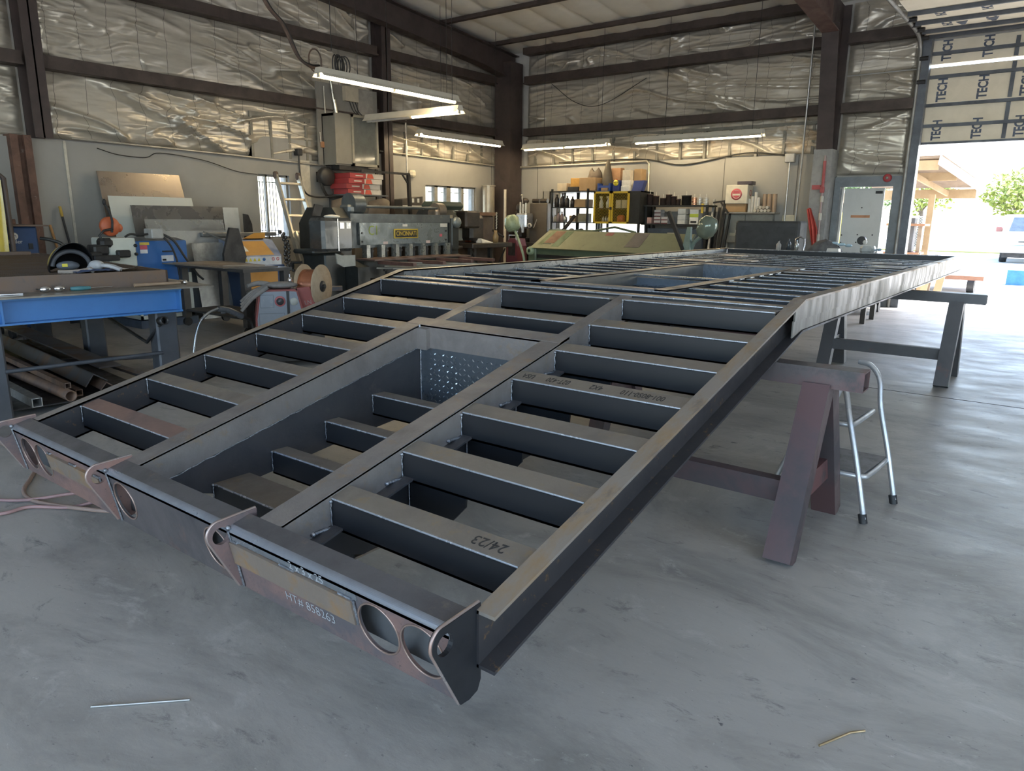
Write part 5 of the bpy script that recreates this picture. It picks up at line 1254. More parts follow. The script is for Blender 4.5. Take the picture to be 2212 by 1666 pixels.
# ================================================================== SERVICES ON THE WALLS
def tubething(name, m, label, cat, pts, r, group=None, sm=True):
    b = MB(); b.tube(spline(pts,6) if sm else pts, r, 7); return tag(b.build(name, m), label, cat, group)
tubething('conduit', CONDUIT, 'thin metal conduit running along the top of the left wall panel to the heater', 'conduit', [(XW+0.06,0.7,2.19),(XW+0.06,2.8,2.15),(XW+0.06,4.5,2.10),(XW+0.07,4.56,2.02),(XW+0.10,4.9,2.0)], 0.014, None, False)
tubething('conduit', CONDUIT, 'metal conduit along the left wall panel top between column and corner', 'conduit', [(XW+0.05,5.72,2.42),(XW+0.05,9.0,2.36)], 0.014, None, False)
tubething('conduit', CONDUIT, 'metal conduit dropping down beside the yellow mesh cabinet', 'conduit', [(-6.0,YB-0.06,2.34),(-3.02,YB-0.06,2.36),(-2.97,YB-0.06,2.31),(-2.96,YB-0.06,0.3)], 0.02, None, False)
tubething('conduit', GALV, 'tall conduit rising up the back wall left of the big column', 'conduit', [(-0.24,YB-0.08,0.9),(-0.22,YB-0.08,2.4),(-0.20,YB-0.16,2.6),(-0.19,YB-0.18,4.4)], 0.016, None, False)
tubething('conduit', GALV, 'short conduit below the small grey box left of the big column', 'conduit', [(-0.42,YB-0.05,0.9),(-0.42,YB-0.05,2.26)], 0.016, None, False)
tubething('conduit', CONDUIT, 'vertical conduit in front of the left wall right of the goalpost stand', 'conduit', [(XW+0.10,6.33,0.3),(XW+0.10,6.30,2.98)], 0.018, None, False)
b = MB(); b.bbox((-0.50,YB-0.09,2.24),(-0.34,YB,2.38),0.01); tag(b.build('junction_box', GALV), 'small grey junction box at the top of the back wall panel', 'junction box')
tubething('wall_cable', WIRE, 'dark cable sagging along the top edge of the back wall panel', 'cable', [(-5.0,YB-0.03,2.40),(-3.2,YB-0.03,2.40),(-2.3,YB-0.03,2.27),(-1.2,YB-0.03,2.42),(-0.5,YB-0.03,2.36)], 0.012)
tubething('wall_cable', WIRE, 'dark cable drooping in a loop across the back wall foil', 'cable', [(-5.2,YB-0.06,3.9),(-4.6,YB-0.08,3.5),(-4.0,YB-0.09,3.42),(-3.1,YB-0.08,3.8)], 0.006)
tubething('wall_cable', WIRE, 'thin cable sagging across the left wall panel towards the barred window', 'cable', [(XW+0.03,1.0,2.10),(XW+0.03,1.25,2.04),(XW+0.03,1.6,2.03),(XW+0.03,1.8,2.1),(XW+0.03,2.4,2.05),(XW+0.03,2.9,1.93),(XW+0.03,3.25,1.90)], 0.006)
HOSEB = mat('hose_bundle', (0.16,0.10,0.07), 0.55, col2=(0.06,0.05,0.045), scale=8)
t = thing('cable_bundle', 'thick brown and black cable bundle swooping down to the near strip light', 'cable', (-4.6,2.9,3.2))
for k in range(3):
    b = MB(); b.tube(spline([(-4.6,2.0+0.02*k,4.4),(-4.6,2.31+0.02*k,3.8),(-4.6,2.55+0.02*k,3.58),(-4.6,2.74+0.02*k,3.27-0.01*k),(-4.62,2.94+0.01*k,3.17+0.01*k),(-4.7,3.16,3.18+0.02*k)],8),0.016,7); b.build('cable', HOSEB if k < 2 else WIRE, t)
b = MB(); b.tube([(-4.65,3.06+0.10*math.cos(a*PI/12),3.26+0.14*math.sin(a*PI/12)) for a in range(-2,19)],0.010,6); b.build('loop', HOSEB, t)
t = thing('cable_coil', 'coil of black cable hanging over the left end of the near strip light', 'cable coil', (-4.5,3.35,3.15))
for k in range(8):
    b = MB(); b.tube([(-4.55+0.03*math.sin(k),3.30+0.022*k+0.07*math.cos(2*PI*q/24)*(0.6+0.08*k),3.24+0.12*math.sin(2*PI*q/24)) for q in range(25)],0.008,6,False); b.build('turn', WIRE, t)
b = MB(); b.cyl((-4.55,3.25,3.4),(-4.55,3.25,roofz(3.25)),0.005,5); b.build('hanger', WIRE, t)
# board with heater cabinet
t = thing('service_board', 'tall grey-painted plywood board carrying boxes and switches on the left wall', 'board', (XW+0.12,4.9,2.1))
b = MB(); b.box((XW+0.10,4.34,2.10),(XW+0.13,5.60,3.36)); b.build('board', mat('board_grey_brown',(0.29,0.27,0.24),0.65,scale=2), t)
b = MB(); b.box((XW+0.13,4.86,3.13),(XW+0.20,5.14,3.36)); b.build('cream_box', mat('box_cream',(0.55,0.48,0.36),0.5), t)
b = MB(); b.box((XW+0.13,5.16,2.95),(XW+0.16,5.48,3.34)); b.build('grey_panel', mat('panel_dull',(0.36,0.33,0.29),0.6), t)
b = MB(); b.cyl((XW+0.17,4.66,2.98),(XW+0.17,4.60,3.40),0.022,10); b.cyl((XW+0.17,4.69,2.90),(XW+0.17,4.65,3.12),0.04,12); b.build('pressure_regulator', mat('regulator_bright',(0.6,0.58,0.5),0.25,0.8), t)
b = MB(); b.tube([(XW+0.15,4.47,3.3),(XW+0.15,4.48,2.9)],0.012,6); b.tube([(XW+0.15,4.36,2.6),(XW+0.15,4.37,2.45)],0.008,6); b.build('thin_pipe', CONDUIT, t)
b = MB(); b.bbox((XW+0.13,4.37,2.37),(XW+0.17,4.47,2.46),0.006); b.build('orange_outlet', mat('outlet_orange',(0.50,0.24,0.11),0.5), t)
for k, y in enumerate((5.0,5.06,5.12)):
    b = MB(); b.tube(spline([(XW+0.18,y-0.04,3.13),(XW+0.2,y+0.02,2.98),(XW+0.28,y+0.10,2.88)],5),0.008,6); b.build('wire', WIRE, t)
t = thing('heater_cabinet', 'grey sheet-metal heater cabinet with a glazed front, mounted on the board', 'cabinet', (-6.05,4.83,2.10))
HCAB = mat('heater_grey', (0.255,0.24,0.205), 0.5, 0.1, col2=(0.22,0.205,0.175), scale=3)
b = MB(); b.box((XW+0.13,4.42,2.14),(-6.0,4.48,2.88)); b.box((XW+0.13,5.24,2.14),(-6.0,5.30,2.88)); b.box((XW+0.13,4.42,2.84),(-6.0,5.30,2.88)); b.box((XW+0.13,4.42,2.10),(-6.0,5.30,2.14)); b.box((XW+0.13,4.42,2.12),(XW+0.15,5.30,2.88)); b.build('case', HCAB, t)
b = MB(); b.box((-6.0,4.42,2.12),(-5.97,4.74,2.88)); b.build('side_panel', HCAB, t)
b = MB()
for (p, q) in (((4.74,2.10),(4.78,2.89)),((5.26,2.10),(5.30,2.89)),((4.74,2.85),(5.30,2.89)),((4.74,2.10),(5.30,2.14))): b.box((-6.0,p[0],p[1]),(-5.95,q[0],q[1]))
b.build('door_frame', mat('heater_frame',(0.34,0.32,0.26),0.45,0.2), t)
b = MB(); b.box((-5.985,4.78,2.14),(-5.98,5.26,2.85)); b.build('glass', mat('smoked_glass',(0.16,0.165,0.15),0.08,0.0,rvar=0.03), t)
b = MB(); b.box((-6.2,4.50,2.03),(-6.0,5.1,2.10)); b.build('drip_tray', DARK, t)
# cord reel and hose loops on the wall
t = thing('hose_reel', 'black hose reel with hanging loops on the left wall under the heater', 'hose reel', (XW+0.2,4.42,1.9))
b = MB(); b.lathe([(0,-0.05),(0.14,-0.05),(0.15,-0.03),(0.15,0.05),(0.13,0.07),(0,0.07)],(XW+0.19,4.40,1.92),'X',10); b.build('reel_body', mat('reel_black',(0.04,0.038,0.036),0.5), t)
b = MB(); b.box((XW+0.002,4.36,1.84),(XW+0.14,4.44,2.0)); b.build('bracket', DARK, t)
for k in range(2):
    b = MB(); b.tube(spline([(XW+0.2,4.29+0.02*k,1.88),(XW+0.2,4.32+0.03*k,1.72),(XW+0.2,4.42+0.04*k,1.60-0.01*k),(XW+0.2,4.52+0.01*k,1.66),(XW+0.2,4.54-0.02*k,1.84)],6),0.013,7); b.build('hose_loop', WIRE, t)
tubething('welder_cord', WIRE, 'heavy black cord dropping from its plug and looping past the hose reel', 'cord', [(XW+0.10,3.97,2.32),(XW+0.10,3.98,1.9),(XW+0.10,4.06,1.66),(XW+0.14,4.25,1.60),(XW+0.3,4.50,1.62),(XW+0.34,4.72,1.62),(XW+0.36,4.86,1.70)], 0.014)
b = MB(); b.bbox((XW+0.02,3.93,2.22),(XW+0.14,4.02,2.32),0.01); tag(b.build('power_outlet', BLACK), 'black power outlet with a plug on the left wall above the ladder', 'outlet')
# electrode boxes and their shelf
EBR = mat('carton_red', (0.36,0.045,0.045), 0.55, col2=(0.30,0.04,0.04), scale=6)
EBW = mat('carton_white_end', (0.62,0.58,0.52), 0.6, scale=6)
ERED = mat('carton_red_flash', (0.60,0.10,0.06), 0.55)
t = thing('wall_shelf', 'dark steel shelf bracket holding the red cartons', 'shelf', (-6.0,4.9,1.6))
b = MB(); b.box((XW,4.52,1.63),(-5.75,5.30,1.65)); b.box((XW,4.6,1.30),(XW+0.03,5.2,1.65)); b.build('shelf_board', mat('shelf_blue_grey',(0.12,0.125,0.13),0.5), t)
for k in range(4):
    z = 1.652+k*0.084; o_ = (0.0,-0.03,0.02,0.05)[k]
    c = thing('electrode_carton', ('bottom','second lowest','second highest','top')[k]+' red-and-white electrode carton of the stack on the wall shelf', 'carton', (-6.0,4.9+o_,z), 'electrode cartons on the wall shelf')
    b = MB(); b.box((-6.25,4.53+o_,z),(-5.85,4.86+o_,z+0.078)); b.build('long_side', EBR, c)
    b = MB(); b.box((-6.25,4.86+o_,z),(-5.85,5.24+o_,z+0.078)); e = b.build('printed_end', EBW, c)
    b = MB(); b.add([(-5.848,4.88+o_,z+0.004),(-5.848,5.03+o_,z+0.004),(-5.848,5.0+o_,z+0.074),(-5.848,4.90+o_,z+0.074),(-5.849,4.88+o_,z+0.004),(-5.849,5.03+o_,z+0.004),(-5.849,5.0+o_,z+0.074),(-5.849,4.90+o_,z+0.074)],[(0,1,2,3),(4,7,6,5),(0,4,5,1),(1,5,6,2),(2,6,7,3),(3,7,4,0)]); b.build('red_flash', ERED, e)
    b = MB(); b.box((-5.849,4.64+o_,z+0.03),(-5.848,4.80+o_,z+0.048)); b.build('white_mark', EBW, c)
# goalpost stand, sign, siren
t = thing('pipe_stand', 'black square-tube stand with a long horizontal arm behind the red cartons', 'stand', (-5.55,5.5,0))
b = MB(); b.bar((-5.55,4.55,2.0),(-5.55,5.60,2.0),0.035,0.035); b.bar((-5.55,5.58,2.0),(-5.55,5.66,0.0),0.05,0.05,(1,0,0)); b.bar((-5.55,5.44,1.99),(-5.55,5.59,1.82),0.022,0.022,(1,0,0)); b.build('frame', DARK, t)
b = MB(); b.box((-5.62,5.52,0),(-5.52,5.80,0.02)); b.build('foot_plate', DARK, t)
t = thing('fire_extinguisher_sign', 'narrow red and white vertical sign on the left wall behind the shear', 'sign', (XW+0.01,5.92,1.53))
b = MB(); b.box((XW+0.002,5.875,1.52),(XW+0.008,5.955,1.82)); b.build('sign_board', WHITE, t)
b = MB(); b.box((XW+0.008,5.885,1.53),(XW+0.010,5.945,1.80)); b.build('sign_field', mat('sign_red_field',(0.50,0.07,0.05),0.5), t)
text('lettering', 'FIRE', 0.05, frame((XW+0.011,5.915,1.70),(0,0,-1),(0,1,0)), WHITE, t, 0.0005)
b = MB(); b.bbox((XW,6.42,2.02),(XW+0.10,6.56,2.14),0.03); tag(b.build('siren', mat('siren_cream',(0.65,0.60,0.46),0.5)), 'cream wall siren on the left wall above the goalpost stand', 'siren')
# round duct by the left-wall windows
b = MB(); b.cyl((-6.22,8.52,1.05),(-6.22,8.52,1.93),0.13,20); b.cyl((-6.22,8.52,1.93),(-6.22,8.52,1.95),0.15,20); b.build_done = 0
tag(b.build('round_duct', mat('duct_tan',(0.40,0.36,0.29),0.4,0.4,scale=3)), 'upright round sheet-metal duct right of the left-wall windows', 'duct')

# ================================================================== SHEAR
SHG = mat('shear_grey', (0.115,0.13,0.135), 0.42, 0.3, col2=(0.085,0.095,0.10), scale=5, col3=(0.17,0.175,0.165), scale3=11, lo3=0.58, hi3=0.7, bump=0.1)
SHP = mat('shear_front_plate', (0.22,0.245,0.25), 0.38, 0.4, col2=(0.165,0.185,0.19), scale=6, lo=0.42, hi=0.66, col3=(0.30,0.31,0.28), scale3=16, lo3=0.6, hi3=0.7, bump=0.08)
SHD = mat('shear_dark', (0.05,0.053,0.05), 0.45, 0.3, col2=(0.035,0.037,0.035), scale=5)
SIGNY = mat('sign_yellow', (0.62,0.44,0.05), 0.45)
t = thing('power_shear', 'old grey power shear with a yellow maker plate and row of hold-down clamps', 'shear', (-4.9,4.5,0))
b = MB(); b.prism([(-5.5,0.0),(-4.25,0.0),(-4.25,0.62),(-4.62,0.72),(-4.62,1.28),(-4.75,1.42),(-5.3,1.42),(-5.5,1.2)], 3.30, 3.52, 'Y'); b.build('side_frame', SHD, t)
b = MB(); b.prism([(-5.5,0.0),(-4.25,0.0),(-4.25,0.62),(-4.62,0.72),(-4.62,1.28),(-4.75,1.42),(-5.3,1.42),(-5.5,1.2)], 5.56, 5.78, 'Y'); b.build('side_frame', SHD, t)
b = MB(); b.box((-4.75,3.50,1.22),(-4.60,5.56,1.34)); b.box((-4.80,3.52,0.86),(-4.64,5.58,1.22)); b.build('crown_beam', SHG, t)
b = MB(); b.box((-4.64,3.66,0.905),(-4.60,5.50,1.215)); pl = b.build('front_plate', SHP, t)
b = MB(); b.bbox((-4.60,4.31,0.985),(-4.585,4.82,1.125),0.006); sp = b.build('name_plate', SIGNY, pl)
b = MB(); b.box((-4.586,4.335,1.004),(-4.583,4.795,1.106)); b.build('plate_field', BLACK, sp)
text('lettering', 'CINCINNATI', 0.092, frame((-4.5825,4.565,1.055),(0,1,0),(0,0,1)), SIGNY, sp, 0.001, sx=0.80, bold=0.001)
text('chalk_mark', 'C1', 0.19, frame((-4.599,3.92,1.10),(0,1,0),(0,0,1)), mat('paint_lime',(0.33,0.42,0.08),0.7), pl, 0.0006, sx=0.9)
for (y, z) in ((3.70,1.07),(3.70,0.95),(5.46,1.09),(5.46,0.95)):
    b = MB(); b.cyl((-4.60,y,z),(-4.592,y,z),0.015,10); b.build('bolt', DARK, pl)
for (ya, yb, za, zb, m) in ((5.33,5.49,1.15,1.205,WHITE),(4.50,4.60,1.16,1.195,WHITE),(4.10,4.19,0.905,0.945,mat('tag_pink_white',(0.62,0.5,0.48),0.5)),(5.0,5.09,0.905,0.945,MATS['tag_pink_white']),(5.31,5.37,1.0,1.045,mat('dot_pink',(0.70,0.16,0.20),0.5))):
    b = MB(); b.box((-4.60,ya,za),(-4.597,yb,zb)); b.build('sticker', m, pl)
# drive shaft and drums on top
b = MB(); b.cyl((-4.70,3.55,1.44),(-4.70,5.52,1.44),0.022,10); b.build('drive_shaft', SHG, t)
b = MB(); b.cyl((-4.75,3.60,1.47),(-4.75,3.80,1.47),0.155,26); b.bbox((-4.85,3.50,1.34),(-4.62,3.62,1.46),0.03); b.build('left_drum', SHG, t)
b = MB(); b.cyl((-4.75,5.36,1.40),(-4.75,5.52,1.40),0.125,24); b.bbox((-4.85,5.28,1.30),(-4.62,5.38,1.42),0.03); b.build('right_drum', mat('drum_brown',(0.17,0.145,0.12),0.5,0.3), t)
b = MB(); b.lathe([(0,0),(0.08,0),(0.085,0.02),(0.085,0.07),(0.05,0.09),(0,0.09)],(-4.62,5.70,1.22),'X',22); b.build('clutch_cap', SHP, t)
b = MB(); b.bbox((-4.95,5.58,0.75),(-4.60,5.82,1.34),0.05); b.build('drive_housing', SHD, t)
# motor box and flywheel at the left
b = MB(); b.bbox((-4.62,2.78,0.84),(-4.30,3.30,1.28),0.04); mb_ = b.build('motor_box', mat('motor_box_dark',(0.085,0.09,0.092),0.3,0.4,scale=4), t)
b = MB(); b.box((-4.30,3.02,0.85),(-4.295,3.035,1.27)); b.box((-4.30,3.06,1.14),(-4.294,3.13,1.22)); b.box((-4.30,3.17,1.14),(-4.294,3.24,1.22)); b.build('bright_edge', mat('edge_bright',(0.45,0.46,0.46),0.3,0.7), mb_)
b = MB(); b.cyl((-5.30,3.66,1.06),(-5.06,3.66,1.06),0.34,34); b.build('flywheel_guard', SHD, t)
b = MB(); b.bbox((-5.0,2.80,0.80),(-4.55,3.30,0.86),0.02); b.bbox((-4.98,2.95,0.0),(-4.5,3.30,0.80),0.02); b.build('motor_stand', SHD, t)
b = MB(); b.prism([(2.80,0.83),(2.90,0.80),(3.12,0.80),(3.12,0.66),(2.92,0.65),(2.82,0.70)], -4.10, -4.08, 'X'); b.build('chute_plate', mat('chute_grey',(0.38,0.38,0.33),0.5), t)
# hold-downs, bed, table
for k in range(7):
    y = 3.78+k*0.285
    b = MB(); b.box((-4.66,y-0.035,0.71),(-4.56,y+0.035,0.90)); h_ = b.build('hold_down', mat('hold_down_steel',(0.36,0.37,0.34),0.35,0.6,scale=12,col2=(0.20,0.20,0.19)), t)
    b = MB(); b.cyl((-4.58,y+0.075,0.72),(-4.58,y+0.075,0.86),0.02,8); b.box((-4.60,y+0.05,0.80),(-4.56,y+0.10,0.83)); b.build('clamp_screw', DARK, h_)
    b = MB(); b.box((-4.68,y+0.05,0.84),(-4.675,y+0.20,0.88)); b.build('light_gap', mat('gap_white',(0.60,0.63,0.63),0.6), h_)
b = MB(); b.box((-4.85,3.50,0.45),(-4.35,5.58,0.70)); b.build('bed', SHD, t)
b = MB(); b.box((-4.62,3.52,0.70),(-4.15,5.55,0.72)); b.build('table_top', mat('shear_table_rust',(0.15,0.10,0.085),0.5,0.3), t)
for y in (3.62,4.2,4.8,5.3):
    b = MB(); b.box((-4.2,y,0.655),(-3.5,y+0.06,0.70)); b.build('support_arm', mat('arm_oxide',(0.16,0.085,0.07),0.5,0.2), t)
b = MB(); b.box((-4.5,3.34,0.0),(-4.3,3.50,0.5)); b.box((-4.5,5.58,0),(-4.3,5.74,0.5)); b.build('foot', SHD, t)
for k, y in enumerate((3.60,3.75,3.9,4.05)):
    b = MB(); b.bar((-4.2,y,0.60+0.02*k),(-2.6,y+0.9,0.60+0.02*k),0.03,0.02); tag(b.build('flat_strip', mat('strip_tan',(0.30,0.27,0.22),0.5,0.3)), ('lowest','second','third','topmost')[k]+' of the pale flat strips lying in front of the shear', 'steel strip', 'pale strips in front of the shear')
t = thing('strip_rack', 'low trestle under the pale steel strips behind the wire spool', 'trestle', (-3.3,4.2,0))
for (x, y) in ((-4.0,3.8),(-2.8,4.55)):
    b = MB(); b.bar((x-0.0,y-0.25,0.585),(x+0.0,y+0.25,0.585),0.03,0.03); b.bar((x,y-0.2,0.58),(x,y-0.2,0),0.03,0.03,(1,0,0)); b.bar((x,y+0.2,0.58),(x,y+0.2,0),0.03,0.03,(1,0,0)); b.build('leg_frame', DARK, t)
def rod(label, a, c, m):
    b = MB(); b.cyl(a, c, 0.012, 8); return tag(b.build('steel_rod', m), label, 'rod')
b = MB(); b.ell((-4.5,3.10,1.295),0.08,0.13,0.028,14,8); tag(b.build('white_hard_hat', WHITE), 'white rounded cover lying on the shear motor box', 'cover')
b = MB(); b.hexa([(-4.8,2.98,1.30),(-4.77,2.98,1.30),(-4.77,3.12,1.30),(-4.8,3.12,1.30),(-4.8,3.04,1.46),(-4.77,3.04,1.46),(-4.77,3.18,1.44),(-4.8,3.18,1.44)]); tag(b.build('small_plate', DARK), 'small dark rhombic plate standing behind the white cover', 'plate')
# bins behind the shear (curved brown backs)
BIN = mat('seat_brown', (0.135,0.105,0.08), 0.6, 0.1, col2=(0.10,0.08,0.062), scale=4)
for k, (y, lab) in enumerate(((4.35,'left brown curved scoop bin standing behind the shear drums'),(5.10,'right brown curved scoop bin standing behind the shear drums'))):
    t = thing('scoop_bin', lab, 'bin', (-5.75,y,0), 'scoop bins behind the shear')
    def bp(u, v, y=y): 
        a = (u-0.5)*1.9; r = 0.30-0.03*v
        return Vector((-5.95+0.34*math.cos(a)*0.7-0.06*(1-v), y+r*math.sin(a)*1.05+0.04*v, 0.55+1.02*v-0.07*abs(u-0.5)*v+0.03*math.sin(u*PI)*v))
    b = MB(); b.grid(bp, 20, 6); o = b.build('curved_shell', BIN, t); o.modifiers.new('s','SOLIDIFY').thickness = 0.012
    b = MB(); b.box((-6.0,y-0.2,0),(-5.7,y+0.2,0.56)); b.build('pedestal', DARK, t)
t = thing('carton_cases', 'dark printed case with a white stripe standing left of the left-wall windows', 'case', (-5.9,5.98,1.2))
b = MB(); b.hexa([(-6.05,5.72,0.9),(-5.85,5.72,0.9),(-5.85,6.22,0.9),(-6.05,6.22,0.9),(-6.05,5.72,1.60),(-5.85,5.72,1.60),(-5.85,6.22,1.66),(-6.05,6.22,1.66)]); b.build('case', mat('case_brown',(0.09,0.075,0.06),0.5), t)
b = MB(); b.box((-5.848,5.72,1.45),(-5.845,6.22,1.50)); b.box((-5.848,5.95,1.55),(-5.845,6.0,1.62)); b.box((-5.848,6.08,1.55),(-5.845,6.13,1.62)); b.build('printed_stripe', WHITE, t)
b = MB(); b.box((-6.1,5.68,0),(-5.8,6.26,0.9)); tag(b.build('steel_cabinet', DARK), 'dark low cabinet supporting the printed case', 'cabinet')

# ================================================================== MACHINES IN THE BACK LEFT CORNER
GRN = mat('machine_green_dark', (0.065,0.085,0.07), 0.45, 0.15, col2=(0.048,0.065,0.055), scale=4)
OILY = mat('oily_iron', (0.06,0.048,0.04), 0.5, 0.3, col2=(0.038,0.032,0.028), scale=7, bump=0.1)
t = thing('drill_press', 'dark green drill press with a rounded belt cover, right of the shear', 'drill press', (-5.2,6.0,0))
b = MB(); b.bbox((-5.35,5.62,1.42),(-4.98,6.38,1.56),0.06); b.build('belt_cover', GRN, t)
b = MB(); b.bbox((-5.3,5.85,1.08),(-5.0,6.20,1.42),0.04); b.build('head', GRN, t)
b = MB(); b.cyl((-5.45,6.15,0.0),(-5.45,6.15,1.42),0.06,16); b.build('column', OILY, t)
b = MB(); b.cyl((-5.15,6.02,0.88),(-5.15,6.02,1.08),0.03,12); b.build('quill', GALV, t)
b = MB(); b.bbox((-5.5,5.88,0.78),(-4.95,6.28,0.82),0.01); b.build('work_table', OILY, t)
b = MB(); b.bbox((-5.7,5.92,0.0),(-5.0,6.36,0.06),0.01); b.build('base', OILY, t)
b = MB(); b.box((-5.0,6.02,1.32),(-4.99,6.10,1.42)); b.build('switch_plate', FRAME, t)
t = thing('milling_machine', 'oily dark horizontal milling machine under the left-wall windows', 'milling machine', (-5.3,6.9,0))
b = MB(); b.bbox((-5.6,6.42,1.12),(-5.0,6.82,1.42),0.03); b.bbox((-5.5,6.62,0.90),(-5.05,7.0,1.34),0.05); b.build('overarm', OILY, t)
b = MB(); b.bbox((-5.75,6.9,0.0),(-5.2,7.45,1.34),0.03); b.build('column', mat('rust_brown_iron',(0.15,0.11,0.085),0.6,0.2,scale=6), t)
b = MB(); b.box((-5.75,6.88,1.34),(-5.15,7.45,1.40)); b.build('top_plate', mat('rust_plate',(0.22,0.12,0.07),0.65), t)
b = MB(); b.bbox((-5.5,6.36,0.78),(-4.8,7.5,0.86),0.01); b.build('table', OILY, t)
for y in (6.4,6.95):
    b = MB(); b.bar((-4.9,y,0.78),(-4.9,y+0.02,0.0),0.06,0.06,(1,0,0)); b.build('stand_leg', DARK, t)
b = MB(); b.bar((-4.9,6.45,0.72),(-4.9,6.85,0.15),0.025,0.025,(1,0,0)); b.bar((-4.9,7.4,0.75),(-4.9,7.0,0.2),0.02,0.02,(1,0,0)); b.build('stand_brace', DARK, t)
b = MB(); b.bar((-5.0,7.16,1.08),(-4.95,7.42,0.96),0.03,0.03,(1,0,0)); b.build('feed_lever', OILY, t)
for k in range(9):
    pass
b = MB()
b.tube([(-5.14,7.44+0.012*math.sin(q*2.2),1.40-q*0.018) for q in range(18)],0.012,6); tag(b.build('hanging_chain', CONDUIT), 'short bright chain hanging on the right end of the milling machine', 'chain')
PAPER = mat('paper_cream', (0.62,0.58,0.47), 0.8)
b = MB(); b.box((-5.3,6.50,0.90),(-5.27,6.72,1.12)); tag(b.build('paper_pad', PAPER), 'cream paper pad standing on the milling machine table', 'paper')
b = MB(); b.box((-5.2,6.27,0.87),(-5.17,6.36,1.06)); tag(b.build('paper_pad', PAPER), 'narrow cream card left of the paper pad on the milling table', 'paper')
b = MB(); b.hexa([(-5.1,6.8,0.862),(-4.95,6.8,0.862),(-4.9,7.06,0.862),(-5.1,7.1,0.862),(-5.1,6.8,0.93),(-5.0,6.82,0.94),(-4.95,7.0,0.89),(-5.1,7.06,0.88)]); tag(b.build('rag', WHITE), 'white rag heaped on the milling machine table', 'rag')
b = MB(); b.box((-5.4,6.85,0.865),(-5.3,7.02,1.02)); tag(b.build('carton', ORANGE), 'small orange carton on the milling machine table behind the white rag', 'carton')
b = MB(); b.lathe([(0,0.862),(0.05,0.862),(0.055,0.98),(0.03,1.03),(0.03,1.08),(0,1.08)],(-4.95,7.18,0),'Z',14); tag(b.build('oil_bottle', mat('amber_bottle',(0.34,0.23,0.11),0.4)), 'tan oil bottle on the right end of the milling machine table', 'bottle')
b = MB(); b.cyl((-5.77,8.5,0.0),(-5.77,8.5,1.86),0.028,10); tag(b.build('pale_pole', mat('pole_cream',(0.60,0.54,0.43),0.5)), 'pale upright pole standing in the back left corner', 'pole')
t = thing('vertical_mill', 'vertical milling machine with a bright polished head, in the back left corner', 'milling machine', (-5.5,8.75,0))
b = MB(); b.bbox((-5.80,8.66,0.0),(-5.45,9.1,0.9),0.03); b.bbox((-5.78,8.82,0.9),(-5.60,9.05,1.45),0.03); b.build('column', OILY, t)
hd = MB(); hd.bbox((-5.55,8.55,1.10),(-5.28,8.82,1.40),0.03); hd.cyl((-5.50,8.56,1.02),(-5.50,8.56,1.2),0.03,10); hd.cyl((-5.36,8.56,1.02),(-5.36,8.56,1.2),0.03,10); hd = hd.build('head', mat('polished_steel',(0.52,0.54,0.58),0.22,0.85,scale=9,col2=(0.36,0.38,0.42)), t)
for k, (x, h) in enumerate(((-5.50,1.62),(-5.43,1.58),(-5.36,1.60))):
    b = MB(); b.cyl((x,8.66,1.40),(x,8.66,h),0.022,10); b.build('spindle_tube', CONDUIT, hd)
b = MB(); b.ell((-5.58,8.7,1.50),0.05,0.05,0.09,12,8); b.ell((-5.43,8.72,1.64),0.09,0.06,0.06,12,8); b.build('motor', OILY, t)
b = MB(); b.cyl((-5.44,8.66,1.60),(-5.46,8.66,1.74),0.008,6); b.ell((-5.47,8.66,1.75),0.03,0.02,0.018,8,6); b.build('draw_bar', CONDUIT, t)
b = MB(); b.lathe([(0.03,0),(0.045,0),(0.045,0.03),(0.03,0.03)],(-5.22,8.58,1.16),'Y',16); b.bar((-5.12,8.6,1.12),(-5.02,8.56,1.28),0.012,0.012,(1,0,0)); b.build('hand_wheel', CONDUIT, t)
b = MB(); b.box((-5.85,8.52,0.76),(-4.95,8.80,0.82)); b.build('table', OILY, t)
t = thing('brown_locker', 'dark brown steel locker with rolls on top, beside the vertical mill', 'locker', (-5.25,9.0,0))
b = MB(); b.bbox((-5.42,8.86,0.0),(-4.98,9.2,1.60),0.015); b.build('body', mat('locker_brown',(0.125,0.10,0.075),0.55,scale=3), t)
for k in range(2):
    b = MB(); b.cyl((-5.36+k*0.2,8.9,1.645),(-5.20+k*0.2,8.9,1.645),0.042,14); tag(b.build('fabric_roll', OILY), ('left','right')[k]+' dark roll lying on top of the brown locker', 'roll', 'rolls on the brown locker')
t = thing('grey_post', 'broad weathered grey steel post left of the bright window strip', 'post', (-5.0,9.2,0))
b = MB(); b.box((-5.26,9.1,0),(-5.24,9.28,1.84)); b.box((-5.26,9.1,0),(-5.08,9.12,1.84)); b.box((-5.10,9.1,0),(-5.08,9.28,1.84)); b.build('post', mat('post_grey_dirty',(0.28,0.27,0.25),0.6,0.2,scale=3,col2=(0.18,0.175,0.165)), t)
# red feeder behind the brake
XF.append(XF[-1] @ T(3.5,-3.33,1.3) @ Matrix.Scale(1.035,4) @ T(-3.5,3.33,-1.3))
t = thing('red_welder', 'tall narrow red welder standing left of the green folding brake', 'welder', (-4.83,7.6,0))
b = MB(); b.prism([(-4.96,0.045),(-4.68,0.045),(-4.70,0.80),(-4.74,0.93),(-4.88,0.93),(-4.94,0.80)], 7.5, 7.8, 'Y'); b.build('case', mat('welder_maroon',(0.15,0.035,0.045),0.5), t)
b = MB(); b.box((-4.90,7.495,0.62),(-4.74,7.50,0.85)); b.build('front_panel', DARK, t)
b = MB(); b.tube([(-4.90,7.52,0.90),(-4.90,7.52,0.99),(-4.74,7.52,0.99),(-4.74,7.52,0.90)],0.012,6); b.build('handle', GALV, t)
XF.pop()

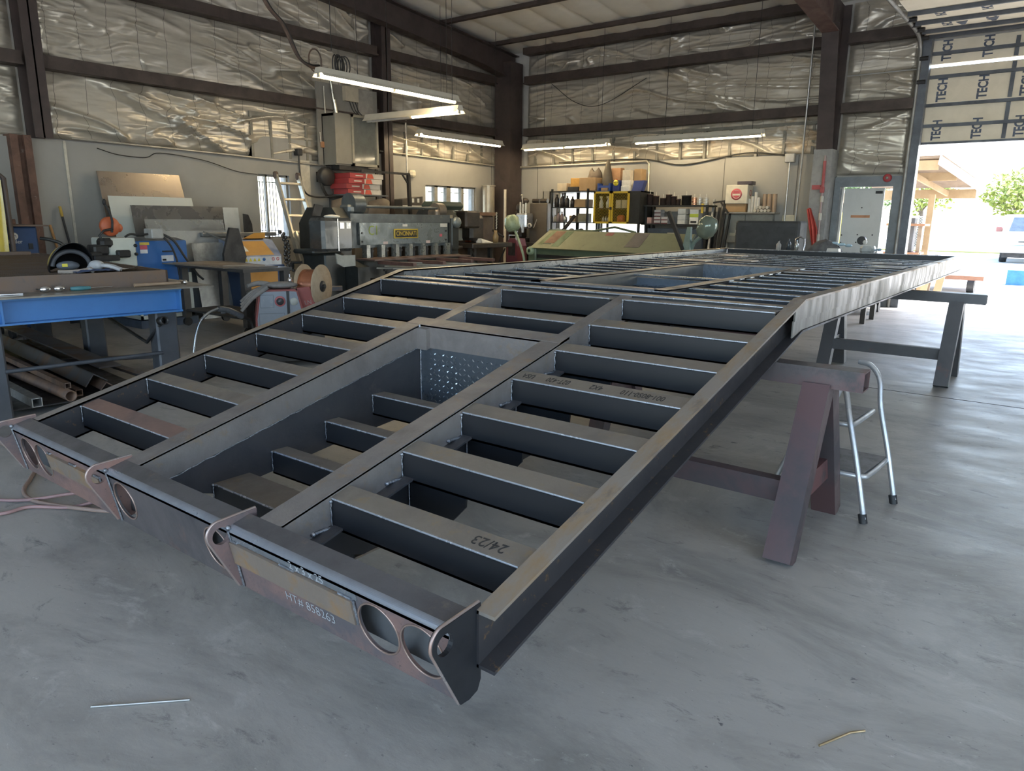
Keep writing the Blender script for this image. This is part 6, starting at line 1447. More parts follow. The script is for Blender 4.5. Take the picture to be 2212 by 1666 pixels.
# ================================================================== GREEN FOLDING BRAKE
GBR = mat('brake_green', (0.235,0.245,0.145), 0.5, 0.1, col2=(0.20,0.205,0.125), scale=3, col3=(0.15,0.145,0.09), scale3=8, lo3=0.62, hi3=0.74)
GBD = mat('brake_green_body', (0.12,0.155,0.10), 0.5, 0.1, col2=(0.095,0.125,0.08), scale=4)
GBL = mat('brake_green_light', (0.30,0.38,0.26), 0.32, 0.1, col2=(0.25,0.32,0.22), scale=4)
P0 = Vector((-4.30,7.62,0)); BRX = T(P0.x,P0.y,0,R(-9.5))
with local(BRX):
    LB = 3.18
    t = thing('folding_brake', 'large olive-green sheet folding brake with counterweights at both ends', 'folding brake', (LB/2,0,0))
    b = MB(); b.hexa([(-0.12,-0.10,0.78),(LB,-0.10,0.78),(LB,-0.05,0.76),(-0.12,-0.05,0.76),(0.06,0.22,1.09),(LB-0.02,0.22,1.09),(LB-0.02,0.27,1.08),(0.06,0.27,1.08)]); leaf_ = b.build('folding_leaf', GBR, t)
    def lf(x, k, off=0.003): return (x+0.18*k*(1-x/LB), -0.10+0.32*k-off*0.7, 0.78+0.31*k+off*0.7)
    def patch(x0, x1, k0, k1, m, nm='paint_patch'):
        b = MB(); b.hexa([lf(x0,k0,0),lf(x1,k0,0),lf(x1,k1,0),lf(x0,k1,0),lf(x0,k0),lf(x1,k0),lf(x1,k1),lf(x0,k1)]); b.build(nm, m, leaf_)
    patch(0.10,0.36,0.30,0.96,mat('patch_rust',(0.21,0.095,0.05),0.55)); patch(0.36,0.54,0.12,0.97,mat('patch_green',(0.135,0.20,0.10),0.55)); patch(-0.02,0.10,0.20,0.97,mat('patch_olive',(0.18,0.21,0.10),0.55)); patch(0.06,0.30,0.235,0.265,BLACK,'slot')
    patch(1.98,2.28,0.26,0.97,mat('patch_mauve',(0.165,0.14,0.125),0.55)); patch(1.97,2.26,0.25,0.27,BLACK,'slot'); patch(1.36,1.52,0.80,0.95,mat('patch_pink',(0.34,0.10,0.085),0.55),'badge')
    b = MB(); b.tube([(0.02,0.27,1.09),(1.10,0.27,1.10),(1.55,0.27,1.17),(2.0,0.27,1.09)],0.02,6); b.build('top_brace', GBD, t)
    b = MB(); b.box((-0.06,0.0,0.66),(LB,0.28,0.76)); b.box((-0.06,0.02,0.10),(LB,0.20,0.60)); b.build('body', GBD, t)
    b = MB(); b.box((-0.06,-0.02,0.60),(LB,0.05,0.66)); b.build('nose_bar', DARK, t)
    for x in (-0.22, LB+0.02):
        b = MB(); b.bbox((x,-0.05,0.0),(x+0.20,0.45,0.80),0.02); b.build('end_frame', GBD, t)
        b = MB(); b.lathe([(0.03,-0.12),(0.075,-0.12),(0.075,0.0),(0.03,0.0)],(x+0.10,0,0.72),'Y',16); b.build('trunnion', GBL, t)
    # counterweights on bent arms
    b = MB(); b.tube(spline([(-0.28,-0.05,0.35),(-0.32,-0.06,0.60),(-0.44,-0.06,0.86),(-0.55,-0.06,1.05),(-0.60,-0.06,1.12)],6),0.024,8); arm = b.build('counterweight_arm', GBL, t)
    with local(T(-0.64,-0.06,1.20,0,0,R(-14))):
        b = MB(); b.lathe([(0,-0.15),(0.10,-0.14),(0.145,-0.07),(0.15,0.0),(0.13,0.10),(0.08,0.155),(0,0.17)],(0,0,0),'Z',22); b.build('counterweight', GBL, arm)
    b = MB(); b.tube([(LB+0.08,-0.06,0.78),(LB+0.16,-0.06,0.98),(LB+0.30,-0.06,1.08)],0.03,8); arm = b.build('counterweight_arm', mat('brake_teal',(0.22,0.29,0.26),0.4,0.2), t)
    with local(T(LB+0.36,-0.06,1.19,0,0,R(24))):
        b = MB(); b.lathe([(0,-0.15),(0.09,-0.14),(0.14,-0.07),(0.15,0.02),(0.14,0.09),(0.09,0.16),(0,0.18)],(0,0,0),'Z',22); b.build('counterweight', mat('weight_glossy',(0.21,0.25,0.20),0.15,0.2,scale=4,rvar=0.05), arm)
    b = MB(); b.hexa([(LB-0.02,-0.14,0.76),(LB+0.14,-0.14,0.76),(LB+0.14,-0.06,0.76),(LB-0.02,-0.06,0.76),(LB+0.05,-0.1,1.2),(LB+0.11,-0.1,1.2),(LB+0.11,-0.06,1.2),(LB+0.05,-0.06,1.2)]); b.build('end_plate', MATS['brake_teal'], t)
    b = MB(); b.bar((LB+0.02,-0.12,0.86),(LB-0.30,-0.10,1.42),0.055,0.04,(0,1,0)); b.build('clamp_handle', BLACK, t)
    b = MB(); b.bar((0.20,0.35,1.00),(0.55,0.36,1.36),0.045,0.045,(0,1,0)); b.build('clamp_handle', OILY, t)

# ================================================================== BACK WALL STORAGE
SHELFM = mat('shelf_black', (0.03,0.032,0.032), 0.5, 0.3, scale=6)
t = thing('storage_shelf', 'black open steel shelving full of bottles and boxes in front of the back window', 'shelving', (-4.4,9.0,0), 'steel shelving on the back wall')
for x in (-4.80,-3.98):
    for y in (8.72,9.18):
        b = MB(); b.box((x,y,0),(x+0.035,y+0.035,1.86)); b.build('upright', SHELFM, t)
for z in (0.55,0.92,1.24,1.52,1.82):
    b = MB(); b.box((-4.80,8.72,z-0.02),(-3.945,9.215,z)); b.build('shelf_board', SHELFM, t)
b = MB(); b.box((-4.50,9.18,0.9),(-4.43,9.2,1.85)); b.build('back_strut', SHELFM, t)
CARD = mat('cardboard', (0.36,0.235,0.12), 0.75, col2=(0.31,0.20,0.10), scale=6)
CARD2 = mat('cardboard_dark', (0.20,0.135,0.08), 0.8, scale=6)
def box(label, m, a, c, name='carton', cat='box', group=None, rz=0):
    ce = Vector(((a[0]+c[0])/2,(a[1]+c[1])/2,0)); b = MB()
    with local(T(ce.x,ce.y,0,R(rz))):
        b.bbox((a[0]-ce.x,a[1]-ce.y,a[2]),(c[0]-ce.x,c[1]-ce.y,c[2]),0.006)
    return tag(b.build(name, m), label, cat, group)
def bottle(label, m, x, y, z, r, h, name='bottle', cat='bottle', group=None, cap=None):
    t_ = thing(name, label, cat, (x,y,z), group)
    b = MB(); b.lathe([(0,0),(r,0.0),(r,h*0.62),(r*0.5,h*0.78),(r*0.32,h*0.82),(r*0.32,h*0.92)],(x,y,z),'Z',12); b.build('body', m, t_)
    b = MB(); b.lathe([(r*0.4,h*0.92),(r*0.4,h),(0,h)],(x,y,z),'Z',10); b.build('cap', cap or BLACK, t_)
    return t_
S1 = 'boxes and bottles on the black shelving'
CREAM = mat('carton_cream',(0.55,0.47,0.34),0.7,scale=5)
o = box('cream carton on the top shelf of the black shelving, at its left end', CREAM, (-4.70,8.78,1.822),(-4.48,9.05,1.97), group=S1)
box('small pale carton behind the cream one on the top shelf', WHITE, (-4.55,9.06,1.822),(-4.40,9.18,2.03), group=S1)
box('orange-yellow open carton on the top shelf beside the big brown carton', mat('carton_orange',(0.55,0.30,0.07),0.7), (-4.42,8.80,1.90),(-4.24,9.0,2.06), group=S1, rz=15)
box('dark plastic tray under the orange-yellow carton', BLACK, (-4.44,8.76,1.822),(-4.20,9.04,1.90), 'tray', 'tray', S1)
box('big brown cardboard box on top of the black shelving', CARD, (-4.18,8.76,1.822),(-3.82,9.10,2.06), group=S1)
def bagp(cx, cz, w, h, seed):
    def P(u, v):
        a = u*2*PI; r = (1-0.55*v**1.6)*(1+0.18*noise.noise(Vector((math.cos(a)*1.5,math.sin(a)*1.5,v*2+seed))))
        return Vector((cx+w*r*math.cos(a), 9.0+0.13*r*math.sin(a), cz+h*v*(1+0.25*math.sin(a*2+seed))))
    return P
b = MB(); b.grid(bagp(-3.98,2.06,0.15,0.16,1.0),20,8); tag(b.build('cloth_sack', mat('sack_brown',(0.12,0.095,0.075),0.85)), 'slumped brown sack lying on the big brown cardboard box', 'sack')
b = MB(); b.grid(bagp(-3.70,1.84,0.13,0.44,4.0),20,8); tag(b.build('dark_sack', mat('sack_olive',(0.105,0.09,0.07),0.85)), 'pointed dark sack standing between the brown box and the orange tall carton', 'sack')
box('brown carton on the second shelf from the top of the black shelving', CARD, (-4.28,8.76,1.522),(-4.03,9.05,1.67), group=S1)
for k, (x, h) in enumerate(((-4.72,0.24),(-4.60,0.26),(-4.48,0.22),(-4.37,0.20))):
    bottle(('leftmost','second from left','third from left','rightmost')[k]+' dark can left of the carton on the second shelf', OILY, x, 8.82+0.02*(k%2), 1.522, 0.05, h, 'can', 'can', S1)
for k, (x, h, m) in enumerate(((-4.74,0.13,CREAM),(-4.66,0.19,mat('bottle_rose',(0.34,0.23,0.20),0.4)),(-4.58,0.19,MATS['bottle_rose']),(-4.50,0.13,GALV))):
    bottle(('short cream jar at the left end of','left tall rosy bottle on','right tall rosy bottle on','small grey jar right of the rosy bottles on')[k]+' the third shelf of the black shelving', m, x, 8.80, 1.242, 0.038, h, 'bottle', 'bottle', S1)
box('small brown carton in the middle of the third shelf', CARD, (-4.40,8.78,1.242),(-4.26,8.95,1.36), group=S1)
box('khaki bundle at the right end of the third shelf', mat('khaki',(0.27,0.24,0.15),0.8), (-4.22,8.80,1.242),(-4.02,9.0,1.40), 'bundle', 'bundle', S1, 8)
for k, (x, m, n_) in enumerate(((-4.70,WHITE,'white'),(-4.56,mat('navy',(0.04,0.05,0.10),0.7),'navy'),(-4.38,FRAME,'grey'),(-4.16,OILY,'dark'))):
    b = MB(); b.ell((x,8.85,0.922+0.10),0.075,0.09,0.10,12,8); tag(b.build('bundle', m), n_+' rounded bundle on the shelf just above the green brake', 'bundle', S1)
# yellow mesh cabinet
YC = mat('cabinet_yellow', (0.62,0.42,0.035), 0.45, col2=(0.54,0.36,0.035), scale=5)
t = thing('mesh_cabinet', 'black cabinet with two yellow mesh doors standing on legs against the back wall', 'cabinet', (-3.3,8.9,0))
b = MB(); b.box((-3.80,8.72,1.22),(-3.78,9.22,1.80)); b.box((-2.86,8.72,1.22),(-2.84,9.22,1.80)); b.box((-3.80,8.72,1.78),(-2.84,9.22,1.80)); b.box((-3.80,8.72,1.22),(-2.84,9.22,1.24)); b.box((-3.80,9.20,1.22),(-2.84,9.22,1.80)); b.box((-3.05,8.70,1.22),(-2.84,8.72,1.80)); b.box((-3.78,8.74,1.485),(-2.86,9.20,1.50)); b.build('case', SHELFM, t)
for x in (-3.78,-2.90):
    for y in (8.75,9.15):
        b = MB(); b.box((x,y,0),(x+0.04,y+0.04,1.22)); b.build('leg', SHELFM, t)
for (xa, xb) in ((-3.80,-3.43),(-3.42,-3.05)):
    b = MB()
    for (p, q) in (((xa,1.22),(xa+0.035,1.80)),((xb-0.035,1.22),(xb,1.80)),((xa,1.765),(xb,1.80)),((xa,1.22),(xb,1.255))): b.box((p[0],8.68,p[1]),(q[0],8.70,q[1]))
    d = b.build('door', YC, t)
    b = MB(); nx = int((xb-xa)/0.032); nz = 18
    for i in range(-nz, nx+nz, 1):
        for sg in (1,-1):
            x0 = xa+0.03+i*0.032; pts = []
            for (z, xx) in ((1.25,x0),(1.77,x0+sg*0.30)): pts.append((xx,z))
            (xp,zp),(xq,zq) = pts
            ta, tb_ = 0.0, 1.0; dx = xq-xp
            lo_, hi_ = xa+0.03, xb-0.03
            t1, t2 = sorted(((lo_-xp)/dx,(hi_-xp)/dx)); ta, tb_ = max(ta,t1), min(tb_,t2)
            if tb_-ta > 0.02: b.bar((xp+dx*ta,8.69,zp+(zq-zp)*ta),(xp+dx*tb_,8.69,zp+(zq-zp)*tb_),0.0022,0.002,(0,1,0))
    b.build('mesh', YC, d)
b = MB(); b.box((-3.445,8.665,1.47),(-3.405,8.68,1.52)); b.build('latch', DARK, t)
SPR = mat('spray_white', (0.66,0.66,0.62), 0.4)
G = 'bottles inside the yellow mesh cabinet'
for k, x in enumerate((-3.70,-3.55)):
    q = thing('spray_bottle', ('left','right')[k]+' white spray bottle behind the yellow mesh', 'spray bottle', (x,8.80,1.50), G)
    b = MB(); b.lathe([(0,1.502),(0.04,1.502),(0.042,1.60),(0.018,1.66),(0.014,1.68)],(x,8.80,0),'Z',14); b.build('body', SPR, q)
    b = MB(); b.box((x-0.035,8.785,1.68),(x+0.02,8.815,1.72)); b.build('trigger', mat('trigger_cream',(0.6,0.55,0.38),0.5), q)
for k, x in enumerate((-3.34,-3.21)):
    box(('left','right')[k]+' cream carton on the upper shelf of the mesh cabinet', CREAM, (x-0.055,8.80,1.502),(x+0.055,8.98,1.65), group='cream cartons in the mesh cabinet')
b = MB(); b.lathe([(0,1.241),(0.075,1.241),(0.08,1.34),(0.05,1.38),(0.0,1.385)],(-3.28,8.83,0),'Z',16); tag(b.build('red_container', mat('red_plastic',(0.55,0.09,0.045),0.4)), 'red plastic container at the bottom of the mesh cabinet', 'container')
for k in range(2):
    box(('lower','upper')[k]+' small beige box right of the red container', CREAM, (-3.15,8.80,1.241+0.055*k),(-3.07,8.92,1.292+0.055*k), group='small beige boxes in the mesh cabinet')
for k, x in enumerate((-3.66,-3.60,-3.54)):
    bottle(('left','middle','right')[k]+' small grey bottle at the bottom left of the mesh cabinet', GALV, x, 8.82, 1.241, 0.025, 0.12, group='small bottles in the mesh cabinet')
# on top of the mesh cabinet
BLUEB = mat('crate_blue', (0.03,0.075,0.30), 0.5, scale=6)
t = thing('blue_crate', 'blue plastic parts crate on top of the mesh cabinet', 'crate', (-3.64,8.9,1.80))
b = MB(); b.box((-3.77,8.75,1.802),(-3.50,9.05,1.815)); b.box((-3.77,8.75,1.802),(-3.74,9.05,1.95)); b.box((-3.53,8.75,1.802),(-3.50,9.05,1.95)); b.box((-3.77,9.02,1.802),(-3.50,9.05,1.95)); b.box((-3.74,8.75,1.87),(-3.53,8.765,1.91)); b.build('walls', BLUEB, t)
box('brown carton sitting inside the blue parts crate', CARD, (-3.71,8.78,1.816),(-3.56,9.0,1.87))
t = thing('oil_tin', 'blue rectangular oil tin with a yellow round label on the mesh cabinet', 'tin', (-3.39,8.85,1.80))
b = MB(); b.bbox((-3.46,8.77,1.802),(-3.32,8.92,2.0),0.008); b.build('body', mat('tin_navy',(0.02,0.035,0.16),0.4), t)
b = MB(); b.lathe([(0,-0.002),(0.055,-0.002),(0.055,0),(0,0)],(-3.39,8.77,1.955),'Y',24); lb = b.build('label_disc', mat('label_yellow',(0.72,0.60,0.04),0.5), t)
text('lettering', 'WD-40', 0.034, frame((-3.39,8.767,1.965),(1,0,0),(0,0,1)), BLACK, lb, 0.0005)
b = MB(); b.cyl((-3.42,8.84,2.0),(-3.42,8.84,2.03),0.018,10); b.build('cap', mat('cap_red',(0.5,0.06,0.05),0.4), t)
box('tall orange and brown carton standing behind the blue crate', mat('carton_tall_orange',(0.46,0.25,0.13),0.7), (-3.66,9.06,1.802),(-3.46,9.2,2.24))
o = box('white carton at the bottom of the stack right of the oil tin', WHITE, (-3.30,8.80,1.802),(-3.12,8.98,1.90), group='white cartons on the mesh cabinet')
box('white carton in the middle of the stack right of the oil tin', WHITE, (-3.30,8.82,1.901),(-3.12,9.0,2.00), group='white cartons on the mesh cabinet')
box('white carton on top of the stack right of the oil tin', mat('carton_white_worn',(0.60,0.54,0.44),0.7), (-3.30,8.84,2.001),(-3.14,9.02,2.18), group='white cartons on the mesh cabinet')
box('brown carton standing at the right rear of the mesh cabinet top', CARD, (-3.12,8.95,1.93),(-2.97,9.15,2.20))
b = MB(); b.hexa([(-3.07,8.80,1.802),(-2.88,8.80,1.802),(-2.88,8.92,1.802),(-3.07,8.92,1.802),(-3.05,8.84,1.99),(-2.84,8.84,1.99),(-2.84,8.96,1.99),(-3.05,8.96,1.99)]); tag(b.build('blue_binder_box', mat('box_indigo',(0.035,0.055,0.20),0.5)), 'slanted indigo box at the right end of the mesh cabinet top', 'box')
# second shelf with brown canisters
t = thing('storage_shelf', 'black wall shelf holding rusty canisters and small cartons, right of the mesh cabinet', 'shelving', (-2.2,9.05,0), 'steel shelving on the back wall')
for x in (-2.82,-1.66):
    for y in (8.88,9.2):
        b = MB(); b.box((x,y,0),(x+0.04,y+0.03,1.56)); b.build('upright', SHELFM, t)
for z in (0.50,1.23,1.555):
    b = MB(); b.box((-2.88,8.86,z-0.025),(-1.60,9.24,z)); b.build('shelf_board', SHELFM, t)
CANR = mat('canister_rust', (0.085,0.055,0.048), 0.65, 0.2, col2=(0.05,0.04,0.038), scale=8)
for k, (x, r, h) in enumerate(((-2.79,0.055,0.20),(-2.67,0.052,0.17),(-2.53,0.055,0.13),(-2.42,0.055,0.19),(-2.32,0.05,0.16),(-2.23,0.04,0.11),(-2.08,0.085,0.17))):
    q = thing('canister', ('leftmost rusty','second rusty','low third rusty','tall fourth','fifth rusty','small sixth','wide dark seventh')[k]+' canister on the top board of the wall shelf', 'canister', (x,9.0,1.555), 'canisters on the wall shelf')
    b = MB(); b.lathe([(0,1.556),(r,1.556),(r,1.556+h-0.02),(r*1.06,1.556+h-0.02),(r*1.06,1.556+h),(0,1.556+h)],(x,9.0,0),'Z',18); b.build('body', CANR if k != 6 else DARK, q)
    b = MB(); b.cyl((x,9.0,1.556+h),(x,9.0,1.556+h+0.07),0.006,6); b.build('rod', CONDUIT, q)
for k, x in enumerate((-1.93,-1.83,-1.71)):
    q = thing('disc_stack', ('left copper-toned','middle','right')[k]+' spindle of stacked discs at the right of the wall shelf top', 'disc stack', (x,9.0,1.555), 'disc spindles on the wall shelf')
    b = MB(); b.cyl((x,9.0,1.556),(x,9.0,1.75),0.006,6); b.build('spindle', CONDUIT, q)
    for j in range(5):
        b = MB(); b.cyl((x,9.0,1.565+j*0.026),(x,9.0,1.58+j*0.026),0.048,16); b.build('disc', (COP if k == 0 else GALV), q)
NAVY = mat('carton_navy_white', (0.52,0.50,0.50), 0.6, scale=4)
for k, (x, z) in enumerate(((-2.58,1.231),(-2.58,1.292),(-2.58,1.353),(-2.58,1.414),(-2.44,1.231),(-2.44,1.292))):
    q = thing('carton', ('lowest','second','third','topmost','lower','upper')[k]+' small white and navy carton of the '+('tall left' if k<4 else 'short right')+' pile on the wall shelf', 'box', (x,8.97,z), 'small cartons on the lower wall shelf')
    b = MB(); b.box((x-0.062,8.90,z),(x+0.062,9.06,z+0.058)); b.build('carton_body', NAVY, q)
    b = MB(); b.box((x-0.062,8.898,z),(x+0.062,8.90,z+0.016)); b.build('maroon_band', mat('band_maroon',(0.14,0.04,0.05),0.6), q)
box('pinkish carton at the left end of the lower wall shelf', mat('carton_pink',(0.55,0.34,0.30),0.6), (-2.82,8.9,1.231),(-2.70,9.05,1.34))
for k, (x, z) in enumerate(((-2.12,1.231),(-2.12,1.30),(-2.12,1.40))):
    box(('lower','middle','upper')[k]+' pale grey carton in the middle of the lower wall shelf', WHITE, (x-0.075,8.92,z),(x+0.075,9.1,z+(0.066 if k==0 else 0.095)), group='pale cartons on the lower wall shelf')
t = thing('abrasive_carton', 'white carton with a lime-green band on the lower wall shelf', 'box', (-1.87,8.95,1.23))
b = MB(); b.box((-1.95,8.89,1.231),(-1.79,9.06,1.48)); b.build('carton_body', WHITE, t)
b = MB(); b.box((-1.951,8.888,1.35),(-1.789,8.89,1.405)); b.build('green_band', mat('band_lime',(0.42,0.50,0.06),0.5), t)
b = MB(); b.box((-1.93,8.888,1.25),(-1.82,8.89,1.285)); b.build('printed_picture', BLACK, t)
b = MB(); b.box((-1.74,8.868,1.42),(-1.70,8.885,1.58)); tag(b.build('yellow_level', SIGNY), 'yellow strip tool hanging at the right edge of the wall shelf', 'tool')
t = thing('tool_chest', 'blue-grey tool chest with a pale handle under the wall shelf', 'tool chest', (-2.2,9.0,0))
b = MB(); b.bbox((-2.76,8.90,0.51),(-1.70,9.2,1.15),0.01); b.build('body', mat('chest_slate',(0.075,0.095,0.12),0.5), t)
b = MB(); b.box((-2.35,8.87,1.05),(-2.20,8.90,1.075)); b.build('handle', mat('handle_cream',(0.5,0.46,0.34),0.5), t)
# steel stock standing right of the shelf
for k, (x, h, m) in enumerate(((-1.58,1.66,GALV),(-1.50,1.52,DARK),(-1.44,1.62,SHELFM),(-1.36,1.58,DARK),(-1.30,1.55,SHELFM))):
    b = MB(); b.bar((x-0.03-0.07*(k>2),8.9,0.0),(x+0.03*(k-2)-0.08*(k>2),9.18,h),0.035,0.035,(1,0,0)); tag(b.build('standing_bar', m), ('light steel bar leaning nearest the wall shelf','second dark bar leaning right of the wall shelf','third dark bar leaning right of the wall shelf','fourth dark bar leaning right of the wall shelf','dark bar leaning farthest right of the wall shelf')[k], 'bar', 'bars leaning on the back wall')
b = MB(); b.bar((-1.60,9.05,1.60),(-1.26,9.05,1.64),0.03,0.03); b.bar((-1.44,9.0,1.60),(-1.30,9.0,1.42),0.025,0.025); tag(b.build('bar_rack', DARK), 'dark rack arm holding the leaning bars on the back wall', 'rack')
# white round-emblem box, brown box, tube bundle on wall bracket
t = thing('wall_bracket_shelf', 'grey wall bracket shelf carrying the white box and paper rolls', 'shelf', (-0.9,9.15,1.4))
b = MB(); b.box((-1.37,9.02,1.42),(-0.52,YB,1.44)); b.box((-1.30,9.2,0.98),(-0.60,YB,1.42)); b.build('bracket', mat('bracket_grey',(0.33,0.32,0.29),0.6), t)
box('brown carton with dark tape under the white box', CARD, (-1.37,9.04,1.442),(-1.02,9.26,1.58))
t = thing('emblem_box', 'white box with a round red emblem, stacked on a brown carton', 'box', (-1.18,9.13,1.58))
b = MB(); b.bbox((-1.38,9.02,1.582),(-1.0,9.27,1.89),0.008); b.build('body', mat('box_ivory',(0.66,0.62,0.51),0.6,scale=3), t)
EMB = mat('emblem_red', (0.50,0.09,0.11), 0.6)
b = MB(); b.lathe([(0.07,-0.002),(0.095,-0.002),(0.095,0),(0.07,0),(0.07,-0.002)],(-1.19,9.02,1.735),'Y',36); em = b.build('emblem_ring', EMB, t)
b = MB(); b.prism([(-1.255,1.745),(-1.125,1.745),(-1.14,1.785),(-1.19,1.80),(-1.24,1.785)], 9.0185, 9.02, 'Y'); b.build('emblem_upper', EMB, em)
b = MB(); b.prism([(-1.25,1.715),(-1.13,1.715),(-1.15,1.685),(-1.19,1.672),(-1.23,1.685)], 9.0185, 9.02, 'Y'); b.build('emblem_lower', EMB, em)
b = MB(); b.lathe([(0.035,-0.001),(0.05,-0.001),(0.05,0),(0.035,0)],(-0.998,9.16,1.76),'X',24); b.build('emblem_side', EMB, t)
box('flat dark case lying on the white emblem box', mat('case_plum',(0.075,0.065,0.08),0.5), (-1.20,9.04,1.892),(-0.95,9.24,1.95), 'case', 'case')
for k, (x, h) in enumerate(((-0.98,0.22),(-0.93,0.26),(-0.875,0.33),(-0.83,0.24))):
    b = MB(); b.cyl((x,9.10,1.441),(x,9.10,1.441+h),0.026,14); tag(b.build('paper_roll', mat('roll_white',(0.62,0.60,0.55),0.6)), ('leftmost','second','tallest','rightmost')[k]+' white upright roll beside the emblem box', 'roll', 'white rolls beside the emblem box')
for k, x in enumerate((-0.75,-0.67,-0.585)):
    b = MB(); b.cyl((x,9.17,1.441),(x,9.17,1.74),0.035,14); tag(b.build('cardboard_tube', mat('tube_tan',(0.40,0.29,0.20),0.7)), ('left','middle','right')[k]+' tan cardboard tube behind the short wrapped rolls', 'tube', 'tan tubes on the wall bracket')
for k in range(9):
    x = -0.86+0.058*(k%5)+0.03*(k//5); z = 1.441+0.05*(k//5)
    b = MB(); b.cyl((x,9.03,z+0.026),(x,9.11,z+0.026),0.026,12); tag(b.build('wrapped_roll', mat('roll_mixed_%d'%(k%3),((0.58,0.54,0.46),(0.42,0.37,0.30),(0.5,0.48,0.43))[k%3],0.6)), 'short wrapped roll end in the small pile right of the white rolls', 'roll', 'short wrapped rolls on the bracket')
# electrical switch box and lid
t = thing('switch_box', 'grey electrical switch box with a pale label on the back wall', 'switch box', (-1.2,9.2,0.9))
b = MB(); b.bbox((-1.42,9.16,0.93),(-1.06,YB,1.40),0.01); b.build('case', mat('switchbox_grey',(0.30,0.295,0.265),0.55), t)
b = MB(); b.box((-1.31,9.155,1.04),(-1.21,9.16,1.09)); b.build('label', mat('label_cream',(0.55,0.52,0.40),0.5), t)
b = MB(); b.cyl((-1.37,9.22,0.3),(-1.37,9.22,0.93),0.02,8); b.build('conduit', CONDUIT, t)
t = thing('job_box', 'dark grey steel job box with a raised rounded lid, before the back wall', 'job box', (-0.28,8.1,0))
b = MB(); b.bbox((-0.76,7.95,0.45),(0.22,8.35,1.30),0.03); b.build('body', mat('jobbox_grey',(0.065,0.068,0.07),0.5,0.2,scale=4), t)
b = MB(); b.box((-0.70,7.945,0.55),(0.16,7.95,1.22)); b.build('panel', mat('jobbox_panel',(0.048,0.05,0.052),0.55), t)
for x in (-0.7,0.1):
    b = MB(); b.box((x,8.0,0),(x+0.08,8.3,0.45)); b.build('skid', DARK, t)
b = MB(); b.box((-0.77,7.97,1.08),(-0.755,8.0,1.16)); b.build('handle', CONDUIT, t)
b = MB(); b.bbox((-0.46,YB-0.05,1.28),(-0.24,YB,1.40),0.006); tag(b.build('outlet_box', MATS['label_cream']), 'pale square outlet box above the dark job box', 'outlet')
# work table behind the deck end with cans
t = thing('work_table', 'steel work table behind the far end of the deck, holding cans', 'table', (0.1,7.1,0))
b = MB(); b.box((-0.45,6.85,0.86),(1.5,7.55,0.89)); b.build('tabletop', TBL, t)
for x in (-0.4,1.4):
    for y in (6.9,7.45):
        b = MB(); b.box((x,y,0),(x+0.06,y+0.06,0.86)); b.build('leg', TBL, t)
G = 'cans and bottles on the far work table'
for k, (x, y, r, h, m, lab) in enumerate(((0.25,6.95,0.034,0.15,mat('jar_label',(0.42,0.40,0.37),0.5),'squat dark bottle with a pale label, leftmost on the far table'),(0.37,7.0,0.032,0.18,mat('bottle_slate',(0.07,0.08,0.09),0.3),'dark slim bottle between the labelled bottle and the silver can'),(0.47,7.03,0.026,0.155,GALV,'silver spray can with a blue top on the far table'))):
    bottle(lab, m, x, y, 0.891, r, h, group=G, cap=mat('cap_pale_blue',(0.45,0.60,0.75),0.4) if k == 2 else BLACK)
b = MB(); b.tube([(0.40,7.2,0.891),(0.40,7.2,1.06),(0.46,7.2,1.09),(0.52,7.2,1.06),(0.52,7.2,0.891)],0.012,7); tag(b.build('clamp', CHROME), 'bright C-shaped clamp standing behind the cans on the far table', 'clamp')
def heap(u, v):
    a = u*2*PI; r = (1-v)**0.6; return Vector((0.78+0.24*r*math.cos(a), 7.25+0.18*r*math.sin(a), 0.892+0.17*v**0.8+0.02*noise.noise(Vector((a,v*4,0)))))
b = MB(); b.grid(heap, 24, 8); tag(b.build('dark_jacket', mat('jacket_dark',(0.09,0.09,0.095),0.85,scale=8,col2=(0.2,0.2,0.2))), 'dark crumpled jacket heaped on the far work table', 'jacket')
b = MB(); b.hexa([(0.86,7.02,0.891),(1.02,7.02,0.891),(1.02,7.15,0.891),(0.86,7.15,0.891),(0.87,7.03,0.95),(1.01,7.03,0.95),(1.01,7.14,0.95),(0.87,7.14,0.95)]); tag(b.build('white_tub', WHITE), 'small white tub right of the dark jacket on the far table', 'tub')
for k in range(3):
    b = MB(); b.ell((0.90+0.09*k,7.25,0.99+0.012*(2-k)),0.05,0.04,0.022,12,8); tag(b.build('glossy_dish', mat('cap_ice_blue',(0.50,0.68,0.78),0.4)), ('left','middle','right')[k]+' ice-blue glossy dish on the heap of the far table', 'dish', 'ice-blue dishes on the far table')
t = thing('bench_grinder', 'small pale bench grinder standing before the white personnel door', 'grinder', (1.32,7.35,0.89))
b = MB(); b.bbox((1.22,7.25,0.891),(1.40,7.42,0.99),0.03); b.build('body', mat('grinder_pale',(0.50,0.52,0.51),0.45), t)
b = MB(); b.cyl((1.24,7.22,1.06),(1.24,7.28,1.06),0.055,18); b.build('wheel_guard', DARK, t)
b = MB(); b.ell((1.28,7.24,1.04),0.03,0.03,0.035,10,8); b.build('wheel', WHITE, t)
b = MB(); b.cyl((1.37,7.3,0.93),(1.46,7.28,0.95),0.012,8); b.ell((1.46,7.28,0.945),0.03,0.02,0.018,8,6); b.build('switch_lever', mat('lever_blue',(0.35,0.48,0.62),0.4), t)
